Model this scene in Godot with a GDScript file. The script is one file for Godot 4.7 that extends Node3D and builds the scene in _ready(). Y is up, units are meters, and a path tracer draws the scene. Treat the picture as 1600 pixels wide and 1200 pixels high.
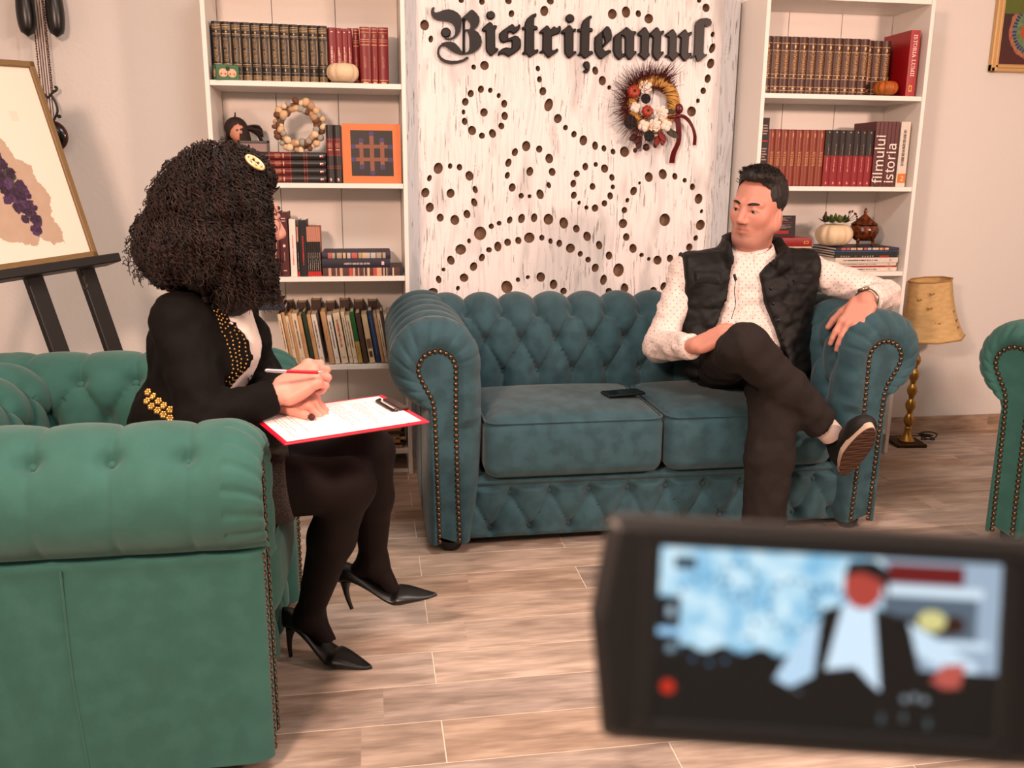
extends Node3D

# ------------------------------------------------------------------ mesh builder
class MB:
	var v := PackedVector3Array()
	var uv := PackedVector2Array()
	var c := PackedColorArray()
	var n := PackedVector3Array()
	var ix := PackedInt32Array()
	var col := Color.WHITE
	var coloured := false
	var own_normals := false

	func pt(p: Vector3, t := Vector2.ZERO) -> int:
		v.push_back(p)
		uv.push_back(t)
		c.push_back(col)
		return v.size() - 1

	func tri(a: int, b: int, d: int) -> void:
		ix.push_back(a)
		ix.push_back(b)
		ix.push_back(d)

	# turns the triangles added since `from` so that their fronts look outwards
	func orient(from: int, ref = null) -> void:
		var s := 0.0
		var o := Vector3.ZERO
		if ix.size() > from:
			o = v[ix[from]]
		var i := from
		while i < ix.size():
			var a := v[ix[i]]
			var b := v[ix[i + 1]]
			var d := v[ix[i + 2]]
			var nn := (d - a).cross(b - a)
			if ref == null:
				s += (a - o).dot(nn)
			else:
				s += nn.dot(ref)
			i += 3
		if s < 0.0:
			i = from
			while i < ix.size():
				var k := ix[i + 1]
				ix[i + 1] = ix[i + 2]
				ix[i + 2] = k
				i += 3

	func grid(p: PackedVector3Array, nu: int, nv: int, wu := false, wv := false, ref = null, tu := 1.0, tv := 1.0) -> void:
		var from := ix.size()
		var b := v.size()
		for j in nv:
			for i in nu:
				pt(p[j * nu + i], Vector2(tu * i / maxf(nu - 1, 1), tv * j / maxf(nv - 1, 1)))
		for j in (nv if wv else nv - 1):
			for i in (nu if wu else nu - 1):
				var i2 := (i + 1) % nu
				var j2 := (j + 1) % nv
				var q0 := b + j * nu + i
				var q1 := b + j * nu + i2
				var q2 := b + j2 * nu + i2
				var q3 := b + j2 * nu + i
				tri(q0, q1, q2)
				tri(q0, q2, q3)
		orient(from, ref)

	func quad(a: Vector3, b: Vector3, d: Vector3, e: Vector3, ref: Vector3) -> void:
		var from := ix.size()
		var k := pt(a, Vector2(0, 1))
		pt(b, Vector2(1, 1))
		pt(d, Vector2(1, 0))
		pt(e, Vector2(0, 0))
		tri(k, k + 1, k + 2)
		tri(k, k + 2, k + 3)
		orient(from, ref)

	# box with chamfered edges
	func box(at: Vector3, size: Vector3, bevel := 0.0, bs := Basis.IDENTITY) -> void:
		var from := ix.size()
		var h := size * 0.5
		var w := h - Vector3.ONE * bevel
		for ax in 3:
			for s in [-1.0, 1.0]:
				var q := []
				for k in [[-1, -1], [1, -1], [1, 1], [-1, 1]]:
					var p := Vector3.ZERO
					p[ax] = s * h[ax]
					p[(ax + 1) % 3] = k[0] * w[(ax + 1) % 3]
					p[(ax + 2) % 3] = k[1] * w[(ax + 2) % 3]
					q.append(p)
				var nn := Vector3.ZERO
				nn[ax] = s
				_face(q, nn, at, bs)
		if bevel > 0.0:
			for ax in 3:
				var b1 := (ax + 1) % 3
				var b2 := (ax + 2) % 3
				for s1 in [-1.0, 1.0]:
					for s2 in [-1.0, 1.0]:
						var q := []
						for k in [[-1, 0], [1, 0], [1, 1], [-1, 1]]:
							var p := Vector3.ZERO
							p[ax] = k[0] * w[ax]
							p[b1] = s1 * (h[b1] if k[1] == 0 else w[b1])
							p[b2] = s2 * (w[b2] if k[1] == 0 else h[b2])
							q.append(p)
						var nn := Vector3.ZERO
						nn[b1] = s1
						nn[b2] = s2
						_face(q, nn, at, bs)
			for sx in [-1.0, 1.0]:
				for sy in [-1.0, 1.0]:
					for sz in [-1.0, 1.0]:
						_face([Vector3(sx * h.x, sy * w.y, sz * w.z), Vector3(sx * w.x, sy * h.y, sz * w.z), Vector3(sx * w.x, sy * w.y, sz * h.z)], Vector3(sx, sy, sz), at, bs)

	func _face(q: Array, nn: Vector3, at: Vector3, bs: Basis) -> void:
		var from := ix.size()
		var b := v.size()
		var e1: Vector3 = (q[1] - q[0])
		var k := 0
		for p in q:
			pt(at + bs * p, Vector2(1.0 if k == 1 or k == 2 else 0.0, 0.0 if k >= 2 else 1.0))
			k += 1
		for i in range(2, q.size()):
			tri(b, b + i - 1, b + i)
		orient(from, bs * nn)

	func tube(p: PackedVector3Array, r, sides := 8, closed := false, caps := true) -> void:
		var from := ix.size()
		var b := v.size()
		var m := p.size()
		var up := Vector3.UP
		var t0 := (p[1] - p[0]).normalized()
		if absf(t0.dot(up)) > 0.9:
			up = Vector3.RIGHT
		var nn := (up - t0 * up.dot(t0)).normalized()
		for i in m:
			var t: Vector3
			if closed:
				t = (p[(i + 1) % m] - p[(i + m - 1) % m]).normalized()
			else:
				t = (p[mini(i + 1, m - 1)] - p[maxi(i - 1, 0)]).normalized()
			nn = (nn - t * nn.dot(t)).normalized()
			var bn := t.cross(nn)
			var rr: float = r if (r is float or r is int) else r[i]
			for k in sides:
				var a := TAU * k / sides
				pt(p[i] + (nn * cos(a) + bn * sin(a)) * rr, Vector2(float(k) / sides, float(i) / m))
		for i in (m if closed else m - 1):
			var i2 := (i + 1) % m
			for k in sides:
				var k2 := (k + 1) % sides
				tri(b + i * sides + k, b + i * sides + k2, b + i2 * sides + k2)
				tri(b + i * sides + k, b + i2 * sides + k2, b + i2 * sides + k)
		if caps and not closed:
			for e in [0, m - 1]:
				var cc := pt(p[e])
				var bb := b + int(e) * sides
				for k in sides:
					if e == 0:
						tri(cc, bb + (k + 1) % sides, bb + k)
					else:
						tri(cc, bb + k, bb + (k + 1) % sides)
		orient(from)

	# profile: Vector2(radius, height); doubled points make a crease
	func lathe(pr: Array, segs := 24, tf := Transform3D.IDENTITY, ribs := 0, rib_depth := 0.0) -> void:
		var p := PackedVector3Array()
		for q in pr:
			for k in segs:
				var a := TAU * k / segs
				var rr: float = q.x
				if ribs > 0:
					rr *= 1.0 - rib_depth * pow(absf(cos(a * ribs * 0.5)), 6.0)
				p.push_back(tf * Vector3(rr * cos(a), q.y, rr * sin(a)))
		grid(p, segs, pr.size(), true, false)

	func ball(at: Vector3, r: Vector3, seg := 12, rings := 8, bs := Basis.IDENTITY) -> void:
		var p := PackedVector3Array()
		for j in rings + 1:
			var f := PI * j / rings
			for k in seg:
				var a := TAU * k / seg
				p.push_back(at + bs * (Vector3(sin(f) * cos(a), cos(f), sin(f) * sin(a)) * r))
		grid(p, seg, rings + 1, true, false)

	# outline in the xy plane pushed out along +z by depth, with a small chamfer at the front
	func extrude(poly: PackedVector2Array, depth: float, tf := Transform3D.IDENTITY, chamfer := 0.0, back := true) -> void:
		var from := ix.size()
		var m := poly.size()
		var front := poly
		if chamfer > 0.0:
			var off := Geometry2D.offset_polygon(poly, -chamfer, Geometry2D.JOIN_MITER)
			if off.size() != 1 or off[0].size() != m:
				chamfer = 0.0
		var t := Geometry2D.triangulate_polygon(front)
		if t.is_empty():
			front = PackedVector2Array(front)
			front.reverse()
			t = Geometry2D.triangulate_polygon(front)
		var f1 := ix.size()
		var b := v.size()
		for q in front:
			pt(tf * Vector3(q.x, q.y, depth), q)
		for i in range(0, t.size(), 3):
			tri(b + t[i], b + t[i + 1], b + t[i + 2])
		orient(f1, tf.basis * Vector3(0, 0, 1))
		if back:
			f1 = ix.size()
			b = v.size()
			for q in front:
				pt(tf * Vector3(q.x, q.y, 0), q)
			for i in range(0, t.size(), 3):
				tri(b + t[i], b + t[i + 1], b + t[i + 2])
			orient(f1, tf.basis * Vector3(0, 0, -1))
		var cw := Geometry2D.is_polygon_clockwise(front)
		for i in m:
			var a := front[i]
			var e := front[(i + 1) % m]
			var d := e - a
			var nn := Vector2(d.y, -d.x)
			if cw:
				nn = -nn
			quad(tf * Vector3(a.x, a.y, 0), tf * Vector3(e.x, e.y, 0), tf * Vector3(e.x, e.y, depth), tf * Vector3(a.x, a.y, depth), tf.basis * Vector3(nn.x, nn.y, 0))

	func mesh() -> ArrayMesh:
		if not own_normals or n.size() != v.size():
			n = PackedVector3Array()
			n.resize(v.size())
			var i := 0
			while i < ix.size():
				var a := ix[i]
				var b := ix[i + 1]
				var d := ix[i + 2]
				var nn := (v[d] - v[a]).cross(v[b] - v[a])
				n[a] += nn
				n[b] += nn
				n[d] += nn
				i += 3
			for k in n.size():
				n[k] = n[k].normalized() if n[k].length_squared() > 1e-20 else Vector3.UP
		var arr := []
		arr.resize(Mesh.ARRAY_MAX)
		arr[Mesh.ARRAY_VERTEX] = v
		arr[Mesh.ARRAY_NORMAL] = n
		arr[Mesh.ARRAY_TEX_UV] = uv
		if coloured:
			arr[Mesh.ARRAY_COLOR] = c
		arr[Mesh.ARRAY_INDEX] = ix
		var m := ArrayMesh.new()
		m.add_surface_from_arrays(Mesh.PRIMITIVE_TRIANGLES, arr)
		return m

# ------------------------------------------------------------------ distance field meshed as surface nets
class Field:
	var o: Vector3
	var h: float
	var nx: int
	var ny: int
	var nz: int
	var d := PackedFloat32Array()

	func _init(lo: Vector3, hi: Vector3, cell: float) -> void:
		o = lo
		h = cell
		nx = int(ceil((hi.x - lo.x) / cell)) + 1
		ny = int(ceil((hi.y - lo.y) / cell)) + 1
		nz = int(ceil((hi.z - lo.z) / cell)) + 1
		d.resize(nx * ny * nz)
		d.fill(1.0)

	func _range(lo: Vector3, hi: Vector3) -> Array:
		return [clampi(int((lo.x - o.x) / h), 0, nx - 1), clampi(int((hi.x - o.x) / h) + 1, 0, nx - 1),
			clampi(int((lo.y - o.y) / h), 0, ny - 1), clampi(int((hi.y - o.y) / h) + 1, 0, ny - 1),
			clampi(int((lo.z - o.z) / h), 0, nz - 1), clampi(int((hi.z - o.z) / h) + 1, 0, nz - 1)]

	# tapered capsule joined by a smooth minimum
	func cap(a: Vector3, b: Vector3, ra: float, rb: float, k := 0.02, carve := false) -> void:
		var m := maxf(ra, rb) + k + 3.0 * h
		var mv := Vector3(m, m, m)
		var q := _range(a.min(b) - mv, a.max(b) + mv)
		var ab := b - a
		var l2 := maxf(ab.length_squared(), 1e-9)
		for z in range(q[4], q[5] + 1):
			for y in range(q[2], q[3] + 1):
				var base := (z * ny + y) * nx
				for x in range(q[0], q[1] + 1):
					var p := o + Vector3(x, y, z) * h
					var t := clampf((p - a).dot(ab) / l2, 0.0, 1.0)
					var e := (p - a - ab * t).length() - (ra + (rb - ra) * t)
					_mix(base + x, e, k, carve)

	func ell(at: Vector3, r: Vector3, k := 0.02, bs := Basis.IDENTITY, carve := false) -> void:
		var m := maxf(r.x, maxf(r.y, r.z)) + k + 3.0 * h
		var mv := Vector3(m, m, m)
		var q := _range(at - mv, at + mv)
		var inv := bs.transposed()
		var rm := minf(r.x, minf(r.y, r.z))
		for z in range(q[4], q[5] + 1):
			for y in range(q[2], q[3] + 1):
				var base := (z * ny + y) * nx
				for x in range(q[0], q[1] + 1):
					var p := inv * (o + Vector3(x, y, z) * h - at)
					var s := p / r
					var k0 := s.length()
					var e: float
					if k0 < 1e-4:
						e = -rm
					else:
						var k1 := (s / r).length()
						e = k0 * (k0 - 1.0) / k1
					_mix(base + x, e, k, carve)

	# box with rounded edges
	func rbox(at: Vector3, half: Vector3, rad: float, k := 0.02, bs := Basis.IDENTITY, carve := false) -> void:
		var m := half.length() + k + 3.0 * h
		var mv := Vector3(m, m, m)
		var q := _range(at - mv, at + mv)
		var inv := bs.transposed()
		var hh := half - Vector3.ONE * rad
		for z in range(q[4], q[5] + 1):
			for y in range(q[2], q[3] + 1):
				var base := (z * ny + y) * nx
				for x in range(q[0], q[1] + 1):
					var p := inv * (o + Vector3(x, y, z) * h - at)
					var w := p.abs() - hh
					var e := Vector3(maxf(w.x, 0), maxf(w.y, 0), maxf(w.z, 0)).length() + minf(maxf(w.x, maxf(w.y, w.z)), 0.0) - rad
					_mix(base + x, e, k, carve)

	func _mix(i: int, e: float, k: float, carve: bool) -> void:
		var f := d[i]
		if carve:
			e = -e
			var g := maxf(k - absf(f - e), 0.0) / maxf(k, 1e-6)
			d[i] = maxf(f, e) + g * g * k * 0.25
		else:
			var g := maxf(k - absf(f - e), 0.0) / maxf(k, 1e-6)
			d[i] = minf(f, e) - g * g * k * 0.25

	# keeps only what lies below the plane (normal points to the removed side)
	func cut(at: Vector3, nn: Vector3) -> void:
		nn = nn.normalized()
		var i := 0
		for z in nz:
			for y in ny:
				for x in nx:
					var e := (o + Vector3(x, y, z) * h - at).dot(nn)
					if e > d[i]:
						d[i] = e
					i += 1

	# the field is raised where fn(p) is larger: cuts openings of any shape
	func carve_fn(fn: Callable) -> void:
		var i := 0
		for z in nz:
			for y in ny:
				for x in nx:
					if d[i] < 0.05:
						var e: float = fn.call(o + Vector3(x, y, z) * h)
						if e > d[i]:
							d[i] = e
					i += 1

	# soft folds and unevenness
	func wrinkle(amp: float, freq: float, sd: int, stretch := Vector3.ONE) -> void:
		var f := FastNoiseLite.new()
		f.seed = sd
		f.frequency = freq
		f.fractal_octaves = 2
		var i := 0
		for z in nz:
			for y in ny:
				for x in nx:
					if absf(d[i]) < 0.05:
						var p := (o + Vector3(x, y, z) * h) * stretch
						d[i] += amp * f.get_noise_3dv(p)
					i += 1

	func grad(p: Vector3) -> Vector3:
		var e := h * 0.7
		return Vector3(value(p + Vector3(e, 0, 0)) - value(p - Vector3(e, 0, 0)), value(p + Vector3(0, e, 0)) - value(p - Vector3(0, e, 0)), value(p + Vector3(0, 0, e)) - value(p - Vector3(0, 0, e))).normalized()

	func value(p: Vector3) -> float:
		var q := (p - o) / h
		var x := clampi(int(q.x), 0, nx - 2)
		var y := clampi(int(q.y), 0, ny - 2)
		var z := clampi(int(q.z), 0, nz - 2)
		var f := q - Vector3(x, y, z)
		var i := (z * ny + y) * nx + x
		var sy := nx
		var sz := nx * ny
		var a := lerpf(lerpf(d[i], d[i + 1], f.x), lerpf(d[i + sy], d[i + sy + 1], f.x), f.y)
		var b := lerpf(lerpf(d[i + sz], d[i + sz + 1], f.x), lerpf(d[i + sz + sy], d[i + sz + sy + 1], f.x), f.y)
		return lerpf(a, b, f.z)

	# adds the surface to a builder; paint(p, n) may give a colour
	func emit(m: MB, paint = null) -> void:
		var from := m.ix.size()
		var id := PackedInt32Array()
		id.resize(nx * ny * nz)
		id.fill(-1)
		var sy := nx
		var sz := nx * ny
		var co := [0, 1, sy, sy + 1, sz, sz + 1, sz + sy, sz + sy + 1]
		var cp := [Vector3(0, 0, 0), Vector3(1, 0, 0), Vector3(0, 1, 0), Vector3(1, 1, 0), Vector3(0, 0, 1), Vector3(1, 0, 1), Vector3(0, 1, 1), Vector3(1, 1, 1)]
		var ed := [[0, 1], [2, 3], [4, 5], [6, 7], [0, 2], [1, 3], [4, 6], [5, 7], [0, 4], [1, 5], [2, 6], [3, 7]]
		for z in nz - 1:
			for y in ny - 1:
				var base := (z * ny + y) * nx
				for x in nx - 1:
					var i := base + x
					var s := d[i] < 0.0
					if (d[i + 1] < 0.0) == s and (d[i + sy] < 0.0) == s and (d[i + sy + 1] < 0.0) == s and (d[i + sz] < 0.0) == s and (d[i + sz + 1] < 0.0) == s and (d[i + sz + sy] < 0.0) == s and (d[i + sz + sy + 1] < 0.0) == s:
						continue
					var acc := Vector3.ZERO
					var cnt := 0
					for e in ed:
						var d0 := d[i + co[e[0]]]
						var d1 := d[i + co[e[1]]]
						if (d0 < 0.0) != (d1 < 0.0):
							acc += cp[e[0]].lerp(cp[e[1]], d0 / (d0 - d1))
							cnt += 1
					var p := o + (Vector3(x, y, z) + acc / cnt) * h
					var g := Vector3(d[i + 1] - d[i] + d[i + sy + 1] - d[i + sy] + d[i + sz + 1] - d[i + sz] + d[i + sz + sy + 1] - d[i + sz + sy],
						d[i + sy] - d[i] + d[i + sy + 1] - d[i + 1] + d[i + sz + sy] - d[i + sz] + d[i + sz + sy + 1] - d[i + sz + 1],
						d[i + sz] - d[i] + d[i + sz + 1] - d[i + 1] + d[i + sz + sy] - d[i + sy] + d[i + sz + sy + 1] - d[i + sy + 1])
					if paint != null:
						m.col = paint.call(p, g.normalized())
					id[i] = m.pt(p)
		for z in range(1, nz - 1):
			for y in range(1, ny - 1):
				var base := (z * ny + y) * nx
				for x in range(1, nx - 1):
					var i := base + x
					var s := d[i] < 0.0
					if (d[i + 1] < 0.0) != s:
						_q(m, id, i, i - sy, i - sy - sz, i - sz, s)
					if (d[i + sy] < 0.0) != s:
						_q(m, id, i, i - sz, i - sz - 1, i - 1, s)
					if (d[i + sz] < 0.0) != s:
						_q(m, id, i, i - 1, i - 1 - sy, i - sy, s)
		m.orient(from)

	func _q(m: MB, id: PackedInt32Array, a: int, b: int, c: int, e: int, s: bool) -> void:
		if id[a] < 0 or id[b] < 0 or id[c] < 0 or id[e] < 0:
			return
		if s:
			m.tri(id[a], id[b], id[c])
			m.tri(id[a], id[c], id[e])
		else:
			m.tri(id[a], id[c], id[b])
			m.tri(id[a], id[e], id[c])

# ------------------------------------------------------------------ scene helpers
var taken := {}
var M := {}

func numbered(called: String) -> String:
	var k: int = taken.get(called, 0)
	taken[called] = k + 1
	return called if k == 0 else "%s_%03d" % [called, k]

func tag(o: Node3D, label: String, category: String, group := "") -> Node3D:
	o.set_meta("label", label)
	o.set_meta("category", category)
	if group:
		o.set_meta("group", group)
	return o

func thing(called: String, label: String, category: String, at := Vector3.ZERO, turn := 0.0, group := "") -> Node3D:
	var o := Node3D.new()
	o.name = numbered(called)
	add_child(o)
	o.position = at
	o.rotation.y = turn
	return tag(o, label, category, group)

func put(called: String, m: Mesh, material: Material, parent: Node = null) -> MeshInstance3D:
	var o := MeshInstance3D.new()
	o.mesh = m
	o.material_override = material
	if parent == null:
		o.name = numbered(called)
		add_child(o)
	else:
		o.name = called
		parent.add_child(o, true)
	return o

func part(called: String, b: MB, material: Material, parent: Node = null) -> MeshInstance3D:
	return put(called, b.mesh(), material, parent)

func struct(called: String, b: MB, material: Material, parent: Node = null) -> MeshInstance3D:
	var o := part(called, b, material, parent)
	if parent == null:
		o.set_meta("kind", "structure")
	return o

func mt(col: Color, rough := 0.7, metal := 0.0, spec := 0.5) -> StandardMaterial3D:
	var m := StandardMaterial3D.new()
	m.albedo_color = col
	m.roughness = rough
	m.metallic = metal
	m.metallic_specular = spec
	return m

func noise_tex(sd: int, freq: float, ramp: Array, size := 256, kind := FastNoiseLite.TYPE_SIMPLEX_SMOOTH, octaves := 4) -> NoiseTexture2D:
	var f := FastNoiseLite.new()
	f.seed = sd
	f.frequency = freq
	f.noise_type = kind
	f.fractal_octaves = octaves
	var t := NoiseTexture2D.new()
	t.width = size
	t.height = size
	t.seamless = true
	t.noise = f
	var g := Gradient.new()
	var offs := PackedFloat32Array()
	var cols := PackedColorArray()
	for k in ramp:
		offs.push_back(k[0])
		cols.push_back(k[1])
	g.offsets = offs
	g.colors = cols
	t.color_ramp = g
	return t

func bump_tex(sd: int, freq: float, size := 256) -> NoiseTexture2D:
	return noise_tex(sd, freq, [[0.0, Color.BLACK], [1.0, Color.WHITE]], size)

func smooth_path(p: Array, per := 6, closed := false) -> PackedVector3Array:
	var out := PackedVector3Array()
	var m := p.size()
	for i in (m if closed else m - 1):
		var a: Vector3 = p[(i + m - 1) % m] if closed else p[maxi(i - 1, 0)]
		var b: Vector3 = p[i]
		var c: Vector3 = p[(i + 1) % m]
		var d: Vector3 = p[(i + 2) % m] if closed else p[mini(i + 2, m - 1)]
		for k in per:
			out.push_back(b.cubic_interpolate(c, a, d, float(k) / per))
	if not closed:
		out.push_back(p[m - 1])
	return out

func curve2(p: Array, count: int) -> PackedVector2Array:
	# points evenly spaced along a smoothed polyline
	var q := []
	for a in p:
		q.append(Vector3(a.x, a.y, 0))
	var s := smooth_path(q, 12)
	var l := PackedFloat32Array([0.0])
	for i in range(1, s.size()):
		l.push_back(l[i - 1] + s[i].distance_to(s[i - 1]))
	var out := PackedVector2Array()
	var j := 0
	for k in count:
		var w := l[l.size() - 1] * k / (count - 1)
		while j < l.size() - 2 and l[j + 1] < w:
			j += 1
		var f := 0.0 if l[j + 1] - l[j] < 1e-9 else (w - l[j]) / (l[j + 1] - l[j])
		var e := s[j].lerp(s[j + 1], clampf(f, 0, 1))
		out.push_back(Vector2(e.x, e.y))
	return out

func frame(fwd: Vector3, up := Vector3.UP) -> Basis:
	# z looks along fwd, y near up
	var z := fwd.normalized()
	var x := up.cross(z).normalized()
	return Basis(x, z.cross(x), z)

# ------------------------------------------------------------------ the scene
func _ready() -> void:
	# camera
	var cam := Camera3D.new()
	cam.name = "camera"
	var lens := CameraAttributesPhysical.new()
	lens.frustum_focal_length = 27.8
	lens.frustum_focus_distance = 2.6
	lens.exposure_aperture = 7.5
	lens.frustum_near = 0.02
	lens.frustum_far = 50.0
	add_child(cam)
	cam.attributes = lens
	cam.fov = 46.70
	cam.transform = Transform3D(Basis(Vector3(0.98766978, 0.0078195, 0.15635622), Vector3(0.0279182, 0.97394458, -0.22506118), Vector3(-0.15404216, 0.22665131, 0.96171732)), Vector3(0, 1.15, 0))
	cam.current = true
	# environment: an indoor studio, no sky in view
	var we := WorldEnvironment.new()
	we.name = "environment"
	var env := Environment.new()
	env.background_mode = Environment.BG_COLOR
	env.background_color = Color(0, 0, 0)
	env.tonemap_mode = Environment.TONE_MAPPER_LINEAR
	env.tonemap_exposure = 1.0
	env.sdfgi_enabled = true
	env.ssao_enabled = true
	env.ssil_enabled = true
	we.environment = env
	add_child(we)
	# the two studio lamps either side of the camera and the ceiling panels
	studio_lamp(Vector3(-0.73, 1.80, -0.13), Vector3(1.0, 0.85, -3.4), Color(1.0, 0.82, 0.72), 6.1, "warm studio panel lamp on a stand left of the camera")
	studio_lamp(Vector3(2.90, 1.80, -0.60), Vector3(0.7, 0.9, -3.3), Color(1.0, 0.83, 0.745), 5.8, "warm studio panel lamp on a stand right of the camera")
	ceiling_panel(Vector3(0.3, 2.62, -1.5), Color(1.0, 0.97, 0.94), 2.8, "square ceiling light panel above the armchair")
	ceiling_panel(Vector3(2.2, 2.62, 0.6), Color(1.0, 0.97, 0.94), 2.8, "square ceiling light panel behind the right studio lamp")
	ceiling_panel(Vector3(-1.2, 2.62, 1.2), Color(1.0, 0.97, 0.94), 2.8, "square ceiling light panel behind the left studio lamp")
	materials()
	room()
	seating()
	bookcases()
	backdrop()
	easel_corner()
	man()
	woman()
	books()
	ornaments()
	small_things()
	video_camera()

func studio_lamp(at: Vector3, aim: Vector3, col: Color, energy: float, label: String) -> void:
	var t := thing("studio_lamp", label, "lamp", Vector3(at.x, 0, at.z))
	var dir := (aim - at).normalized()
	var bs := frame(dir)
	var black := mt(Color(0.05, 0.05, 0.05), 0.5)
	var head := MB.new()
	head.box(Vector3(0, at.y, 0) - dir * 0.03, Vector3(0.36, 0.26, 0.05), 0.008, bs)
	part("housing", head, black, t)
	var g := MB.new()
	g.box(Vector3(0, at.y, 0) - dir * 0.003, Vector3(0.32, 0.22, 0.006), 0.0, bs)
	var gm := mt(Color(1, 1, 1), 0.6)
	gm.emission_enabled = true
	gm.emission = col
	gm.emission_energy_multiplier = 2.0
	part("light_diffuser", g, gm, t)
	for s in [-1.0, 1.0]:
		var d := MB.new()
		d.box(Vector3(0, at.y, 0) + bs * Vector3(s * 0.205, 0, 0.06), Vector3(0.004, 0.24, 0.14), 0.0, bs * Basis(Vector3.UP, s * 0.5))
		part("barn_door", d, black, t)
	var st := MB.new()
	st.tube(PackedVector3Array([Vector3(0, at.y - 0.12, 0) - dir * 0.05, Vector3(0, 0.35, 0) - dir * 0.05]), 0.013, 10)
	part("pole", st, black, t)
	for k in 3:
		var a := TAU * k / 3 + 0.4
		var l := MB.new()
		l.tube(PackedVector3Array([Vector3(0, 0.5, 0) - dir * 0.05, Vector3(cos(a) * 0.3, 0.01, sin(a) * 0.3)]), 0.01, 8)
		part("leg", l, black, t)
	var li := AreaLight3D.new()
	li.name = "studio_lamp_light"
	li.area_size = Vector2(0.30, 0.20)
	li.light_color = col
	li.light_energy = energy
	li.area_range = 12.0
	li.shadow_enabled = true
	add_child(li)
	li.transform = Transform3D(frame(-dir), at + dir * 0.006)

func ceiling_panel(at: Vector3, col: Color, energy: float, label: String) -> void:
	var t := thing("ceiling_light", label, "ceiling light", at)
	var f := MB.new()
	f.box(Vector3(0, 0.02, 0), Vector3(0.62, 0.04, 0.62), 0.004)
	part("light_frame", f, mt(Color(0.85, 0.85, 0.85), 0.5), t)
	var g := MB.new()
	g.box(Vector3(0, -0.004, 0), Vector3(0.58, 0.006, 0.58))
	var gm := mt(Color(1, 1, 1), 0.6)
	gm.emission_enabled = true
	gm.emission = col
	gm.emission_energy_multiplier = 2.0
	part("light_diffuser", g, gm, t)
	var li := AreaLight3D.new()
	li.name = "ceiling_panel_light"
	li.area_size = Vector2(0.56, 0.56)
	li.light_color = col
	li.light_energy = energy
	li.area_range = 12.0
	li.shadow_enabled = true
	add_child(li)
	li.transform = Transform3D(frame(Vector3.UP, Vector3.FORWARD), at + Vector3(0, -0.012, 0))

func wood_strips(sd: int, w: int, hgt: int, strips: int, light: Color, dark: Color, knots: int) -> ImageTexture:
	# strips of board, each with its own tone, figure and knots; the grain runs along u
	var im := Image.create(w, hgt, false, Image.FORMAT_RGB8)
	var rng := RandomNumberGenerator.new()
	rng.seed = sd
	var f1 := FastNoiseLite.new()
	f1.seed = sd
	f1.frequency = 1.0
	f1.fractal_octaves = 3
	var sh := hgt / strips
	for s in strips:
		var tone := rng.randf_range(-0.06, 0.06)
		var warm := rng.randf_range(-0.02, 0.02)
		var kn := []
		for k in knots:
			kn.append([rng.randf_range(0, w), rng.randf_range(0.2, 0.8) * sh, rng.randf_range(18, 46), rng.randf_range(3, 8)])
		var off := rng.randf() * 900.0
		for y in sh:
			for x in w:
				var yy := float(y)
				var kd := 0.0
				for q in kn:
					var dx: float = (x - q[0]) / q[2]
					var dy: float = (y - q[1]) / q[3]
					var r2 := dx * dx + dy * dy
					if r2 < 9.0:
						var e := exp(-r2)
						kd += e
						yy += signf(dy) * 3.0 * e
				var a := f1.get_noise_3d(x * 0.0045, yy * 0.055 + off, off)
				var b := f1.get_noise_3d(x * 0.012, yy * 0.30 + off, off + 40.0)
				var g := 0.62 + 0.62 * a + 0.30 * b
				g = clampf(g - 0.35 * kd, 0.0, 1.0)
				var col := dark.lerp(light, g)
				im.set_pixel(x, s * sh + y, Color(col.r + tone + warm, col.g + tone, col.b + tone - warm))
	return ImageTexture.create_from_image(im)

func velvet(col: Color, sd: int, nap: float) -> StandardMaterial3D:
	var m := mt(Color.WHITE, 0.78, 0.0, 0.35)
	var d := col.darkened(nap)
	var l := col.lightened(0.03)
	m.albedo_texture = noise_tex(sd, 0.016, [[0.0, d], [0.42, d.lerp(col, 0.5)], [0.58, col], [1.0, l]], 512, FastNoiseLite.TYPE_SIMPLEX_SMOOTH, 5)
	m.uv1_triplanar = true
	m.uv1_scale = Vector3(1.6, 1.6, 1.6)
	m.rim_enabled = true
	m.rim = 0.32
	m.rim_tint = 0.65
	m.heightmap_enabled = true
	m.heightmap_texture = bump_tex(sd + 5, 0.35, 256)
	m.heightmap_scale = 0.03
	return m

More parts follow.
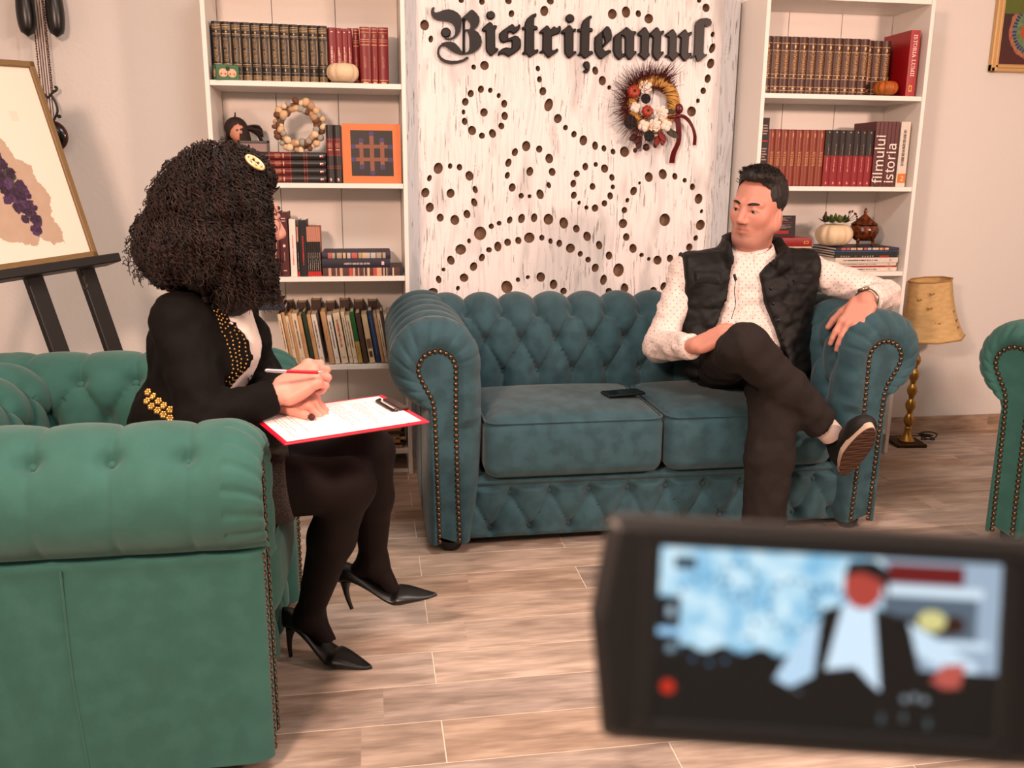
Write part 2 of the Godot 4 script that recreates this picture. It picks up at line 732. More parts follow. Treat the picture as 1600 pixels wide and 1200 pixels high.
func materials() -> void:
	var wall := mt(Color(0.86, 0.845, 0.83), 0.85)
	wall.heightmap_enabled = true
	wall.heightmap_texture = bump_tex(3, 0.08, 256)
	wall.heightmap_scale = 0.04
	wall.uv1_triplanar = true
	wall.uv1_world_triplanar = true
	wall.uv1_scale = Vector3(2, 2, 2)
	M.wall = wall
	M.ceiling = mt(Color(0.88, 0.88, 0.87), 0.9)
	M.grout = mt(Color(0.90, 0.84, 0.77), 0.9)
	var pl := mt(Color.WHITE, 0.42, 0.0, 0.45)
	pl.albedo_texture = wood_strips(11, 1024, 640, 10, Color(0.775, 0.69, 0.625), Color(0.53, 0.455, 0.40), 3)
	M.plank = pl
	M.white_wood = mt(Color(0.93, 0.905, 0.88), 0.45, 0.0, 0.45)
	M.velvet_teal = velvet(Color(0.197, 0.325, 0.362), 21, 0.20)
	M.velvet_green = velvet(Color(0.19, 0.375, 0.345), 31, 0.07)
	M.nail = mt(Color(0.40, 0.31, 0.235), 0.30, 0.9)
	M.foot = mt(Color(0.06, 0.045, 0.04), 0.4)
	M.gold = mt(Color(0.86, 0.68, 0.38), 0.35, 0.8)
	M.gilt = mt(Color(0.74, 0.56, 0.33), 0.5, 0.25)
	M.brass = mt(Color(0.66, 0.50, 0.24), 0.3, 0.9)
	M.paper = mt(Color(0.93, 0.90, 0.86), 0.8)
	M.oldpaper = mt(Color(0.80, 0.70, 0.56), 0.85)
	M.black = mt(Color(0.03, 0.028, 0.028), 0.5)
	M.black_wood = mt(Color(0.055, 0.045, 0.04), 0.5)

func room() -> void:
	# thick walls, floor and ceiling close the room
	var b := MB.new()
	b.box(Vector3(1.0, -0.1012, -0.3), Vector3(6.8, 0.2, 7.1))
	var floor_node := struct("floor", b, M.grout)
	var w := MB.new()
	w.box(Vector3(1.0, 1.33, -3.75), Vector3(6.8, 2.86, 0.2))
	struct("wall_back", w, M.wall)
	w = MB.new()
	w.box(Vector3(1.0, 1.33, 3.1), Vector3(6.8, 2.86, 0.2))
	struct("wall_front", w, M.wall)
	w = MB.new()
	w.box(Vector3(-2.3, 1.33, -0.3), Vector3(0.2, 2.86, 6.7))
	struct("wall_left", w, M.wall)
	w = MB.new()
	w.box(Vector3(4.3, 1.33, -0.3), Vector3(0.2, 2.86, 6.7))
	struct("wall_right", w, M.wall)
	w = MB.new()
	w.box(Vector3(1.0, 2.76, -0.3), Vector3(6.8, 0.2, 7.1))
	struct("ceiling", w, M.ceiling)
	# wood-look floor tiles in rows along the back wall
	var rng := RandomNumberGenerator.new()
	rng.seed = 5
	var pitch := 0.1448
	var length := 0.93
	var far := MB.new()
	for r in range(0, 46):
		var z0 := -2.585 - pitch * 7 + r * pitch - 0.02
		z0 = -2.585 + pitch * (r - 8)
		var z1 := z0 + pitch - 0.0028
		z0 = maxf(z0, -3.65)
		if z1 < -3.649 or z0 > 2.9:
			continue
		var shift := 0.127 if r % 2 == 0 else 0.592
		for k in range(-3, 6):
			var x0 := shift + k * length
			var x1 := x0 + length - 0.0028
			x0 = maxf(x0, -2.2)
			x1 = minf(x1, 4.2)
			if x1 - x0 < 0.02:
				continue
			var st := rng.randi() % 10
			var u0 := rng.randf()
			var flip := rng.randf() < 0.5
			var m := far if z0 > -0.8 else MB.new()
			var n0 := m.v.size()
			m.box(Vector3((x0 + x1) / 2, -0.004, (z0 + z1) / 2), Vector3(x1 - x0, 0.008, z1 - z0), 0.0004)
			for i in range(n0, m.v.size()):
				var p := m.v[i]
				var tu := (p.x - x0) / 1.15
				var tv := (p.z - z0) / pitch
				m.uv[i] = Vector2(u0 + (1.0 - tu if flip else tu), (st + 0.06 + 0.88 * clampf(tv, 0, 1)) / 10.0)
			if m != far:
				part("plank", m, M.plank, floor_node)
	var fp := part("plank_field", far, M.plank, floor_node)
	fp.set_meta("kind", "stuff")
	# tile skirting along the back wall
	var sk := MB.new()
	sk.box(Vector3(1.0, 0.04, -3.645), Vector3(6.4, 0.08, 0.001))
	var base := struct("baseboard_back", sk, M.grout)
	var x := -2.2
	var k2 := 0
	while x < 4.2:
		var e := minf(2.953 if absf(x - 2.953 + 0.93) < 0.5 else x + 0.93, 4.2)
		var m := MB.new()
		m.box(Vector3((x + e) / 2, 0.0405, -3.645), Vector3(e - x - 0.003, 0.079, 0.01), 0.001)
		for i in m.v.size():
			var p := m.v[i]
			m.uv[i] = Vector2((p.x - x) / 1.15 + 0.13 * k2, ((k2 * 3) % 10 + 0.1 + 0.5 * clampf(p.y / 0.08, 0, 1)) / 10.0)
		part("skirting_tile", m, M.plank, base)
		x = e
		k2 += 1

# ------------------------------------------------------------------ buttoned seats with rolled arms
const PITCH := 0.128
const ROW := 0.113

# height of the padding; u counts buttons along the row, w counts rows upward (0 = top row), rows = how many rows
func tuft(u: float, w: float, rows: int, amp: float) -> float:
	var wc := clampf(w, -float(rows - 1), 0.0)
	var a := u + wc * 0.5
	var b := u - wc * 0.5
	var pil := absf(sin(PI * a) * sin(PI * b))
	var hgt := amp * pow(pil, 0.31)
	var k := clampi(int(roundf(w)), -(rows - 1), 0)
	var off := 0.5 if (-k) % 2 == 1 else 0.0
	var ub := roundf(u - off) + off
	var dx := (u - ub) * PITCH
	var dy := (w - k) * ROW
	return hgt - 0.020 * exp(-(dx * dx + dy * dy) / 0.00042)

func button_mesh() -> ArrayMesh:
	var b := MB.new()
	b.lathe([Vector2(0.0, 0.006), Vector2(0.005, 0.0055), Vector2(0.0085, 0.003), Vector2(0.0092, 0.0), Vector2(0.008, -0.004), Vector2(0.0, -0.004)], 12)
	return b.mesh()

func nail_mesh() -> ArrayMesh:
	var b := MB.new()
	b.lathe([Vector2(0.0, 0.0052), Vector2(0.0040, 0.0046), Vector2(0.0068, 0.0024), Vector2(0.0080, -0.0005), Vector2(0.0, -0.001)], 10)
	return b.mesh()

# local axes: x across, y up, z towards the front; the front of the arms is z = 0 and the base spans x 0..wd
func sofa(root: Node3D, wd: float, depth: float, cloth: Material, cushions: int, phase := 0.0, roll := 0.138, rise := 0.605, ridge := 1.0) -> void:
	var rcx := 0.168 - roll
	var top_y := rise + roll * 0.6
	var btn := button_mesh()
	var nail := nail_mesh()
	var na := 46
	var nb := 84
	var nc := 18
	# outline of an arm (x to the inside) and of the nailed panel on its front
	var oa := curve2([Vector2(0.135, 0.035), Vector2(0.160, 0.22), Vector2(0.170, 0.43), Vector2(0.168, rise)], na)
	var ob := PackedVector2Array()
	for i in nb:
		var an := deg_to_rad(252.0 * (i + 1) / nb)
		ob.push_back(Vector2(rcx + roll * cos(an), rise + roll * sin(an)))
	var oc := curve2([Vector2(-0.008, 0.474), Vector2(0.004, 0.462), Vector2(0.001, 0.40), Vector2(0.0, 0.2), Vector2(0.0, 0.035)], nc)
	var pa := curve2([Vector2(0.100, 0.037), Vector2(0.095, 0.2), Vector2(0.091, 0.42), Vector2(0.092, 0.585)], na)
	var pbp := []
	for i in 10:
		var an := deg_to_rad(8.0 + 205.0 * i / 9.0)
		pbp.append(Vector2(0.033 + 0.0585 * cos(an), 0.592 + 0.0585 * sin(an)))
	pbp.append_array([Vector2(-0.004, 0.535), Vector2(0.012, 0.505), Vector2(0.019, 0.478)])
	var pb := curve2(pbp, nb)
	var pc := curve2([Vector2(0.020, 0.47), Vector2(0.0235, 0.38), Vector2(0.028, 0.2), Vector2(0.032, 0.037)], nc)
	var outl := PackedVector2Array(oa)
	outl.append_array(ob)
	outl.append_array(oc)
	var pan := PackedVector2Array(pa)
	pan.append_array(pb)
	pan.append_array(pc)
	var np := outl.size()
	# arc length along the outline, zero at the top row of buttons on the inner side
	var sl := PackedFloat32Array([0.0])
	for i in range(1, np):
		sl.push_back(sl[i - 1] + outl[i].distance_to(outl[i - 1]))
	var s_top := 0.0
	for i in np:
		if outl[i].y > top_y:
			s_top = sl[i]
			break
	var s_end := sl[na + nb - 1]
	var nrm := PackedVector2Array()
	for i in np:
		var t := (outl[mini(i + 1, np - 1)] - outl[maxi(i - 1, 0)]).normalized()
		nrm.push_back(Vector2(t.y, -t.x))
	var s_out := s_top + roll * deg_to_rad(96.0)
	for side in [0, 1]:
		var sx := 1.0 if side == 0 else -1.0
		var ox := 0.0 if side == 0 else wd
		var arm := MB.new()
		var zn := int(depth / 0.0052)
		var z_back := -depth - 0.03
		var p := PackedVector3Array()
		# rounded, gathered front
		for j in 9:
			var q := float(j) / 8.0 * PI * 0.5
			for i in np:
				var f := sin(q)
				var e := pan[i].lerp(outl[i], f)
				var puff := 0.010
				if i >= na - 14 and i < na + nb:
					puff = 0.026
				var z := -0.045 * (1.0 - cos(q)) - 0.004 + puff * sin(PI * f) * (1.0 - 0.3 * f)
				if i >= na - 12 and i < na + nb:
					var ph := float(i - na + 12) / float(nb + 12) * 13.0
					var g := pow(absf(cos(PI * ph)), 8.0) * sin(q * 2.0 if q < PI * 0.25 else PI * 0.5)
					z -= 0.006 * g * (1.0 - f * 0.4)
					e -= nrm[i] * 0.0035 * g * f
				p.push_back(Vector3(ox + sx * e.x, e.y, z))
		# along the arm
		for j in range(1, zn + 1):
			var z := -0.049 + (z_back + 0.049) * j / zn
			var u := (-z - 0.13 + phase) / PITCH
			var fade := clampf((-z - 0.05) / 0.07, 0.0, 1.0)
			for i in np:
				var hgt := 0.0
				if i < na + nb:
					var w := (sl[i] - s_top) / ROW
					hgt = tuft(u, w, 3, 0.028) - 0.028
					if w > 0.0:
						var g := (sl[i] - s_out)
						var du := (u - roundf(u)) * PITCH
						hgt *= lerpf(1.0, ridge, clampf(w / 0.5, 0.0, 1.0))
						hgt -= 0.005 * exp(-du * du / 0.00003) * (1.0 - ridge)
						hgt = lerpf(hgt, hgt * 0.45, clampf(g / 0.05, 0.0, 1.0))
						hgt -= 0.026 * exp(-(g * g + du * du) / 0.00042)
					var low := clampf((outl[i].y - 0.40) / 0.06, 0.0, 1.0) if i < na else 1.0
					var tail := clampf((s_end - sl[i]) / 0.05, 0.0, 1.0)
					hgt *= fade * low * tail
				var e := outl[i] + nrm[i] * hgt
				p.push_back(Vector3(ox + sx * e.x, e.y, z))
		arm.grid(p, np, 9 + zn, false, false, Vector3(0, 1, 0))
		# closing faces at the back
		var bk := PackedVector2Array()
		for i in range(0, np, 4):
			bk.push_back(Vector2(ox + sx * outl[i].x, outl[i].y))
		arm.extrude(bk, 0.004, Transform3D(Basis.IDENTITY, Vector3(0, 0, z_back - 0.002)))
		var am := part("arm", arm, cloth, root)
		var face := PackedVector2Array()
		for i in range(0, np, 2):
			face.push_back(Vector2(ox + sx * pan[i].x, pan[i].y))
		var fm := MB.new()
		fm.extrude(face, 0.004, Transform3D(Basis.IDENTITY, Vector3(0, 0, -0.006)))
		part("front_panel", fm, cloth, am)
		# a row of nail heads round the panel
		var run := 0.0
		var nxt := 0.012
		for i in range(1, np):
			var seg := pan[i].distance_to(pan[i - 1])
			run += seg
			while run >= nxt:
				var t := (pan[mini(i + 1, np - 1)] - pan[i - 1]).normalized()
				var e := pan[i].lerp(pan[i - 1], (run - nxt) / maxf(seg, 1e-6)) - Vector2(t.y, -t.x) * 0.003
				nxt += 0.0178
				var o := put("nailhead", nail, M.nail, am)
				o.transform = Transform3D(Basis(Vector3.RIGHT, PI / 2), Vector3(ox + sx * e.x, e.y, -0.001))
		# buttons on the inner side and on the outer shoulder of the roll
		var kz := 0
		while true:
			var z := -(0.13 - phase) - PITCH * kz
			if z < -depth + 0.22:
				break
			if z > -0.06:
				kz += 1
				continue
			var an := asin(0.6)
			var rr := roll - 0.034
			for aa in [an, an + deg_to_rad(96.0)]:
				var o := put("button", btn, cloth, am)
				var dir := Vector3(sx * cos(aa), sin(aa), 0)
				o.transform = Transform3D(frame(dir, Vector3(0, 0, 1)) * Basis(Vector3.RIGHT, PI / 2), Vector3(ox + sx * (rcx + rr * cos(aa)), rise + rr * sin(aa), z))
			kz += 1
		# seam down the outside of the arm
		var se := MB.new()
		se.tube(PackedVector3Array([Vector3(ox - sx * 0.0005, 0.46, -depth * 0.47), Vector3(ox - sx * 0.0005, 0.25, -depth * 0.47), Vector3(ox - sx * 0.0005, 0.04, -depth * 0.455)]), 0.0022, 6)
		part("seam", se, cloth, am)
	# back: same roll, running from arm to arm
	var bz := -depth + 0.20
	var bl := curve2([Vector2(0.150, 0.30), Vector2(0.168, 0.43), Vector2(0.170, 0.53), Vector2(0.168, rise)], 52)
	for i in nb:
		var an := deg_to_rad(250.0 * (i + 1) / nb)
		bl.push_back(Vector2(rcx + roll * cos(an), rise + roll * sin(an)))
	bl.append_array(oc)
	var bn := bl.size()
	var bs := PackedFloat32Array([0.0])
	for i in range(1, bn):
		bs.push_back(bs[i - 1] + bl[i].distance_to(bl[i - 1]))
	var b_top := 0.0
	for i in bn:
		if bl[i].y > top_y:
			b_top = bs[i]
			break
	var b_end := bs[52 + nb - 1]
	var x0 := 0.02
	var x1 := wd - 0.02
	var xn := int((x1 - x0) / 0.0052)
	var bp := PackedVector3Array()
	var bu := 0.383 if cushions == 2 else 0.45

	for j in xn + 1:
		var x := x0 + (x1 - x0) * j / xn
		var u := x / PITCH - bu
		for i in bn:
			var t := (bl[mini(i + 1, bn - 1)] - bl[maxi(i - 1, 0)]).normalized()
			var hgt := 0.0
			if i < 52 + nb:
				hgt = tuft(u, (bs[i] - b_top) / ROW, 3, 0.032) - 0.032
				hgt *= clampf((b_end - bs[i]) / 0.06, 0.0, 1.0)
			var e := bl[i] + Vector2(t.y, -t.x) * hgt
			bp.push_back(Vector3(x, e.y, bz - 0.17 + e.x))
	var back := MB.new()
	back.grid(bp, bn, xn + 1, false, false, Vector3(0, 1, 0))
	back.box(Vector3(wd / 2, 0.25, bz - 0.105), Vector3(wd - 0.05, 0.42, 0.12))
	var bm := part("backrest", back, cloth, root)
	for row in 3:
		var ub := ceilf(x0 / PITCH - bu) + (0.5 if row == 1 else 0.0)
		while (ub + bu) * PITCH < x1 - 0.16:
			var x := (ub + bu) * PITCH
			if x > x0 + 0.16:
				var y: float = [top_y, top_y - 0.105, top_y - 0.218][row]
				var zz: float = [0.112, 0.145, 0.148][row]
				var o := put("button", btn, cloth, bm)
				o.transform = Transform3D(Basis(Vector3.RIGHT, PI / 2 - (0.6 if row == 0 else 0.0)), Vector3(x, y, bz - 0.17 + zz - 0.022))
			ub += 1.0
	# seat rail with two rows of buttons
	var rail := MB.new()
	var rx0 := 0.125
	var rx1 := wd - 0.125
	var rn := int((rx1 - rx0) / 0.006)
	var rp := PackedVector3Array()
	var ry := 36
	for j in rn + 1:
		var x := rx0 + (rx1 - rx0) * j / rn
		for i in ry:
			var y := 0.035 + 0.172 * i / (ry - 1)
			var edge := minf(clampf((y - 0.035) / 0.015, 0, 1), clampf((0.207 - y) / 0.012, 0, 1))
			var hgt := (tuft(x / PITCH - 0.05, (y - 0.178) / ROW, 2, 0.022)) * edge
			rp.push_back(Vector3(x, y, -0.045 + hgt))
	rail.grid(rp, ry, rn + 1, false, false, Vector3(0, 0, 1))
	rail.box(Vector3(wd / 2, 0.135, -depth * 0.5 - 0.02), Vector3(wd - 0.25, 0.20, depth - 0.12))
	rail.box(Vector3(wd / 2, 0.2205, -0.06), Vector3(wd - 0.27, 0.028, 0.05), 0.012)
	var rmn := part("seat_rail", rail, cloth, root)
	for row in 2:
		var ub := 1.0 + (0.5 if row == 1 else 0.0)
		while (ub + 0.05) * PITCH < rx1 - 0.03:
			var o := put("button", btn, cloth, rmn)
			o.transform = Transform3D(Basis(Vector3.RIGHT, PI / 2), Vector3((ub + 0.05) * PITCH, 0.178 - row * ROW, -0.058))
			ub += 1.0
	# seat cushions
	var cw := (wd - 0.345) / cushions
	for k in cushions:
		var cb := MB.new()
		var cx := 0.1725 + cw * (k + 0.5)
		var z_front := 0.005
		var z_rear := bz + 0.02
		var half := Vector3(cw / 2 - 0.004, 0.098, (z_front - z_rear) / 2)
		cushion(cb, Vector3(cx, 0.334, (z_front + z_rear) / 2), half, 0.045, 0.022)
		var cm := part("seat_cushion", cb, cloth, root)
		var pp := PackedVector3Array()
		var rr := 0.045
		for q in 4:
			var sx2: float = [1, -1, -1, 1][q]
			var sz2: float = [1, 1, -1, -1][q]
			for a in 7:
				var an := PI / 2 * q + PI / 2 * a / 6.0
				pp.push_back(Vector3(cx + sx2 * (half.x - rr) + (rr - 0.004) * cos(an), 0.419, (z_front + z_rear) / 2 + sz2 * (half.z - rr) + (rr - 0.004) * sin(an)))
		var pm := MB.new()
		pm.tube(pp, 0.0035, 6, true)
		part("piping", pm, cloth, cm)
	# feet
	for fx in [0.075, wd - 0.075]:
		for fz in [-0.06, -depth + 0.06]:
			var fb := MB.new()
			fb.lathe([Vector2(0, 0.036), Vector2(0.034, 0.036), Vector2(0.036, 0.03), Vector2(0.034, 0.012), Vector2(0.027, 0.001), Vector2(0.0, 0.0)], 16, Transform3D(Basis.IDENTITY, Vector3(fx, 0, fz)))
			part("foot", fb, M.foot, root)

# rounded, slightly domed pillow box
func cushion(b: MB, at: Vector3, half: Vector3, rad: float, dome: float) -> void:
	var nn := 26
	var from := b.ix.size()
	for ax in 3:
		for s in [-1.0, 1.0]:
			var p := PackedVector3Array()
			for j in nn:
				for i in nn:
					var q := Vector3.ZERO
					var fi := float(i) / (nn - 1) * 2.0 - 1.0
					var fj := float(j) / (nn - 1) * 2.0 - 1.0
					# more rows near the rim
					fi = signf(fi) * (1.0 - pow(1.0 - absf(fi), 1.7))
					fj = signf(fj) * (1.0 - pow(1.0 - absf(fj), 1.7))
					q[ax] = s * half[ax]
					q[(ax + 1) % 3] = fi * half[(ax + 1) % 3]
					q[(ax + 2) % 3] = fj * half[(ax + 2) % 3]
					var inner := q.clamp(-(half - Vector3.ONE * rad), half - Vector3.ONE * rad)
					var dd := q - inner
					var e := inner + (dd.normalized() * rad if dd.length() > 1e-6 else Vector3.ZERO)
					var fx := 1.0 - pow(absf(e.x / half.x), 2.5)
					var fz := 1.0 - pow(absf(e.z / half.z), 2.5)
					var fy := 1.0 - pow(absf(e.y / half.y), 2.0)
					if e.y > 0:
						e.y += dome * fx * fz * (e.y / half.y)
					e.z += 0.010 * fx * fy * (e.z / half.z)
					p.push_back(at + e)
			var ref := Vector3.ZERO
			ref[ax] = s
			b.grid(p, nn, nn, false, false, ref)

func seating() -> void:
	var s := thing("sofa", "dusty teal velvet two-seat sofa with buttoned back and nailhead arms", "sofa", Vector3(0.155, 0, -2.575))
	sofa(s, 1.503, 0.68, M.velvet_teal, 2)
	# armchair facing right, its outer arm nearest the camera
	var a := thing("armchair", "green velvet armchair turned sideways in the left foreground, woman seated in it", "armchair", Vector3(-0.212, 0, -1.575), PI / 2)
	sofa(a, 0.80, 0.74, M.velvet_green, 1, 0.02, 0.121, 0.594, 0.3)
	var c := thing("armchair", "green velvet armchair cut off by the right edge of the picture", "armchair", Vector3(1.955, 0, -2.46), -1.05)
	sofa(c, 0.80, 0.74, M.velvet_green, 1, 0.0, 0.130, 0.600, 0.4)

# ------------------------------------------------------------------ people: shared pieces
# local head axes: x to the person's left, y up, z out of the face; c is the middle of the head
func head_mesh(mb: MB, c: Vector3, bs: Basis, s: float, cell: float, neck: Vector3, male: bool) -> void:
	var lo := c - Vector3(0.155, 0.20, 0.155) * s
	var hi := c + Vector3(0.155, 0.155, 0.155) * s
	lo = lo.min(neck - Vector3(0.075, 0.02, 0.075))
	hi = hi.max(neck + Vector3(0.075, 0.0, 0.075))
	var f := Field.new(lo, hi, cell)
	var at := func(x: float, y: float, z: float) -> Vector3: return c + bs * (Vector3(x, y, z) * s)
	f.ell(at.call(0, 0.035, -0.018), Vector3(0.079, 0.092, 0.098) * s, 0.03, bs)
	f.ell(at.call(0, -0.035, 0.026), Vector3(0.065, 0.090, 0.066) * s, 0.035, bs)
	var jaw := 1.0 if male else 0.88
	f.ell(at.call(0, -0.110, 0.060), Vector3(0.031 * jaw, 0.022, 0.026) * s, 0.022, bs)
	for k in [-1.0, 1.0]:
		f.cap(at.call(k * 0.053 * jaw, -0.060, 0.0), at.call(k * 0.026 * jaw, -0.108, 0.048), 0.025 * s, 0.021 * s, 0.035)
		f.ell(at.call(k * 0.038, -0.026, 0.056), Vector3(0.028, 0.028, 0.024) * s, 0.022, bs)
		f.cap(at.call(k * 0.014, 0.019, 0.084), at.call(k * 0.046, 0.019, 0.070), 0.0115 * s, 0.010 * s, 0.014)
		f.ell(at.call(k * 0.033, -0.004, 0.094), Vector3(0.019, 0.0105, 0.013) * s, 0.010, bs, true)
	f.cap(at.call(0, 0.012, 0.086), at.call(0, -0.036, 0.108), 0.0085 * s, 0.0125 * s, 0.012)
	for k in [-1.0, 1.0]:
		f.ell(at.call(k * 0.0125, -0.042, 0.096), Vector3(0.0085, 0.008, 0.011) * s, 0.008, bs)
		f.ell(at.call(k * 0.0065, -0.0505, 0.103), Vector3(0.0035, 0.003, 0.005) * s, 0.003, bs, true)
		# eyelids
		f.cap(at.call(k * 0.018, -0.002, 0.0845), at.call(k * 0.033, 0.0040, 0.0875), 0.0045 * s, 0.0050 * s, 0.004)
		f.cap(at.call(k * 0.033, 0.0040, 0.0875), at.call(k * 0.049, -0.0035, 0.0745), 0.0050 * s, 0.004 * s, 0.004)
		f.cap(at.call(k * 0.019, -0.0125, 0.083), at.call(k * 0.047, -0.0118, 0.0745), 0.0042 * s, 0.0042 * s, 0.004)
		# ears
		var eb := bs * Basis(Vector3.UP, k * 0.45) * Basis(Vector3.RIGHT, -0.2)
		f.ell(at.call(k * 0.080, -0.036, -0.012), Vector3(0.011, 0.034, 0.020) * s, 0.010, eb)
		f.ell(at.call(k * 0.074, -0.063, -0.002), Vector3(0.009, 0.012, 0.010) * s, 0.010, eb)
		f.ell(at.call(k * 0.092, -0.032, -0.010), Vector3(0.005, 0.020, 0.010) * s, 0.005, eb, true)
	# lips
	f.ell(at.call(0, -0.072, 0.074), Vector3(0.028, 0.017, 0.014) * s, 0.016, bs)
	for k in [-1.0, 1.0]:
		f.cap(at.call(0, -0.0655, 0.0905), at.call(k * 0.026, -0.0705, 0.0785), 0.0036 * s, 0.0022 * s, 0.005)
		f.cap(at.call(0, -0.0785, 0.0885), at.call(k * 0.023, -0.0745, 0.0785), 0.0042 * s, 0.003 * s, 0.005)
		f.cap(at.call(0, -0.0715, 0.0955), at.call(k * 0.022, -0.0725, 0.0865), 0.0022 * s, 0.0018 * s, 0.002, true)
	var w := 0.92 if male else 0.78
	f.cap(at.call(0, -0.075, -0.028), neck, 0.058 * s * w, 0.064 * s * w, 0.03)
	if male:
		f.ell(at.call(0, -0.114, 0.020), Vector3(0.047, 0.026, 0.042) * s, 0.03, bs)
	var inv := bs.transposed()
	f.emit(mb, func(p: Vector3, _n: Vector3) -> Color:
		var q := inv * (p - c) / s
		var col := Color(0.60, 0.262, 0.195) if male else Color(0.64, 0.29, 0.225)
		var lip := Vector2(q.x / 0.027, (q.y + 0.0722) / 0.0095).length()
		if q.z > 0.07 and lip < 1.0:
			return Color(0.50, 0.19, 0.145)
		if male:
			# stubble on jaw, chin and upper lip
			var beard := 0.0
			if q.y < -0.047 and q.z > -0.02:
				beard = clampf((-0.047 - q.y) / 0.02, 0.0, 1.0) * clampf((q.z + 0.02) / 0.02, 0.0, 1.0)
				if q.y < -0.135:
					beard = 0.0
				if absf(q.x) < 0.03 and q.y > -0.064 and q.y < -0.052:
					beard = maxf(beard, 0.85)
				if absf(q.x) > 0.02 and q.y > -0.085 and q.z > 0.055:
					beard *= 0.45
				if absf(q.x) < 0.009 and q.y < -0.086 and q.y > -0.10:
					beard = 1.6
			col = col.lerp(Color(0.27, 0.15, 0.115), beard * 0.42)
		return col)

func eyes(root: Node3D, c: Vector3, bs: Basis, s: float, gaze: Vector3) -> void:
	for k in [-1.0, 1.0]:
		var e := c + bs * (Vector3(k * 0.033, -0.0042, 0.0750) * s)
		var b := MB.new()
		b.ball(e, Vector3.ONE * 0.0125 * s, 16, 12)
		var o := part("eyeball", b, M.eyewhite, root)
		b = MB.new()
		b.ball(e + gaze * 0.0068 * s, Vector3(0.0072, 0.0072, 0.0072) * s, 14, 10)
		part("iris", b, M.iris, o)
		b = MB.new()
		b.tube(smooth_path([c + bs * (Vector3(k * 0.013, 0.0165, 0.0945) * s), c + bs * (Vector3(k * 0.030, 0.0205, 0.0905) * s), c + bs * (Vector3(k * 0.046, 0.0200, 0.079) * s), c + bs * (Vector3(k * 0.055, 0.0140, 0.068) * s)], 4), [0.0026 * s, 0.0036 * s, 0.0042 * s, 0.0044 * s, 0.0044 * s, 0.0044 * s, 0.0042 * s, 0.004 * s, 0.0036 * s, 0.003 * s, 0.0024 * s, 0.0018 * s, 0.001 * s], 8)
		part("eyebrow", b, M.darkhair, root)

# local hand axes: z along the fingers, y out of the back of the hand, x towards the thumb
func hand_mesh(mb: MB, wrist: Vector3, bs: Basis, s: float, curl: Array, arm: Vector3, thumb: Vector3, skin: Color, nail = null, splay := 0.06, side := 1.0) -> void:
	bs = Basis(bs.x * side, bs.y, bs.z)
	var at := func(x: float, y: float, z: float) -> Vector3: return wrist + bs * (Vector3(x, y, z) * s)
	var chains := []
	var roots := [[0.0300, 0.090, 0.072], [0.0105, 0.094, 0.080], [-0.0095, 0.090, 0.074], [-0.0285, 0.082, 0.058]]
	for i in 4:
		var r = roots[i]
		var a := 0.0
		var p := Vector3(r[0], 0.0, r[1])
		var ch := [p]
		var sp: float = (1.5 - i) * splay
		for j in 3:
			a += curl[i] * [0.75, 1.0, 0.7][j]
			var l: float = r[2] * [0.45, 0.31, 0.24][j]
			p += Vector3(sin(sp) * cos(a), -sin(a), cos(sp) * cos(a)) * l
			ch.append(p)
		chains.append(ch)
	var th := [Vector3(0.026, -0.008, 0.018)]
	var dir := thumb.normalized()
	th.append(th[0] + dir * 0.042)
	dir = (dir + Vector3(-0.25, -0.10, 0.45) * curl[4]).normalized()
	th.append(th[1] + dir * 0.032)
	dir = (dir + Vector3(-0.25, -0.10, 0.35) * curl[4]).normalized()
	th.append(th[2] + dir * 0.026)
	var lo := wrist.min(arm)
	var hi := wrist.max(arm)
	for ch in chains + [th]:
		for q in ch:
			var w: Vector3 = wrist + bs * (q * s)
			lo = lo.min(w)
			hi = hi.max(w)
	var f := Field.new(lo - Vector3.ONE * 0.045, hi + Vector3.ONE * 0.045, 0.0032)
	f.cap(arm, wrist, 0.029 * s, 0.025 * s, 0.015)
	f.rbox(at.call(0.0, 0.0, 0.048), Vector3(0.0385, 0.0135, 0.048) * s, 0.013 * s, 0.012, bs)
	f.ell(at.call(0.020, -0.010, 0.035), Vector3(0.020, 0.014, 0.032) * s, 0.012, bs)
	f.ell(at.call(-0.022, -0.009, 0.035), Vector3(0.015, 0.012, 0.034) * s, 0.012, bs)
	var tips := []
	for i in 4:
		var rad: float = [0.0098, 0.0100, 0.0096, 0.0084][i] * s
		for j in 3:
			var a: Vector3 = wrist + bs * (chains[i][j] * s)
			var b: Vector3 = wrist + bs * (chains[i][j + 1] * s)
			f.cap(a, b, rad * (1.0 - 0.09 * j), rad * (0.93 - 0.09 * j), 0.0035 if j > 0 else 0.006)
		# knuckle
		f.ell(wrist + bs * ((chains[i][0] + Vector3(0, 0.004, -0.002)) * s), Vector3(0.0095, 0.0085, 0.011) * s, 0.008, bs)
		tips.append(wrist + bs * (chains[i][3] * s))
	for j in 3:
		f.cap(wrist + bs * (th[j] * s), wrist + bs * (th[j + 1] * s), [0.0145, 0.0115, 0.0105][j] * s, [0.0118, 0.0105, 0.0088][j] * s, 0.008 if j == 0 else 0.004)
	var ttip: Vector3 = wrist + bs * (th[3] * s)
	f.emit(mb, func(p: Vector3, n: Vector3) -> Color:
		if nail != null:
			if p.distance_to(ttip) < 0.012 * s and n.dot(bs.x + bs.y * 0.6) > 0.5:
				return nail
		return skin)

func skin_mat() -> StandardMaterial3D:
	var m := mt(Color.WHITE, 0.52, 0.0, 0.42)
	m.vertex_color_use_as_albedo = true
	m.subsurf_scatter_enabled = true
	m.subsurf_scatter_strength = 0.06
	return m

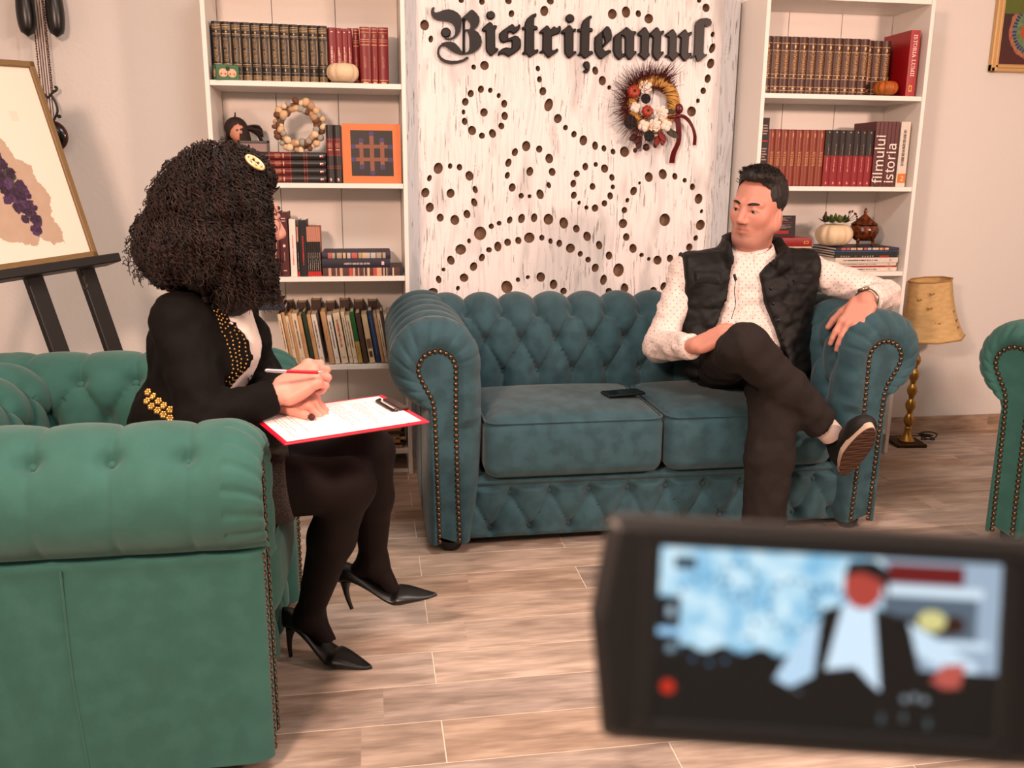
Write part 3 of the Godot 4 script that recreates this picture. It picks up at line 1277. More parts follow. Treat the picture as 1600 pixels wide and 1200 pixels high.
func bookcase(x0: float, x1: float, label: String) -> void:
	var t := thing("bookcase", label, "bookcase", Vector3(x0, 0, -3.378))
	var w := x1 - x0
	var d := 0.262
	var th := 0.016
	for x in [th / 2, w - th / 2]:
		var b := MB.new()
		b.box(Vector3(x, 0.918, -d / 2), Vector3(th, 1.836, d), 0.0012)
		part("side_panel", b, M.white_wood, t)
	for y in [1.830, 1.472, 1.123, 0.783, 0.446, 0.102]:
		var b := MB.new()
		b.box(Vector3(w / 2, y - 0.009, -d / 2 + 0.002), Vector3(w - 2 * th - 0.001, 0.018, d - 0.010), 0.001)
		part("top_board" if y > 1.8 else "shelf", b, M.white_wood, t)
	var cuts := [th, 0.215, 0.447, w - th]
	for k in 3:
		var b := MB.new()
		b.box(Vector3((cuts[k] + cuts[k + 1]) / 2, 0.93, -d - 0.002), Vector3(cuts[k + 1] - cuts[k] - 0.0025, 1.80, 0.004), 0.0008)
		part("back_board", b, M.white_wood, t)
	var pl := MB.new()
	pl.box(Vector3(w - 0.06, 0.006, -0.03), Vector3(0.085, 0.012, 0.02), 0.001)
	part("foot_rail", pl, M.white_wood, t)

func bookcases() -> void:
	bookcase(-0.550, 0.146, "white bookcase behind the woman, between the easel and the perforated panel")
	bookcase(1.499, 2.188, "white bookcase behind the man, beside the beige lamp")

const HOLES := [
	370,1800,10,9,449,1799,11,12,551,1805,13,12,714,1810,14,12,563,1760,11,13,691,1774,16,19,961,1772,18,19,1016,1781,17,21,1066,1777,11,13,1109,1760,18,18,
	1312,1834,9,9,1342,1808,15,16,230,1708,17,19,253,1659,9,13,1376,1710,8,11,1377,1658,12,20,1374,1600,15,20,1365,1542,13,17,1349,1495,12,13,1329,1456,8,9,
	1304,1414,19,20,417,1562,9,10,459,1569,17,17,669,1563,9,11,676,1523,10,12,690,1479,14,16,714,1428,17,25,752,1377,16,18,784,1343,10,11,819,1318,11,13,
	858,1295,16,20,907,1275,12,17,944,1265,10,13,982,1253,10,12,1030,1253,19,21,899,1561,12,16,929,1524,15,18,958,1499,8,9,1120,1272,14,15,445,1481,12,14,
	482,1478,9,10,515,1459,8,10,537,1429,12,15,539,1383,13,16,526,1345,12,13,491,1316,14,17,449,1307,12,12,410,1326,16,18,381,1360,11,14,377,1395,7,10,
	384,1433,13,15,405,1464,12,14,457,1395,15,16,276,1181,18,22,323,1190,9,11,360,1186,11,13,399,1153,16,19,422,1100,10,15,418,1050,12,17,389,1004,14,17,
	340,981,18,20,282,990,14,16,241,1030,16,19,224,1087,16,19,241,1143,9,13,324,1085,16,18,626,1270,17,20,679,1259,13,14,720,1223,16,19,733,1171,14,16,
	720,1119,9,13,685,1083,15,20,642,1075,8,8,608,1077,11,11,571,1109,14,17,551,1156,10,14,555,1205,12,17,581,1246,12,16,642,1172,14,18,869,1193,12,15,
	912,1202,9,10,949,1186,15,17,981,1151,11,14,986,1114,9,10,976,1078,12,15,953,1048,12,13,914,1029,14,15,878,1031,9,9,847,1050,7,9,824,1080,12,15,
	821,1126,12,15,834,1165,13,13,901,1115,12,14,1136,1154,17,20,1195,1166,17,21,1247,1158,11,14,1290,1142,9,10,1325,1116,11,14,1354,1068,17,21,1370,1017,7,9,
	1368,961,19,22,1351,907,10,12,1325,869,14,16,1289,839,9,10,1243,823,14,16,1189,816,18,19,1151,821,8,8,1119,838,10,9,1081,865,16,19,1050,912,14,16,
	1034,967,18,19,1038,1021,12,13,1049,1061,8,10,1074,1098,14,18,1098,1130,6,7,1212,982,23,26,249,695,20,15,273,744,11,16,293,784,8,8,323,821,15,19,
	363,864,22,21,397,898,8,10,442,928,25,27,487,956,11,11,519,968,10,10,562,981,11,15,610,987,14,19,662,990,13,18,721,984,20,22,785,969,18,23,
	838,946,14,16,884,915,16,20,936,879,13,18,979,836,14,17,1022,776,23,28,351,708,8,10,376,750,18,17,415,795,15,18,449,831,12,16,478,862,12,11,
	514,875,15,20,554,892,14,15,598,899,13,15,643,910,22,21,695,910,11,12,731,896,9,12,768,887,12,15,815,867,19,19,857,844,11,12,891,820,12,12,
	922,786,15,18,959,736,14,22,983,689,14,13,1051,700,16,21,552,710,23,27,598,740,9,10,639,750,9,8,693,750,18,20,747,719,16,20,790,691,14,14,
	1177,690,15,14,1220,706,13,18
]

const LETTERS := [
	["letter_b", [[254,1757,257,1767,265,1771,268,1767,264,1761,265,1754,273,1751,286,1755,303,1762,320,1765,337,1762,354,1754,365,1743,369,1731,368,1708,363,1687,355,1673,343,1663,327,1657,312,1657,304,1661,308,1663,324,1661,336,1667,344,1677,346,1691,343,1705,334,1716,322,1721,301,1723,279,1725,264,1732,255,1744], [328,1683,327,1677,324,1671,319,1667,313,1665,306,1664,300,1666,295,1670,292,1675,290,1681,292,1688,295,1693,300,1697,306,1699,313,1700,319,1698,324,1694,327,1689], [367,1733,405,1766,412,1766,427,1754,437,1740,438,1724,431,1708,417,1695,432,1687,443,1671,447,1653,443,1637,432,1624,415,1613,397,1607,378,1605,375,1608,395,1617,400,1631,400,1654,399,1672,394,1686,388,1693,378,1690,376,1694,400,1697,404,1707,403,1718,395,1728,386,1733,376,1733,368,1729], [374,1733,383,1733,382,1605,373,1605], [285,1634,295,1644,310,1649,327,1650,344,1645,356,1634,366,1621,375,1609,378,1604,363,1604,346,1609,331,1616,319,1626,307,1633,292,1634], [286,1637,278,1625,275,1609,279,1595,289,1582,306,1573,328,1569,353,1572,375,1579,395,1591,394,1597,388,1597,373,1587,353,1582,329,1581,307,1584,291,1593,283,1606,283,1618,290,1631]]],
	["letter_i", [[498,1750,497,1744,494,1740,489,1736,484,1734,478,1734,473,1735,468,1739,465,1743,464,1749,465,1754,468,1759,473,1762,478,1764,484,1765,489,1763,494,1760,497,1755], [447,1693,448,1701,460,1713,476,1725,485,1723,492,1713,501,1715,506,1712,503,1703,498,1698,499,1634,504,1633,511,1631,509,1624,485,1602,479,1603,464,1619,462,1628,461,1690,454,1690]]],
	["letter_s", [[563,1721,569,1719,575,1711,585,1714,590,1721,596,1719,594,1708,583,1692,570,1684,558,1691,549,1689,549,1668,563,1674,575,1680,588,1677,598,1664,599,1646,593,1629,576,1615,551,1601,543,1605,531,1611,520,1610,514,1604,509,1608,512,1619,525,1630,541,1636,561,1633,563,1645,562,1659,546,1656,531,1651,518,1657,513,1671,514,1685,523,1694,540,1706]]],
	["letter_t", [[655,1763,659,1758,655,1749,650,1748,649,1718,658,1717,664,1712,663,1703,650,1700,651,1631,657,1630,664,1634,668,1629,664,1620,635,1601,629,1604,619,1615,609,1610,605,1612,605,1619,612,1624,613,1701,603,1701,602,1710,612,1715,615,1731,623,1744,640,1757]]],
	["letter_r", [[699,1721,706,1718,714,1706,728,1719,736,1713,744,1713,748,1721,754,1718,754,1705,745,1690,728,1684,720,1681,721,1631,729,1630,741,1638,747,1633,743,1625,709,1601,702,1605,687,1621,679,1617,672,1618,675,1626,683,1630,683,1690,674,1689,669,1695,676,1702]]],
	["letter_i", [[807,1749,806,1743,803,1738,799,1735,793,1733,787,1732,781,1734,777,1738,773,1742,772,1748,773,1753,776,1758,781,1762,786,1764,792,1764,798,1762,803,1759,806,1754], [755,1694,759,1703,771,1712,786,1724,793,1723,802,1711,813,1713,815,1708,810,1700,805,1699,806,1629,817,1630,818,1623,792,1602,785,1604,772,1619,770,1630,768,1693,761,1690]]],
	["letter_t", [[872,1763,877,1758,875,1752,869,1749,868,1717,879,1716,882,1710,880,1703,869,1700,869,1631,878,1633,885,1629,883,1621,855,1603,847,1605,837,1615,827,1612,823,1617,830,1622,833,1629,832,1700,822,1701,821,1711,834,1715,836,1728,843,1743,858,1755], [846,1580,852,1592,863,1594,871,1589,874,1576,871,1558,862,1549,853,1550,848,1555,851,1561,859,1563,852,1569]]],
	["letter_e", [[890,1635,889,1666,891,1684,920,1708,923,1644,933,1633,948,1638,956,1637,957,1630,921,1603,911,1604,897,1619], [920,1708,936,1725,945,1724,955,1711,959,1694,956,1676,944,1663,924,1644,923,1652,931,1667,928,1681,921,1690]]],
	["letter_a", [[1016,1725,999,1711,973,1694,965,1684,965,1636,972,1617,988,1602,994,1602,1017,1621,1014,1628,1003,1625,1000,1637,998,1691,1010,1690,1017,1698], [1016,1725,1020,1724,1040,1710,1053,1711,1057,1706,1053,1700,1049,1695,1050,1637,1060,1637,1060,1630,1038,1604,1029,1603,1015,1620,1014,1627,1012,1680,1007,1689,998,1693]]],
	["letter_n", [[1063,1697,1063,1704,1088,1727,1096,1725,1107,1709,1112,1699,1110,1677,1110,1635,1115,1624,1097,1603,1091,1605,1073,1619,1067,1621,1069,1628,1076,1634,1075,1690,1066,1694], [1110,1696,1111,1703,1138,1728,1144,1727,1155,1712,1165,1717,1171,1714,1167,1704,1159,1697,1159,1637,1170,1639,1173,1632,1148,1603,1142,1604,1127,1620,1124,1630,1125,1686,1116,1695]]],
	["letter_u", [[1175,1697,1176,1702,1203,1723,1209,1721,1220,1707,1223,1686,1224,1638,1233,1634,1238,1631,1212,1602,1208,1603,1192,1618,1185,1615,1179,1616,1181,1624,1190,1630,1189,1690,1180,1693], [1227,1697,1229,1702,1255,1724,1261,1721,1267,1710,1281,1716,1285,1712,1281,1703,1273,1698,1273,1635,1285,1637,1287,1630,1264,1604,1257,1604,1241,1621,1239,1633,1239,1689,1231,1694]]],
	["letter_l", [[1303,1629,1289,1615,1286,1619,1292,1626,1299,1630,1298,1694,1297,1742,1302,1755,1316,1765,1340,1768,1357,1764,1363,1752,1360,1741,1349,1735,1337,1738,1333,1746,1334,1700,1335,1638,1341,1632,1350,1634,1351,1628,1321,1604,1314,1605]]],
]

func inset(p: PackedVector2Array, by: float) -> PackedVector2Array:
	var o := PackedVector2Array()
	var m := p.size()
	var s := -1.0 if Geometry2D.is_polygon_clockwise(p) else 1.0
	for i in m:
		var a := (p[i] - p[(i + m - 1) % m]).normalized()
		var b := (p[(i + 1) % m] - p[i]).normalized()
		var n := (Vector2(-a.y, a.x) + Vector2(-b.y, b.x)) * s
		if n.length() < 0.3:
			n = Vector2(-a.y, a.x) * s
		n = n.normalized()
		var k := clampf(n.dot(Vector2(-a.y, a.x) * s), 0.6, 1.0)
		o.push_back(p[i] + n * by / k)
	return o

func bevelled(b: MB, p: PackedVector2Array, depth: float, bev: float, z: float) -> void:
	var q := inset(p, bev)
	var t := Geometry2D.triangulate_polygon(q)
	if t.is_empty():
		q = p
		t = Geometry2D.triangulate_polygon(p)
	var f := b.ix.size()
	var k := b.v.size()
	for e in q:
		b.pt(Vector3(e.x, e.y, z + depth))
	for i in range(0, t.size(), 3):
		b.tri(k + t[i], k + t[i + 1], k + t[i + 2])
	b.orient(f, Vector3(0, 0, 1))
	var s := -1.0 if Geometry2D.is_polygon_clockwise(p) else 1.0
	var m := p.size()
	for i in m:
		var a := p[i]
		var c := p[(i + 1) % m]
		var a2 := q[i]
		var c2 := q[(i + 1) % m]
		var n := Vector2(c.y - a.y, a.x - c.x) * s
		b.quad(Vector3(a.x, a.y, z), Vector3(c.x, c.y, z), Vector3(c.x, c.y, z + depth - bev), Vector3(a.x, a.y, z + depth - bev), Vector3(n.x, n.y, 0))
		b.quad(Vector3(a.x, a.y, z + depth - bev), Vector3(c.x, c.y, z + depth - bev), Vector3(c2.x, c2.y, z + depth), Vector3(a2.x, a2.y, z + depth), Vector3(n.x, n.y, n.length()))

func whitewash(sd: int, w: int, h: int) -> ImageTexture:
	# white paint worn along the grain, dark hairline cracks, bluish grey where the wood shows; grain runs along v
	var im := Image.create(w, h, false, Image.FORMAT_RGB8)
	var f := FastNoiseLite.new()
	f.seed = sd
	f.frequency = 1.0
	f.fractal_octaves = 3
	var g := FastNoiseLite.new()
	g.seed = sd + 1
	g.frequency = 1.0
	g.fractal_octaves = 2
	for y in h:
		for x in w:
			var wv := g.get_noise_2d(x * 0.012, y * 0.004) * 9.0
			var worn := f.get_noise_2d((x + wv) * 0.016, y * 0.0035)
			var grain := f.get_noise_2d((x + wv) * 0.16, y * 0.006 + 50.0)
			var crack := f.get_noise_2d((x + wv) * 0.21 + 90.0, y * 0.0075 + 300.0)
			var gate := g.get_noise_2d(x * 0.03 + 70.0, y * 0.010 + 20.0)
			var col := Color(0.95, 0.93, 0.93)
			col = col.lerp(Color(0.70, 0.70, 0.70), clampf(worn * 1.1 - 0.16, 0.0, 0.55))
			col = col.lerp(Color(0.83, 0.80, 0.79), clampf(grain * 0.9, 0.0, 0.5))
			if gate > -0.05:
				col = col.lerp(Color(0.34, 0.31, 0.29), clampf((crack - 0.36) * 5.0, 0.0, 0.55) * clampf((gate + 0.05) * 5.0, 0.0, 1.0))
			im.set_pixel(x, y, col)
	return ImageTexture.create_from_image(im)

func backdrop() -> void:
	var t := thing("backdrop_panel", "whitewashed wooden panel pierced with rings of round holes, behind the sofa", "panel", Vector3(0, 0, 0))
	var paint := mt(Color.WHITE, 0.62)
	paint.albedo_texture = whitewash(77, 768, 1024)
	paint.uv1_triplanar = true
	paint.uv1_scale = Vector3(0.76, 0.60, 0.76)
	paint.uv1_offset = Vector3(0.5, 0.5, 0.5)
	paint.uv1_triplanar_sharpness = 8.0
	var wornp := mt(Color(0.90, 0.93, 0.95), 0.62)
	wornp.albedo_texture = whitewash(99, 512, 1024)
	wornp.uv1_triplanar = true
	wornp.uv1_scale = Vector3(1.1, 0.62, 1.1)
	wornp.uv1_triplanar_sharpness = 8.0
	var brown := mt(Color(0.50, 0.375, 0.29), 0.75)
	var rim := mt(Color(0.64, 0.50, 0.40), 0.75)
	# the sheet with its holes
	var sheet := CSGBox3D.new()
	sheet.name = "pierced_sheet"
	sheet.size = Vector3(1.290, 2.06, 0.014)
	sheet.position = Vector3(0.822, 1.04, -3.607)
	sheet.material = paint
	var k := 0
	while k < HOLES.size():
		var c := CSGCylinder3D.new()
		c.name = "hole"
		c.radius = 1.0
		c.height = 0.05
		c.sides = 22
		c.material = rim
		c.operation = CSGShape3D.OPERATION_SUBTRACTION
		var rx: float = HOLES[k + 2] * 0.001
		var ry: float = HOLES[k + 3] * 0.001
		# cut askew, wider on one side, as in the hand-drilled original
		var tilt := 0.35 * sin(k * 1.7)
		c.transform = Transform3D(Basis(Vector3.FORWARD, tilt) * Basis(Vector3.RIGHT, PI / 2) * Basis.from_scale(Vector3(rx, 1, ry)), Vector3(HOLES[k] * 0.001, HOLES[k + 1] * 0.001, -3.6) - sheet.position)
		sheet.add_child(c, true)
		k += 4
	t.add_child(sheet)
	var bk := MB.new()
	bk.box(Vector3(0.822, 1.04, -3.630), Vector3(1.30, 2.06, 0.006))
	part("backing_board", bk, brown, t)
	for e in [[0.149, 0.198], [1.418, 1.484]]:
		var b := MB.new()
		b.box(Vector3((e[0] + e[1]) / 2, 1.045, -3.613), Vector3(e[1] - e[0], 2.09, 0.044), 0.002)
		part("edge_board", b, wornp, t)
	# carved lettering fixed to the panel
	var ink := mt(Color.WHITE, 0.42, 0.0, 0.45)
	var im := Image.create(128, 128, false, Image.FORMAT_RGB8)
	var f := FastNoiseLite.new()
	f.seed = 8
	f.frequency = 1.0
	for y in 128:
		for x in 128:
			var g := 0.5 + 0.9 * f.get_noise_2d(x * 0.22, y * 0.012)
			im.set_pixel(x, y, Color(0.055, 0.036, 0.030).lerp(Color(0.115, 0.075, 0.060), clampf(g, 0, 1)))
	ink.albedo_texture = ImageTexture.create_from_image(im)
	ink.uv1_triplanar = true
	ink.uv1_scale = Vector3(5, 5, 5)
	var sg := thing("sign_lettering", "dark brown blackletter word Bistriteanul fixed across the top of the pierced panel", "sign", Vector3(0, 0, 0))
	for l in LETTERS:
		var b := MB.new()
		var z := -3.5998
		for q in l[1]:
			var p := PackedVector2Array()
			var i := 0
			while i < q.size():
				p.push_back(Vector2(q[i] * 0.001, q[i + 1] * 0.001))
				i += 2
			bevelled(b, p, 0.018 - (z + 3.6) * 1.4, 0.004, z)
			z += 0.0004
		part(l[0], b, ink, sg)

func easel_corner() -> void:
	# tilted picture on a black easel, turned towards the seats
	var e := Vector3(-0.25197745, 0.96065422, -0.11683678)
	var d := Vector3(0.57063056, 0.04998338, -0.81968434)
	var n := Vector3(0.78159333, 0.2732126, 0.56077334)
	var p0 := Vector3(-0.826, 0.901, -2.9)
	var bs := Basis(d, e, n)
	var wd := 0.46
	var hg := 0.590
	var c := p0 - d * wd / 2 + e * hg / 2
	var t := thing("framed_print", "framed print of purple grapes on cream paper standing on the easel", "picture", p0 - d * wd / 2)
	var o := -t.position
	var fr := mt(Color(0.52, 0.42, 0.27), 0.5)
	fr.albedo_texture = noise_tex(61, 0.05, [[0.0, Color(0.85, 0.8, 0.72)], [1.0, Color(1, 1, 1)]], 128)
	for q in [[0.0, 0.5, wd, 0.018], [0.0, -0.5, wd, 0.018], [0.5, 0.0, 0.018, hg], [-0.5, 0.0, 0.018, hg]]:
		var b := MB.new()
		b.box(o + c + d * q[0] * (wd - 0.018) + e * q[1] * (hg - 0.018) + n * 0.004, Vector3(q[2], q[3], 0.022), 0.002, bs)
		part("frame_bar", b, fr, t)
	# the print: cream sheet, grey-beige wash and a bunch of purple grapes
	var w := 230
	var h := 295
	var im := Image.create(w, h, false, Image.FORMAT_RGB8)
	im.fill(Color(0.90, 0.86, 0.80))
	var f := FastNoiseLite.new()
	f.seed = 4
	f.frequency = 0.03
	var poly := PackedVector2Array()
	for q in [[0.084, 0.044], [0.080, 0.075], [0.10, 0.12], [0.078, 0.19], [0.10, 0.235], [0.115, 0.285], [0.15, 0.31], [0.19, 0.39], [0.23, 0.42], [0.30, 0.40], [0.38, 0.30], [0.36, 0.16], [0.30, 0.08], [0.252, 0.062], [0.215, 0.05], [0.179, 0.044], [0.16, 0.065], [0.12, 0.04]]:
		poly.push_back(Vector2((wd - q[0]) / wd * w, (1.0 - q[1] / hg) * h))
	var rng := RandomNumberGenerator.new()
	rng.seed = 9
	var grapes := []
	for k in 70:
		var a := float(k) / 70.0
		var cx := lerpf(0.155, 0.24, a) + rng.randf_range(-0.045, 0.05) * (0.3 + a)
		var cy := lerpf(0.115, 0.33, a) + rng.randf_range(-0.03, 0.03)
		grapes.append([(wd - cx) / wd * w, (1.0 - cy / hg) * h, rng.randf_range(6.0, 10.5), rng.randf()])
	for y in h:
		for x in w:
			var pt := Vector2(x + 5.0 * f.get_noise_2d(x * 2.0, y * 2.0), y + 5.0 * f.get_noise_2d(x * 2.0 + 90.0, y * 2.0))
			if Geometry2D.is_point_in_polygon(pt, poly):
				im.set_pixel(x, y, Color(0.72, 0.62, 0.535).lightened(0.06 * f.get_noise_2d(x, y)))
			if x > w - 62 and x < w - 48 and y > 68 and y < 84:
				im.set_pixel(x, y, Color(0.87, 0.82, 0.76))
	for g in grapes:
		var r: float = g[2]
		for y in range(int(g[1] - r), int(g[1] + r) + 1):
			for x in range(int(g[0] - r), int(g[0] + r) + 1):
				var q := Vector2(x - g[0], y - g[1])
				var wob := r * (0.85 + 0.3 * f.get_noise_2d(x * 4.0, y * 4.0))
				if q.length() < wob and x >= 0 and x < w and y >= 0 and y < h:
					var tone := Color(0.16, 0.09, 0.15).lerp(Color(0.40, 0.26, 0.46), clampf(g[3] * 0.7 + 0.5 * f.get_noise_2d(x * 5.0, y * 5.0), 0, 1))
					if g[3] > 0.86:
						tone = Color(0.24, 0.23, 0.22)
					im.set_pixel(x, y, tone)
	var pm := mt(Color.WHITE, 0.8)
	pm.albedo_texture = ImageTexture.create_from_image(im)
	var sh := MB.new()
	var c2 := o + c + n * 0.006
	sh.quad(c2 - d * (wd / 2 - 0.016) - e * (hg / 2 - 0.016), c2 + d * (wd / 2 - 0.016) - e * (hg / 2 - 0.016), c2 + d * (wd / 2 - 0.016) + e * (hg / 2 - 0.016), c2 - d * (wd / 2 - 0.016) + e * (hg / 2 - 0.016), n)
	part("print_sheet", sh, pm, t)
	var bb := MB.new()
	bb.box(o + c, Vector3(wd - 0.02, hg - 0.02, 0.008), 0.0, bs)
	part("back_board", bb, M.oldpaper, t)
	# easel
	var es := thing("easel", "black wooden easel behind the left armchair", "easel", Vector3(-1.0, 0, -2.75))
	o = -es.position
	var lg := MB.new()
	lg.box(o + p0 + d * 0.030 / 2 - d * 0.28 - e * 0.0155 + n * 0.015, Vector3(0.62, 0.027, 0.075), 0.003, bs)
	part("ledge", lg, M.black_wood, es)
	for q in [[0.035, 0.0], [0.212, 0.0]]:
		var top: Vector3 = p0 - d * q[0] + e * 0.60 - n * 0.030
		var low: Vector3 = p0 - d * q[0] - n * 0.030
		var dn: Vector3 = (low - top).normalized()
		var foot: Vector3 = low + dn * (low.y / -dn.y)
		# the legs splay outwards towards the floor
		foot += d * 0.02
		var b := MB.new()
		var ax := (foot - top).normalized()
		var bs2 := Basis(d - ax * d.dot(ax), -ax, n).orthonormalized()
		b.box(o + (top + foot) / 2, Vector3(0.052, top.distance_to(foot) - 0.012, 0.022), 0.002, bs2)
		part("leg", b, M.black_wood, es)
	var b3 := MB.new()
	var a0 := p0 - d * 0.15 + e * 0.45 - n * 0.05
	var a1 := Vector3(a0.x - 0.42, 0.008, a0.z - 0.32)
	b3.tube(PackedVector3Array([o + a0, o + a1]), 0.014, 8)
	part("rear_strut", b3, M.black_wood, es)
	# small chain hanging under the ledge
	var ch := thing("chain", "short thin chain hanging below the easel ledge", "chain", p0 - d * 0.055 - e * 0.028)
	var ring := MB.new()
	var steel := mt(Color(0.35, 0.30, 0.25), 0.35, 0.8)
	for k in 6:
		var pp := PackedVector3Array()
		for a in 10:
			var an := TAU * a / 10
			pp.push_back(Vector3((0.0024 if k % 2 == 0 else 0.0) * cos(an), -0.006 - 0.0065 * k + 0.0042 * sin(an), (0.0024 if k % 2 == 1 else 0.0) * cos(an)))
		ring.tube(pp, 0.0008, 5, true)
	part("links", ring, steel, ch)
	var rg := MB.new()
	var p2 := PackedVector3Array()
	for a in 16:
		p2.push_back(Vector3(0.0065 * cos(TAU * a / 16), -0.052 + 0.0075 * sin(TAU * a / 16), 0))
	rg.tube(p2, 0.0012, 6, true)
	part("ring", rg, steel, ch)
	pendulum_clock()
	corner_painting()
	table_lamp()

func pendulum_clock() -> void:
	var t := thing("pendulum_clock", "wall clock with two black hanging weights, chains and a round pendulum", "clock", Vector3(-1.135, 1.95, -3.65))
	var dk := mt(Color(0.045, 0.038, 0.035), 0.32)
	var copper := mt(Color(0.30, 0.145, 0.075), 0.4, 0.6)
	var b := MB.new()
	b.box(Vector3(0, 0.20, 0.062), Vector3(0.26, 0.38, 0.12), 0.006)
	part("case", b, mt(Color(0.16, 0.08, 0.045), 0.4), t)
	var dl := MB.new()
	dl.lathe([Vector2(0, 0.004), Vector2(0.095, 0.004), Vector2(0.1, 0.0), Vector2(0, 0.0)], 32, Transform3D(Basis(Vector3.RIGHT, PI / 2), Vector3(0, 0.22, 0.1225)))
	part("dial", dl, M.paper, t)
	for x in [-0.036, 0.061]:
		var w := MB.new()
		var pr := []
		for k in 15:
			var f := float(k) / 14.0
			pr.append(Vector2(0.031 * pow(maxf(sin(PI * clampf(pow(f, 0.75), 0.0, 1.0)), 0.0), 0.38), -0.335 + 0.20 * f))
		w.lathe(pr, 20, Transform3D(Basis.IDENTITY, Vector3(x, 0.005, 0.08)))
		part("weight", w, dk, t)
		var hk := MB.new()
		hk.tube(PackedVector3Array([Vector3(x, -0.14, 0.08), Vector3(x * 0.6, 0.02, 0.08)]), 0.0015, 6)
		part("weight_hook", hk, copper, t)
	for x in [-0.020, 0.019]:
		var cb := MB.new()
		for k in 62:
			var y := 0.02 - 0.0088 * k
			cb.ball(Vector3(x + 0.0006 * sin(k * 2.1), y, 0.058), Vector3(0.0030, 0.0046, 0.0030), 6, 4)
		part("beaded_chain", cb, copper, t)
	for x in [-0.014, -0.0055, 0.003, 0.0115]:
		var r := MB.new()
		r.tube(PackedVector3Array([Vector3(x, 0.02, 0.05), Vector3(x, -0.60, 0.05)]), 0.0016, 6)
		part("pendulum_rod", r, copper, t)
	# scrolled bracket above the bob
	for s in [-1.0, 1.0]:
		var br := MB.new()
		br.tube(smooth_path([Vector3(0, -0.535, 0.055), Vector3(s * 0.018, -0.515, 0.055), Vector3(s * 0.030, -0.508, 0.055), Vector3(s * 0.034, -0.498, 0.055), Vector3(s * 0.026, -0.496, 0.055)], 5), 0.0045, 8)
		br.tube(smooth_path([Vector3(s * 0.012, -0.522, 0.055), Vector3(s * 0.024, -0.550, 0.055), Vector3(s * 0.028, -0.580, 0.055), Vector3(s * 0.012, -0.612, 0.055), Vector3(s * 0.004, -0.63, 0.055)], 5), 0.0042, 8)
		br.ball(Vector3(s * 0.032, -0.598, 0.055), Vector3(0.008, 0.007, 0.006), 8, 6)
		part("scroll_bracket", br, mt(Color(0.09, 0.05, 0.035), 0.45), t)
	var bob := MB.new()
	bob.lathe([Vector2(0, 0.010), Vector2(0.03, 0.009), Vector2(0.049, 0.005), Vector2(0.049, -0.004), Vector2(0, -0.004)], 36, Transform3D(Basis(Vector3.RIGHT, PI / 2), Vector3(0.0, -0.668, 0.055)))
	var bo := part("bob", bob, mt(Color(0.03, 0.022, 0.02), 0.2), t)
	var rm := MB.new()
	var pp := PackedVector3Array()
	for a in 40:
		pp.push_back(Vector3(0.0515 * cos(TAU * a / 40), -0.668 + 0.0515 * sin(TAU * a / 40), 0.055))
	rm.tube(pp, 0.0048, 8, true)
	part("bob_rim", rm, copper, bo)

func corner_painting() -> void:
	var x0 := 2.637
	var y0 := 1.604
	var t := thing("framed_painting", "gold-framed colourful painting cut off by the upper right corner", "picture", Vector3(x0, y0, -3.65))
	var gf := mt(Color(0.78, 0.63, 0.42), 0.42, 0.25)
	var wd := 0.42
	var hg := 0.50
	for q in [[wd / 2, 0.016, wd, 0.032], [wd / 2, hg - 0.016, wd, 0.032], [0.016, hg / 2, 0.032, hg], [wd - 0.016, hg / 2, 0.032, hg]]:
		var b := MB.new()
		b.box(Vector3(q[0], q[1], 0.012), Vector3(q[2], q[3], 0.024), 0.004)
		b.box(Vector3(q[0] + (0.006 if q[2] < 0.1 and q[0] < 0.1 else 0.0), q[1] + (0.006 if q[3] < 0.1 and q[1] < 0.1 else 0.0), 0.024), Vector3(q[2] - (0.018 if q[2] < 0.1 else 0.0), q[3] - (0.018 if q[3] < 0.1 else 0.0), 0.01), 0.003)
		part("frame_bar", b, gf, t)
	var w := 180
	var h := 220
	var im := Image.create(w, h, false, Image.FORMAT_RGB8)
	var f := FastNoiseLite.new()
	f.seed = 12
	f.frequency = 0.06
	for y in h:
		for x in w:
			var q := Vector2(x - 78.0, y - 148.0)
			var r := q.length() + 3.0 * f.get_noise_2d(x, y)
			var nn := f.get_noise_2d(x * 1.6 + 40.0, y * 1.6)
			var col := Color(0.10, 0.10, 0.13).lerp(Color(0.28, 0.05, 0.05), clampf(y / 220.0 + nn * 0.4, 0, 1))
			if r < 60.0:
				col = Color(0.62, 0.47, 0.24).lerp(Color(0.62, 0.30, 0.28), clampf(0.5 + nn, 0, 1))
			if r < 52.0:
				col = Color(0.10, 0.13, 0.24) if int(q.angle() * 14.0) % 2 == 0 else Color(0.36, 0.42, 0.48)
			if r < 43.0:
				col = Color(0.30, 0.42, 0.17).lerp(Color(0.42, 0.50, 0.42), clampf(0.5 + nn, 0, 1))
			if Vector2(x - 62.0, y - 152.0).length() < 17.0:
				col = Color(0.66, 0.28, 0.11)
			if y < 118 and r > 40.0 and r < 95.0 and x < 118:
				col = Color(0.32, 0.38, 0.09).lerp(Color(0.45, 0.12, 0.16), clampf((x - 40) / 60.0 + nn * 0.6, 0, 1))
			im.set_pixel(x, y, col)
	var m := mt(Color.WHITE, 0.5)
	m.albedo_texture = ImageTexture.create_from_image(im)
	var s := MB.new()
	s.quad(Vector3(0.03, 0.03, 0.016), Vector3(wd - 0.03, 0.03, 0.016), Vector3(wd - 0.03, hg - 0.03, 0.016), Vector3(0.03, hg - 0.03, 0.016), Vector3(0, 0, 1))
	part("canvas", s, m, t)

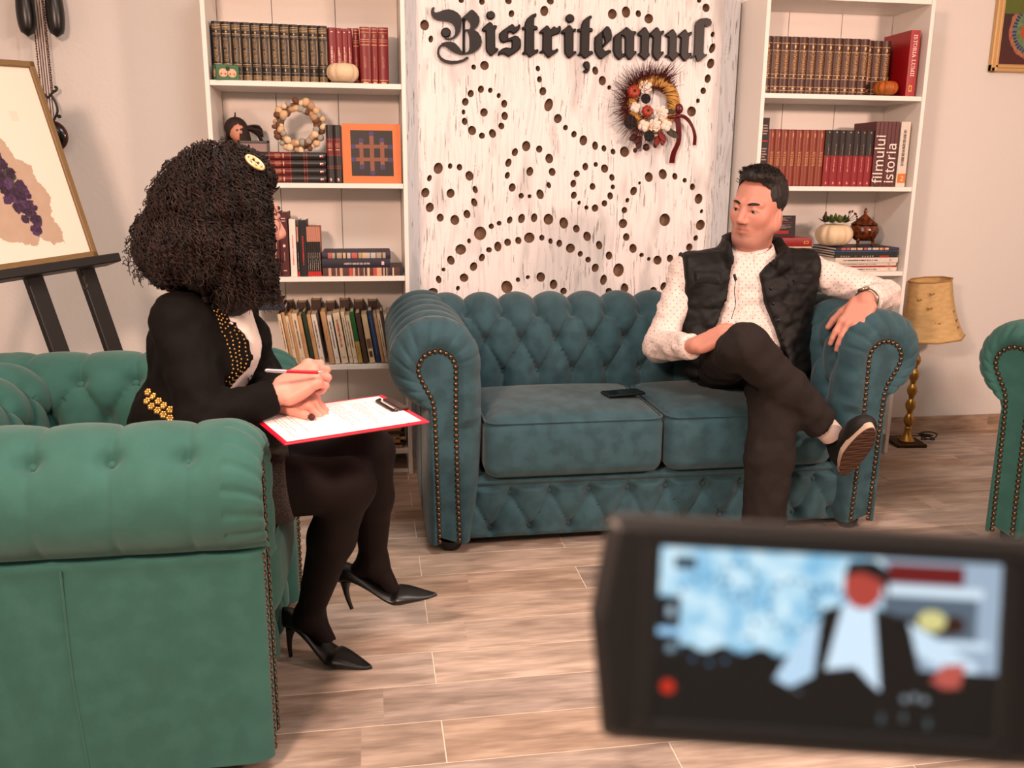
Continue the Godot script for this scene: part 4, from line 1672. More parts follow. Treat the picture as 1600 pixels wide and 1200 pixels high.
func table_lamp() -> void:
	var t := thing("table_lamp", "brass lamp with beige panelled shade on the floor beside the sofa", "lamp", Vector3(2.345, 0, -3.488), -0.12)
	var b := MB.new()
	b.box(Vector3(0, 0.008, 0), Vector3(0.135, 0.016, 0.115), 0.003)
	part("base", b, mt(Color(0.24, 0.15, 0.08), 0.35, 0.5), t)
	var st := MB.new()
	var pr := [Vector2(0.0, 0.015), Vector2(0.036, 0.015), Vector2(0.034, 0.022), Vector2(0.020, 0.040), Vector2(0.013, 0.062), Vector2(0.012, 0.072), Vector2(0.017, 0.076), Vector2(0.012, 0.081)]
	for k in 5:
		var y := 0.084 + 0.068 * k
		for q in [[0.010, 0.0], [0.017, 0.010], [0.0225, 0.026], [0.020, 0.042], [0.012, 0.056], [0.0085, 0.062], [0.0135, 0.065]]:
			pr.append(Vector2(q[0], y + q[1]))
	pr.append(Vector2(0.008, 0.43))
	pr.append(Vector2(0.008, 0.50))
	pr.append(Vector2(0.0, 0.50))
	st.lathe(pr, 20)
	part("stem", st, M.brass, t)
	# bell shade of eight fabric panels, sitting askew
	var sh := MB.new()
	var p := PackedVector3Array()
	var tilt := Transform3D(Basis(Vector3.BACK, 0.11), Vector3(0.105, 0.006, 0))
	var rows := 12
	for j in rows + 1:
		var f := float(j) / rows
		var r := 0.088 + 0.016 * f + 0.036 * pow(f, 3.0)
		for k in 8:
			for s in 4:
				var a0 := TAU * (k + 0.3) / 8
				var a1 := TAU * (k + 1.3) / 8
				var v := Vector3(cos(a0), 0, sin(a0)).lerp(Vector3(cos(a1), 0, sin(a1)), s / 4.0) * r
				p.push_back(tilt * Vector3(v.x, 0.733 - 0.250 * f, v.z))
	sh.grid(p, 32, rows + 1, true, false)
	var fab := mt(Color(0.82, 0.69, 0.48), 0.8)
	fab.backlight_enabled = true
	fab.backlight = Color(0.25, 0.19, 0.11)
	fab.albedo_texture = noise_tex(71, 0.09, [[0.0, Color(0.90, 0.87, 0.82)], [1.0, Color(1, 1, 1)]], 128)
	var so := part("lamp_shade", sh, fab, t)
	var trim_m := mt(Color(0.62, 0.47, 0.27), 0.7)
	for e in [[0.733, 0.089], [0.483, 0.140]]:
		var pp := PackedVector3Array()
		for k in 8:
			for s in 4:
				var a0 := TAU * (k + 0.3) / 8
				var a1 := TAU * (k + 1.3) / 8
				var v: Vector3 = Vector3(cos(a0), 0, sin(a0)).lerp(Vector3(cos(a1), 0, sin(a1)), s / 4.0) * float(e[1])
				pp.push_back(tilt * Vector3(v.x, e[0], v.z))
		var rb := MB.new()
		rb.tube(pp, 0.0035, 6, true)
		part("rim_braid", rb, trim_m, so)
	# little stitched butterflies
	var bf := mt(Color(0.55, 0.41, 0.22), 0.6)
	for q in [[1.95, 0.685], [2.05, 0.625], [1.75, 0.56], [2.5, 0.66], [0.9, 0.60], [0.75, 0.56], [0.8, 0.53]]:
		var f: float = (0.733 - q[1]) / 0.25
		var r: float = 0.088 + 0.012 * f + 0.032 * pow(f, 3.0) + 0.001
		var c := Vector3(cos(q[0]) * r, q[1], sin(q[0]) * r)
		var bs := frame(Vector3(cos(q[0]), 0, sin(q[0])))
		var m := MB.new()
		for a in [0.4, 2.7, 3.9]:
			m.ball(tilt * (c + bs * Vector3(cos(a) * 0.006, sin(a) * 0.004, 0)), Vector3(0.007, 0.003, 0.0015), 8, 4, bs * Basis(Vector3.BACK, a))
		part("embroidery", m, bf, so)
	# flex coiled on the floor
	var cd := MB.new()
	var cp := []
	for k in 26:
		var a := TAU * k / 9.0
		cp.append(Vector3(0.095 + 0.036 * cos(a) + 0.001 * k, 0.016 + 0.014 * (1.0 + sin(a * 0.7)), -0.028 + 0.020 * sin(a)))
	cp.append(Vector3(-0.05, 0.016, -0.07))
	cp.append(Vector3(-0.12, 0.006, -0.06))
	cd.tube(smooth_path(cp, 4), 0.003, 6)
	part("flex", cd, M.black, t)

func man() -> void:
	M.eyewhite = mt(Color(0.66, 0.58, 0.54), 0.3)
	M.iris = mt(Color(0.05, 0.03, 0.022), 0.15)
	M.darkhair = mt(Color(0.085, 0.058, 0.045), 0.6)
	var skin := Color(0.60, 0.262, 0.195)
	var o := Vector3(1.25, 0.45, -2.80)
	var t := thing("person", "seated man in a black vest and dotted white shirt, legs crossed", "person", o)
	var base := MB.new()
	base.coloured = true
	# joints
	var neck := Vector3(1.302, 0.900, -2.925)
	var head := Vector3(1.300, 1.058, -2.895)
	var rs := Vector3(1.078, 0.836, -2.935)
	var ls := Vector3(1.505, 0.842, -2.940)
	var re := Vector3(0.968, 0.592, -2.865)
	var rw := Vector3(1.000, 0.640, -2.615)
	var le := Vector3(1.775, 0.752, -2.865)
	var lw := Vector3(1.588, 0.770, -2.662)
	var rh := Vector3(1.175, 0.515, -2.86)
	var lh := Vector3(1.345, 0.510, -2.86)
	var rk := Vector3(1.082, 0.672, -2.43)
	var ra := Vector3(1.372, 0.405, -2.455)
	var lk := Vector3(1.205, 0.470, -2.470)
	var la := Vector3(1.182, 0.105, -2.435)
	# body under the clothes
	var bf := Field.new(Vector3(0.90, 0.03, -3.06), Vector3(1.86, 0.95, -2.34), 0.02)
	bf.ell(Vector3(1.29, 0.76, -2.905), Vector3(0.145, 0.14, 0.085), 0.05)
	bf.ell(Vector3(1.265, 0.60, -2.885), Vector3(0.130, 0.12, 0.085), 0.05)
	bf.cap(rs, ls, 0.045, 0.045, 0.03)
	bf.cap(rs, re, 0.042, 0.036, 0.02)
	bf.cap(re, rw, 0.036, 0.026, 0.02)
	bf.cap(ls, le, 0.042, 0.036, 0.02)
	bf.cap(le, lw, 0.036, 0.026, 0.02)
	bf.cap(rh, rk, 0.065, 0.05, 0.02)
	bf.cap(rk, ra, 0.045, 0.032, 0.02)
	bf.cap(lh, lk, 0.065, 0.05, 0.02)
	bf.cap(lk, la, 0.045, 0.032, 0.02)
	bf.emit(base, func(_p: Vector3, _n: Vector3) -> Color: return skin)
	# head turned towards the woman
	var hb := frame(Vector3(-0.80, -0.06, 0.60), Vector3(0.13, 1, 0.05))
	head_mesh(base, head, hb, 0.985, 0.0033, neck, true)
	# right hand lies on the thigh, left hand hangs over the sofa arm
	hand_mesh(base, rw, frame(Vector3(0.72, 0.42, 0.34), Vector3(-0.35, 0.80, 0.30)), 0.98, [0.35, 0.4, 0.42, 0.45, 0.5], re.lerp(rw, 0.75), Vector3(0.5, -0.1, 0.75), skin)
	var lb := frame(Vector3(-0.58, -0.74, 0.30), Vector3(-0.50, 0.58, 0.64))
	hand_mesh(base, lw, lb, 1.12, [0.30, 0.34, 0.38, 0.42, 0.5], le.lerp(lw, 0.8), Vector3(0.55, -0.35, 0.7), skin, null, 0.05, -1.0)
	var body := part("body", base, skin_mat(), t)
	body.position = -o
	eyes(t, head - o, hb, 0.985, hb * Vector3(-0.15, 0.02, 1.0).normalized())
	# hair: short sides, longer swept top
	var hf := Field.new(head - Vector3(0.15, 0.12, 0.15), head + Vector3(0.15, 0.18, 0.15), 0.004)
	var s := 0.985
	var at := func(x: float, y: float, z: float) -> Vector3: return head + hb * (Vector3(x, y, z) * s)
	hf.ell(at.call(0, 0.038, -0.020), Vector3(0.0815, 0.094, 0.101) * s, 0.01, hb)
	hf.ell(at.call(0, 0.104, 0.018), Vector3(0.062, 0.027, 0.066) * s, 0.03, hb)
	hf.ell(at.call(0.006, 0.112, 0.052), Vector3(0.046, 0.017, 0.030) * s, 0.02, hb)
	var inv := hb.transposed()
	hf.carve_fn(func(p: Vector3) -> float:
		var q := inv * (p - head) / s
		# forehead, temples and face stay bare; the nape is trimmed
		var line := 0.093 - 0.9 * maxf(absf(q.x) - 0.030, 0.0)
		line = maxf(line, 0.028)
		var face := minf(q.z - 0.040 + 0.25 * maxf(0.05 - q.y, 0.0), line - q.y)
		var side := minf(q.z - 0.004, -0.014 - q.y)
		var nape := -0.055 - q.y + 0.25 * (q.z + 0.1)
		return maxf(face, maxf(side, nape)) * s)
	hf.wrinkle(0.0035, 60.0, 3, Vector3(1, 0.6, 1))
	var hm := MB.new()
	hf.emit(hm)
	var rng := RandomNumberGenerator.new()
	rng.seed = 7
	for k in 420:
		var x := rng.randf_range(-0.062, 0.062)
		var z := rng.randf_range(-0.07, 0.080)
		var p: Vector3 = at.call(x, 0.13, z)
		for j in 8:
			p -= hb.y * clampf(hf.value(p), -0.02, 0.03) * 0.9
		var d := (hb * Vector3(rng.randf_range(-0.35, 0.1), rng.randf_range(0.1, 0.5), rng.randf_range(0.3, 0.9))).normalized()
		if hf.value(p) < 0.01:
			var l := rng.randf_range(0.008, 0.017)
			hm.tube(PackedVector3Array([p - d * 0.005, p + d * l * 0.5 + hb.y * 0.002, p + d * l]), [0.0016, 0.0013, 0.0005], 4, false, false)
	part("hair", hm, M.darkhair, t).position = -o
	# dotted shirt
	var dots := Image.create(64, 64, false, Image.FORMAT_RGB8)
	dots.fill(Color(0.90, 0.83, 0.80))
	for q in [[16, 16], [48, 48]]:
		for y in range(q[1] - 5, q[1] + 6):
			for x in range(q[0] - 4, q[0] + 5):
				if Vector2((x - q[0]) * 1.15, y - q[1]).length() < 4.9:
					dots.set_pixel(x, y, Color(0.46, 0.17, 0.17))
	var sm := mt(Color.WHITE, 0.75)
	sm.albedo_texture = ImageTexture.create_from_image(dots)
	sm.uv1_triplanar = true
	sm.uv1_scale = Vector3(45, 45, 45)
	sm.uv1_triplanar_sharpness = 6.0
	var sf := Field.new(Vector3(0.86, 0.46, -3.08), Vector3(1.90, 0.97, -2.54), 0.0095)
	sf.ell(Vector3(1.285, 0.765, -2.910), Vector3(0.185, 0.150, 0.105), 0.06)
	sf.ell(Vector3(1.265, 0.605, -2.875), Vector3(0.155, 0.125, 0.118), 0.06)
	sf.cap(rs, ls, 0.056, 0.056, 0.04)
	sf.cap(rs, re, 0.057, 0.053, 0.03)
	sf.cap(re, re.lerp(rw, 0.88), 0.054, 0.041, 0.025)
	sf.cap(ls, le, 0.058, 0.054, 0.03)
	sf.cap(le, le.lerp(lw, 0.80), 0.054, 0.045, 0.025)
	sf.cap(neck + Vector3(0, -0.06, 0), neck + Vector3(-0.004, -0.022, 0.008), 0.076, 0.068, 0.02)
	sf.wrinkle(0.010, 16.0, 5, Vector3(1, 1.6, 1))
	# cuffs and neck are open
	var cr := (rw - re).normalized()
	var cl := (lw - le).normalized()
	sf.carve_fn(func(p: Vector3) -> float:
		var e := -1.0
		var a := p - re.lerp(rw, 0.90)
		if a.length() < 0.09:
			e = maxf(e, a.dot(cr))
		a = p - le.lerp(lw, 0.84)
		if a.length() < 0.09:
			e = maxf(e, a.dot(cl))
		return e)
	var smb := MB.new()
	sf.emit(smb)
	var shirt := part("shirt", smb, sm, t)
	shirt.position = -o
	# shirt collar: a low stand with two turned-down wings
	for k in [-1.0, 1.0]:
		var cp := PackedVector3Array()
		var n := 16
		for j in 4:
			for i in n + 1:
				var a: float = PI * (0.06 + 0.94 * i / n) * k
				var dir := Vector3(-0.42, 0, 0.90).normalized()
				var side := Vector3(0.90, 0, 0.42).normalized()
				var front := pow(absf(cos(a * 0.5)), 4.0)
				var rr: float = [0.067, 0.066, 0.072, 0.088 + 0.012 * front][j]
				var hgt: float = [-0.012, 0.040, 0.039, -0.002 - 0.026 * front][j] - 0.040 * front
				var v := dir * cos(a) + side * sin(a)
				cp.push_back(neck + Vector3(-0.006, 0, 0.010) + v * rr + Vector3(0, hgt, 0))
		var cb := MB.new()
		cb.grid(cp, n + 1, 4, false, false, Vector3(0, 1, 0))
		part("collar_wing", cb, sm, shirt)
	for q in [[1.238, 0.838, -2.76], [1.230, 0.775, -2.74], [1.226, 0.705, -2.72], [1.222, 0.640, -2.71]]:
		var bb := MB.new()
		var bp := Vector3(q[0], q[1], q[2])
		for j in 16:
			bp.z -= clampf(sf.value(bp), -0.02, 0.02)
		bb.lathe([Vector2(0, 0.002), Vector2(0.0045, 0.0015), Vector2(0.005, 0), Vector2(0, 0)], 12, Transform3D(Basis(Vector3.RIGHT, PI / 2), bp + Vector3(0, 0, 0.001)))
		part("button", bb, M.paper, shirt)
	# black quilted vest, open in front
	var vf := Field.new(Vector3(1.00, 0.46, -3.10), Vector3(1.62, 1.0, -2.68), 0.0072)
	vf.ell(Vector3(1.283, 0.762, -2.905), Vector3(0.252, 0.158, 0.124), 0.05)
	vf.ell(Vector3(1.272, 0.610, -2.880), Vector3(0.246, 0.150, 0.136), 0.06)
	vf.ell(Vector3(1.275, 0.515, -2.86), Vector3(0.235, 0.10, 0.145), 0.05)
	vf.cap(rs + Vector3(0.005, 0.004, 0.02), ls + Vector3(-0.005, 0.004, 0.02), 0.072, 0.072, 0.05)
	# stand-up collar
	var cc := smooth_path([Vector3(1.196, 0.885, -2.815), Vector3(1.192, 0.925, -2.850), Vector3(1.205, 0.945, -2.925), Vector3(1.265, 0.955, -2.995), Vector3(1.345, 0.955, -2.995), Vector3(1.400, 0.935, -2.930), Vector3(1.392, 0.905, -2.850), Vector3(1.350, 0.885, -2.805)], 3)
	for i in cc.size() - 1:
		vf.cap(cc[i], cc[i + 1], 0.015, 0.015, 0.01)
		vf.cap(cc[i] - Vector3(0, 0.026, 0), cc[i + 1] - Vector3(0, 0.026, 0), 0.019, 0.019, 0.015)
	vf.wrinkle(0.008, 13.0, 9, Vector3(1, 1.8, 1))
	vf.carve_fn(func(p: Vector3) -> float:
		# opening down the front, seen between the two panels
		var l: float
		var r: float
		if p.y > 0.76:
			l = lerpf(1.170, 1.190, clampf((p.y - 0.76) / 0.13, 0, 1))
			r = lerpf(1.300, 1.285, clampf((p.y - 0.76) / 0.08, 0, 1))
			if p.y > 0.84:
				r = lerpf(1.285, 1.335, clampf((p.y - 0.84) / 0.05, 0, 1))
		else:
			l = lerpf(1.085, 1.170, clampf((p.y - 0.56) / 0.20, 0, 1))
			r = lerpf(1.378, 1.300, clampf((p.y - 0.56) / 0.20, 0, 1))
		var e := minf(minf(p.x - l, r - p.x), p.z + 2.895)
		# armholes
		e = maxf(e, 1.046 - p.x)
		e = maxf(e, p.x - 1.528)
		# hem
		e = maxf(e, 0.492 - p.y)
		# hollow for the neck
		var q := Vector2(p.x - 1.300, p.z + 2.905).length()
		e = maxf(e, minf(0.080 - q, p.y - 0.868))
		return e)
	var vm := MB.new()
	vf.emit(vm)
	var vcloth := mt(Color(0.036, 0.030, 0.030), 0.62, 0.0, 0.4)
	var vest := part("vest", vm, vcloth, t)
	vest.position = -o
	# pocket flaps, snaps, front edges
	for q in [[Vector3(1.105, 0.832, -2.800), -0.30, 0.090], [Vector3(1.440, 0.828, -2.808), 0.28, 0.115]]:
		var pos: Vector3 = q[0]
		var nn := vf.grad(pos)
		for j in 6:
			pos -= nn * vf.value(pos)
			nn = vf.grad(pos)
		var fb := frame(nn)
		var b := MB.new()
		var pg := PackedVector3Array()
		for j in 5:
			for i in 13:
				var e: Vector3 = pos + fb.x * q[2] * (i / 12.0 - 0.5) + fb.y * (0.017 - 0.036 * j / 4.0 - (0.006 * absf(i / 6.0 - 1.0) if j == 4 else 0.0))
				for it in 5:
					e -= nn * vf.value(e)
				pg.push_back(e + nn * (0.0085 if j > 0 and j < 4 and i > 0 and i < 12 else (0.0045 if j == 4 else 0.0)))
		b.grid(pg, 13, 5, false, false, nn)
		var fl := part("pocket_flap", b, vcloth, vest)
		for sd in [-0.36, 0.36]:
			b = MB.new()
			b.ball(pos + nn * 0.007 + fb.x * q[2] * sd - fb.y * 0.008, Vector3.ONE * 0.0045, 8, 6)
			part("snap", b, M.black, fl)
	for q in [[1.322, 0.745], [1.338, 0.69], [1.352, 0.63], [1.312, 0.795]]:
		var pos := Vector3(q[0], q[1], -2.77)
		for j in 8:
			pos.z -= clampf(vf.value(pos), -0.02, 0.02)
		var b := MB.new()
		b.ball(pos + Vector3(0.004, 0, 0.002), Vector3(0.0055, 0.0055, 0.003), 10, 6)
		part("snap", b, mt(Color(0.02, 0.02, 0.02), 0.3), vest)
	var mic := MB.new()
	mic.tube(PackedVector3Array([Vector3(1.180, 0.845, -2.775), Vector3(1.186, 0.825, -2.772)]), 0.005, 8)
	mic.tube(smooth_path([Vector3(1.186, 0.825, -2.772), Vector3(1.180, 0.79, -2.765), Vector3(1.186, 0.75, -2.762), Vector3(1.172, 0.70, -2.755)], 4), 0.0012, 5)
	part("clip_microphone", mic, M.black, vest)
	# trousers
	var tf := Field.new(Vector3(0.98, 0.05, -3.04), Vector3(1.56, 0.78, -2.30), 0.0095)
	tf.ell(Vector3(1.258, 0.520, -2.875), Vector3(0.165, 0.085, 0.130), 0.05)
	tf.cap(rh, rk, 0.086, 0.066, 0.03)
	tf.cap(rk, rk.lerp(ra, 0.5), 0.067, 0.063, 0.02)
	tf.cap(rk.lerp(ra, 0.5), ra.lerp(rk, 0.06), 0.063, 0.055, 0.02)
	tf.cap(lh, lk, 0.086, 0.068, 0.02)
	tf.cap(lk, lk.lerp(la, 0.4), 0.069, 0.072, 0.02)
	tf.cap(lk.lerp(la, 0.4), la, 0.072, 0.066, 0.02)
	tf.wrinkle(0.009, 14.0, 12)
	var dr := (ra - rk).normalized()
	tf.carve_fn(func(p: Vector3) -> float:
		var e := -1.0
		var a := p - rk.lerp(ra, 0.95)
		if a.length() < 0.13:
			e = a.dot(dr)
		return e)
	var tm := MB.new()
	tf.emit(tm)
	var tc := mt(Color(0.150, 0.128, 0.120), 0.85, 0.0, 0.3)
	tc.heightmap_enabled = true
	tc.heightmap_texture = bump_tex(17, 0.3, 256)
	tc.heightmap_scale = 0.03
	tc.uv1_triplanar = true
	tc.uv1_scale = Vector3(8, 8, 8)
	part("trousers", tm, tc, t).position = -o
	# white sock and trainers
	var sk := MB.new()
	sk.tube(PackedVector3Array([rk.lerp(ra, 0.9) - o, ra + dr * 0.035 - o]), [0.040, 0.037], 18)
	part("sock", sk, mt(Color(0.88, 0.80, 0.77), 0.9), t)
	var ty := Vector3(0.0, 0.64, -0.765).normalized()
	var tz := Vector3(-0.10173728, 0.75878686, 0.64334441).normalized()
	var tx := ty.cross(tz).normalized()
	ty = tz.cross(tx).normalized()
	trainer(t, Transform3D(Basis(tx, ty, tz), Vector3(1.437, 0.345, -2.375)), o)
	var fz := Vector3(-0.15, 0, 1).normalized()
	trainer(t, Transform3D(Basis(Vector3.UP.cross(fz), Vector3.UP, fz), Vector3(1.175, 0.0, -2.39)), o)
	# wristwatch
	var wd := (lw - le).normalized()
	var wc := le.lerp(lw, 0.955)
	var wb := frame(wd, Vector3(-0.2, 1, 0.4))
	var band := MB.new()
	var pp := PackedVector3Array()
	for k in 28:
		pp.push_back(wc + wb * Vector3(cos(TAU * k / 28) * 0.0315, sin(TAU * k / 28) * 0.0305, 0) - o)
	band.tube(pp, 0.0075, 8, true)
	var wt := part("wristwatch", band, mt(Color(0.50, 0.46, 0.41), 0.3, 0.8), t)
	var wn := (wb * Vector3(-0.45, 0.85, 0)).normalized()
	var dial := MB.new()
	dial.lathe([Vector2(0, 0.006), Vector2(0.016, 0.006), Vector2(0.019, 0.003), Vector2(0.0195, -0.004), Vector2(0, -0.004)], 24, Transform3D(frame(wd, wn), wc + wn * 0.035 - o))
	part("watch_case", dial, mt(Color(0.62, 0.58, 0.52), 0.25, 0.85), wt)

func trainer(t: Node3D, tf: Transform3D, o: Vector3) -> void:
	# local: z to the toe, y up, sole at y = 0, middle of the shoe at z = 0
	var f := Field.new(Vector3(-0.065, -0.01, -0.155), Vector3(0.065, 0.14, 0.155), 0.006)
	f.ell(Vector3(0, 0.036, 0.080), Vector3(0.043, 0.034, 0.058), 0.03)
	f.ell(Vector3(0, 0.044, 0.005), Vector3(0.042, 0.045, 0.085), 0.03)
	f.ell(Vector3(0, 0.050, -0.085), Vector3(0.036, 0.052, 0.043), 0.03)
	f.cap(Vector3(0, 0.07, -0.070), Vector3(0, 0.115, -0.078), 0.042, 0.042, 0.02)
	f.cut(Vector3(0, 0.016, 0), Vector3(0, -1, 0))
	f.cut(Vector3(0, 0.118, 0), Vector3(0, 1, 0.12))
	var m := MB.new()
	f.emit(m)
	var root := part("shoe", m, mt(Color(0.045, 0.034, 0.030), 0.7), t)
	root.transform = Transform3D(tf.basis, tf.origin - o)
	var out := PackedVector2Array()
	for k in 40:
		var a := TAU * k / 40
		var z := sin(a) * 0.137
		var w := 0.044 - 0.007 * clampf(-z / 0.1, 0, 1)
		out.push_back(Vector2(cos(a) * w * (1.0 - 0.12 * absf(sin(a))), z))
	var s := MB.new()
	s.extrude(out, 0.018, Transform3D(Basis(Vector3(1, 0, 0), Vector3(0, 0, 1), Vector3(0, 1, 0)), Vector3(0, 0.004, 0)))
	part("midsole", s, mt(Color(0.80, 0.70, 0.62), 0.7), root)
	var tr := MB.new()
	tr.extrude(Geometry2D.offset_polygon(out, -0.002)[0], 0.004, Transform3D(Basis(Vector3(1, 0, 0), Vector3(0, 0, 1), Vector3(0, 1, 0)), Vector3(0, 0.001, 0)))
	for k in 17:
		var z := -0.118 + 0.0148 * k
		var w := 0.078 * sqrt(maxf(1.0 - pow(z / 0.137, 2.0), 0.0))
		if w > 0.02:
			tr.box(Vector3(0, -0.0002, z), Vector3(w, 0.0035, 0.0085), 0.001, Basis(Vector3.UP, 0.18 * (1 if k % 2 == 0 else -1)))
	part("outsole", tr, mt(Color(0.30, 0.19, 0.125), 0.8), root)
	var lc := MB.new()
	for k in 4:
		lc.tube(smooth_path([Vector3(-0.022, 0.070 - 0.004 * k, 0.005 + 0.02 * k), Vector3(0, 0.0905 - 0.0075 * k, 0.012 + 0.02 * k), Vector3(0.022, 0.070 - 0.004 * k, 0.005 + 0.02 * k)], 4), 0.0028, 6)
	part("laces", lc, M.black, root)

func pump(t: Node3D, heel: Vector3, toe: Vector3, upv: Vector3, o: Vector3, m: Material, lift: float) -> Transform3D:
	# pointed court shoe; local z from heel to toe, y up, the ball and the heel tip touch y = 0
	var z := (toe - heel).normalized()
	var x := upv.cross(z).normalized()
	var y := z.cross(x)
	var l := heel.distance_to(toe)
	var tf := Transform3D(Basis(x, y, z), heel - o)
	var root := Node3D.new()
	root.name = "shoe"
	t.add_child(root, true)
	root.transform = tf
	var hh := 0.078
	var b := MB.new()
	var p := PackedVector3Array()
	var nz := 30
	var ns := 20
	for i in nz + 1:
		var f := float(i) / nz
		# sole line, half width, height of the top edge
		var bot := hh * (1.0 - smoothstep(0.10, 0.64, f)) + 0.002
		var wd := 0.0
		if f < 0.3:
			wd = lerpf(0.020, 0.028, sin(f / 0.3 * PI * 0.5))
		elif f < 0.62:
			wd = lerpf(0.028, 0.040, smoothstep(0.3, 0.62, f))
		else:
			wd = 0.040 * pow(maxf(1.0 - (f - 0.62) / 0.38, 0.0), 0.62)
		var top := bot + lerpf(0.050, 0.026, smoothstep(0.0, 0.45, f))
		if f > 0.58:
			top = bot + lerpf(0.034, 0.008, smoothstep(0.60, 1.0, f))
		if i == 0:
			wd *= 0.4
		for k in ns:
			var a := TAU * k / ns
			var cx := cos(a)
			var sy := sin(a)
			p.push_back(Vector3(wd * signf(cx) * pow(absf(cx), 0.8), bot + (top - bot) * (0.5 + 0.5 * sy), l * f))
	b.grid(p, ns, nz + 1, true, false)
	part("upper", b, m, root)
	var h := MB.new()
	h.tube(smooth_path([Vector3(0, hh + 0.006, 0.022), Vector3(0, hh * 0.72, 0.015), Vector3(0, hh * 0.35, 0.013), Vector3(0, 0.0, 0.015)], 4), [0.017, 0.015, 0.0125, 0.010, 0.0085, 0.0075, 0.0068, 0.0062, 0.0058, 0.0054, 0.005, 0.0048, 0.0048], 12)
	part("heel", h, m, root)
	return tf

func woman() -> void:
	var skin := Color(0.64, 0.29, 0.225)
	var o := Vector3(-0.40, 0.45, -1.90)
	var t := thing("person", "seated woman with big dark curly hair, black blazer and clipboard on her lap", "person", o)
	var neck := Vector3(-0.315, 0.935, -1.915)
	var head := Vector3(-0.272, 1.066, -1.905)
	var rs := Vector3(-0.372, 0.872, -1.805)
	var ls := Vector3(-0.318, 0.875, -2.045)
	var re := Vector3(-0.322, 0.692, -1.722)
	var rw := Vector3(-0.186, 0.724, -1.780)
	var le := Vector3(-0.255, 0.685, -2.075)
	var lw := Vector3(-0.195, 0.700, -1.830)
	var rh := Vector3(-0.420, 0.515, -1.835)
	var lh := Vector3(-0.400, 0.525, -1.985)
	var rk := Vector3(-0.062, 0.500, -1.850)
	var ra := Vector3(-0.166, 0.125, -2.005)
	var lk := Vector3(-0.012, 0.545, -1.945)
	var la := Vector3(-0.012, 0.245, -2.030)
	var base := MB.new()
	base.coloured = true
	var bf := Field.new(Vector3(-0.58, 0.08, -2.16), Vector3(0.10, 0.95, -1.66), 0.018)
	bf.ell(Vector3(-0.345, 0.78, -1.92), Vector3(0.085, 0.12, 0.12), 0.04)
	bf.ell(Vector3(-0.395, 0.58, -1.91), Vector3(0.095, 0.11, 0.13), 0.04)
	bf.cap(rs, ls, 0.038, 0.038, 0.03)
	bf.cap(rs, re, 0.034, 0.030, 0.02)
	bf.cap(re, rw, 0.030, 0.021, 0.02)
	bf.cap(ls, le, 0.034, 0.030, 0.02)
	bf.cap(le, lw, 0.030, 0.021, 0.02)
	bf.cap(rh, rk, 0.058, 0.042, 0.02)
	bf.cap(rk, ra, 0.038, 0.024, 0.02)
	bf.cap(lh, lk, 0.058, 0.042, 0.02)
	bf.cap(lk, la, 0.038, 0.024, 0.02)
	bf.emit(base, func(_p: Vector3, _n: Vector3) -> Color: return skin)
	var hb := frame(Vector3(0.86, -0.02, -0.51), Vector3(0, 1, 0))
	head_mesh(base, head, hb, 0.95, 0.0045, neck, false)
	# writing hand closed round the pen, other hand flat on the paper
	hand_mesh(base, rw, frame(Vector3(0.62, 0.34, -0.10), Vector3(-0.30, 0.62, 0.72)), 0.90, [1.20, 1.25, 1.30, 1.35, 0.8], re.lerp(rw, 0.8), Vector3(0.35, -0.45, 0.8), skin)
	hand_mesh(base, lw, frame(Vector3(0.96, -0.05, 0.28), Vector3(-0.05, 1, 0.1)), 0.86, [0.95, 1.0, 1.05, 1.1, 0.1], le.lerp(lw, 0.8), Vector3(0.42, -0.02, 0.90), skin, Color(0.05, 0.012, 0.015), 0.05, -1.0)
	var body := part("body", base, skin_mat(), t)
	body.position = -o
	eyes(t, head - o, hb, 0.95, hb * Vector3(0, 0, 1))
	# tights
	var tg := MB.new()
	var tf := Field.new(Vector3(-0.50, 0.06, -2.12), Vector3(0.12, 0.66, -1.74), 0.0075)
	tf.cap(rh, rk, 0.080, 0.058, 0.02)
	tf.ell(rk, Vector3(0.056, 0.056, 0.056), 0.02)
	tf.cap(rk, rk.lerp(ra, 0.38), 0.054, 0.052, 0.02)
	tf.cap(rk.lerp(ra, 0.38), ra, 0.052, 0.031, 0.02)
	tf.cap(lh, lk, 0.080, 0.056, 0.015)
	tf.cap(lk, lk.lerp(la, 0.40), 0.054, 0.050, 0.015)
	tf.cap(lk.lerp(la, 0.40), la, 0.050, 0.031, 0.02)
	# feet down into the shoes
	var rt := Vector3(-0.104, 0.024, -1.982)
	var lt := Vector3(0.042, 0.152, -2.019)
	tf.cap(ra, Vector3(-0.190, 0.098, -2.018), 0.030, 0.024, 0.02)
	tf.cap(ra, rt, 0.031, 0.015, 0.02)
	tf.cap(la, Vector3(-0.045, 0.215, -2.040), 0.030, 0.024, 0.02)
	tf.cap(la, lt, 0.031, 0.015, 0.02)
	tf.emit(tg)
	var tm := mt(Color(0.085, 0.048, 0.044), 0.72, 0.0, 0.3)
	part("tights", tg, tm, t).position = -o
	# court shoes
	var leather := mt(Color(0.035, 0.030, 0.029), 0.38, 0.0, 0.5)
	pump(t, Vector3(-0.232, 0.0, -2.040), Vector3(-0.022, 0.0, -1.945), Vector3.UP, o, leather, 0.0)
	var lz := Vector3(0.150, 0.152, -1.995) - Vector3(-0.075, 0.103, -2.055)
	pump(t, Vector3(-0.082, 0.105, -2.055), Vector3(-0.082, 0.105, -2.055) + lz.normalized() * 0.235, Vector3(-0.22, 1, 0.05), o, leather, 0.0)
	# tweed skirt
	var sf := Field.new(Vector3(-0.56, 0.42, -2.08), Vector3(-0.12, 0.70, -1.72), 0.0085)
	sf.ell(Vector3(-0.405, 0.56, -1.91), Vector3(0.125, 0.12, 0.150), 0.04)
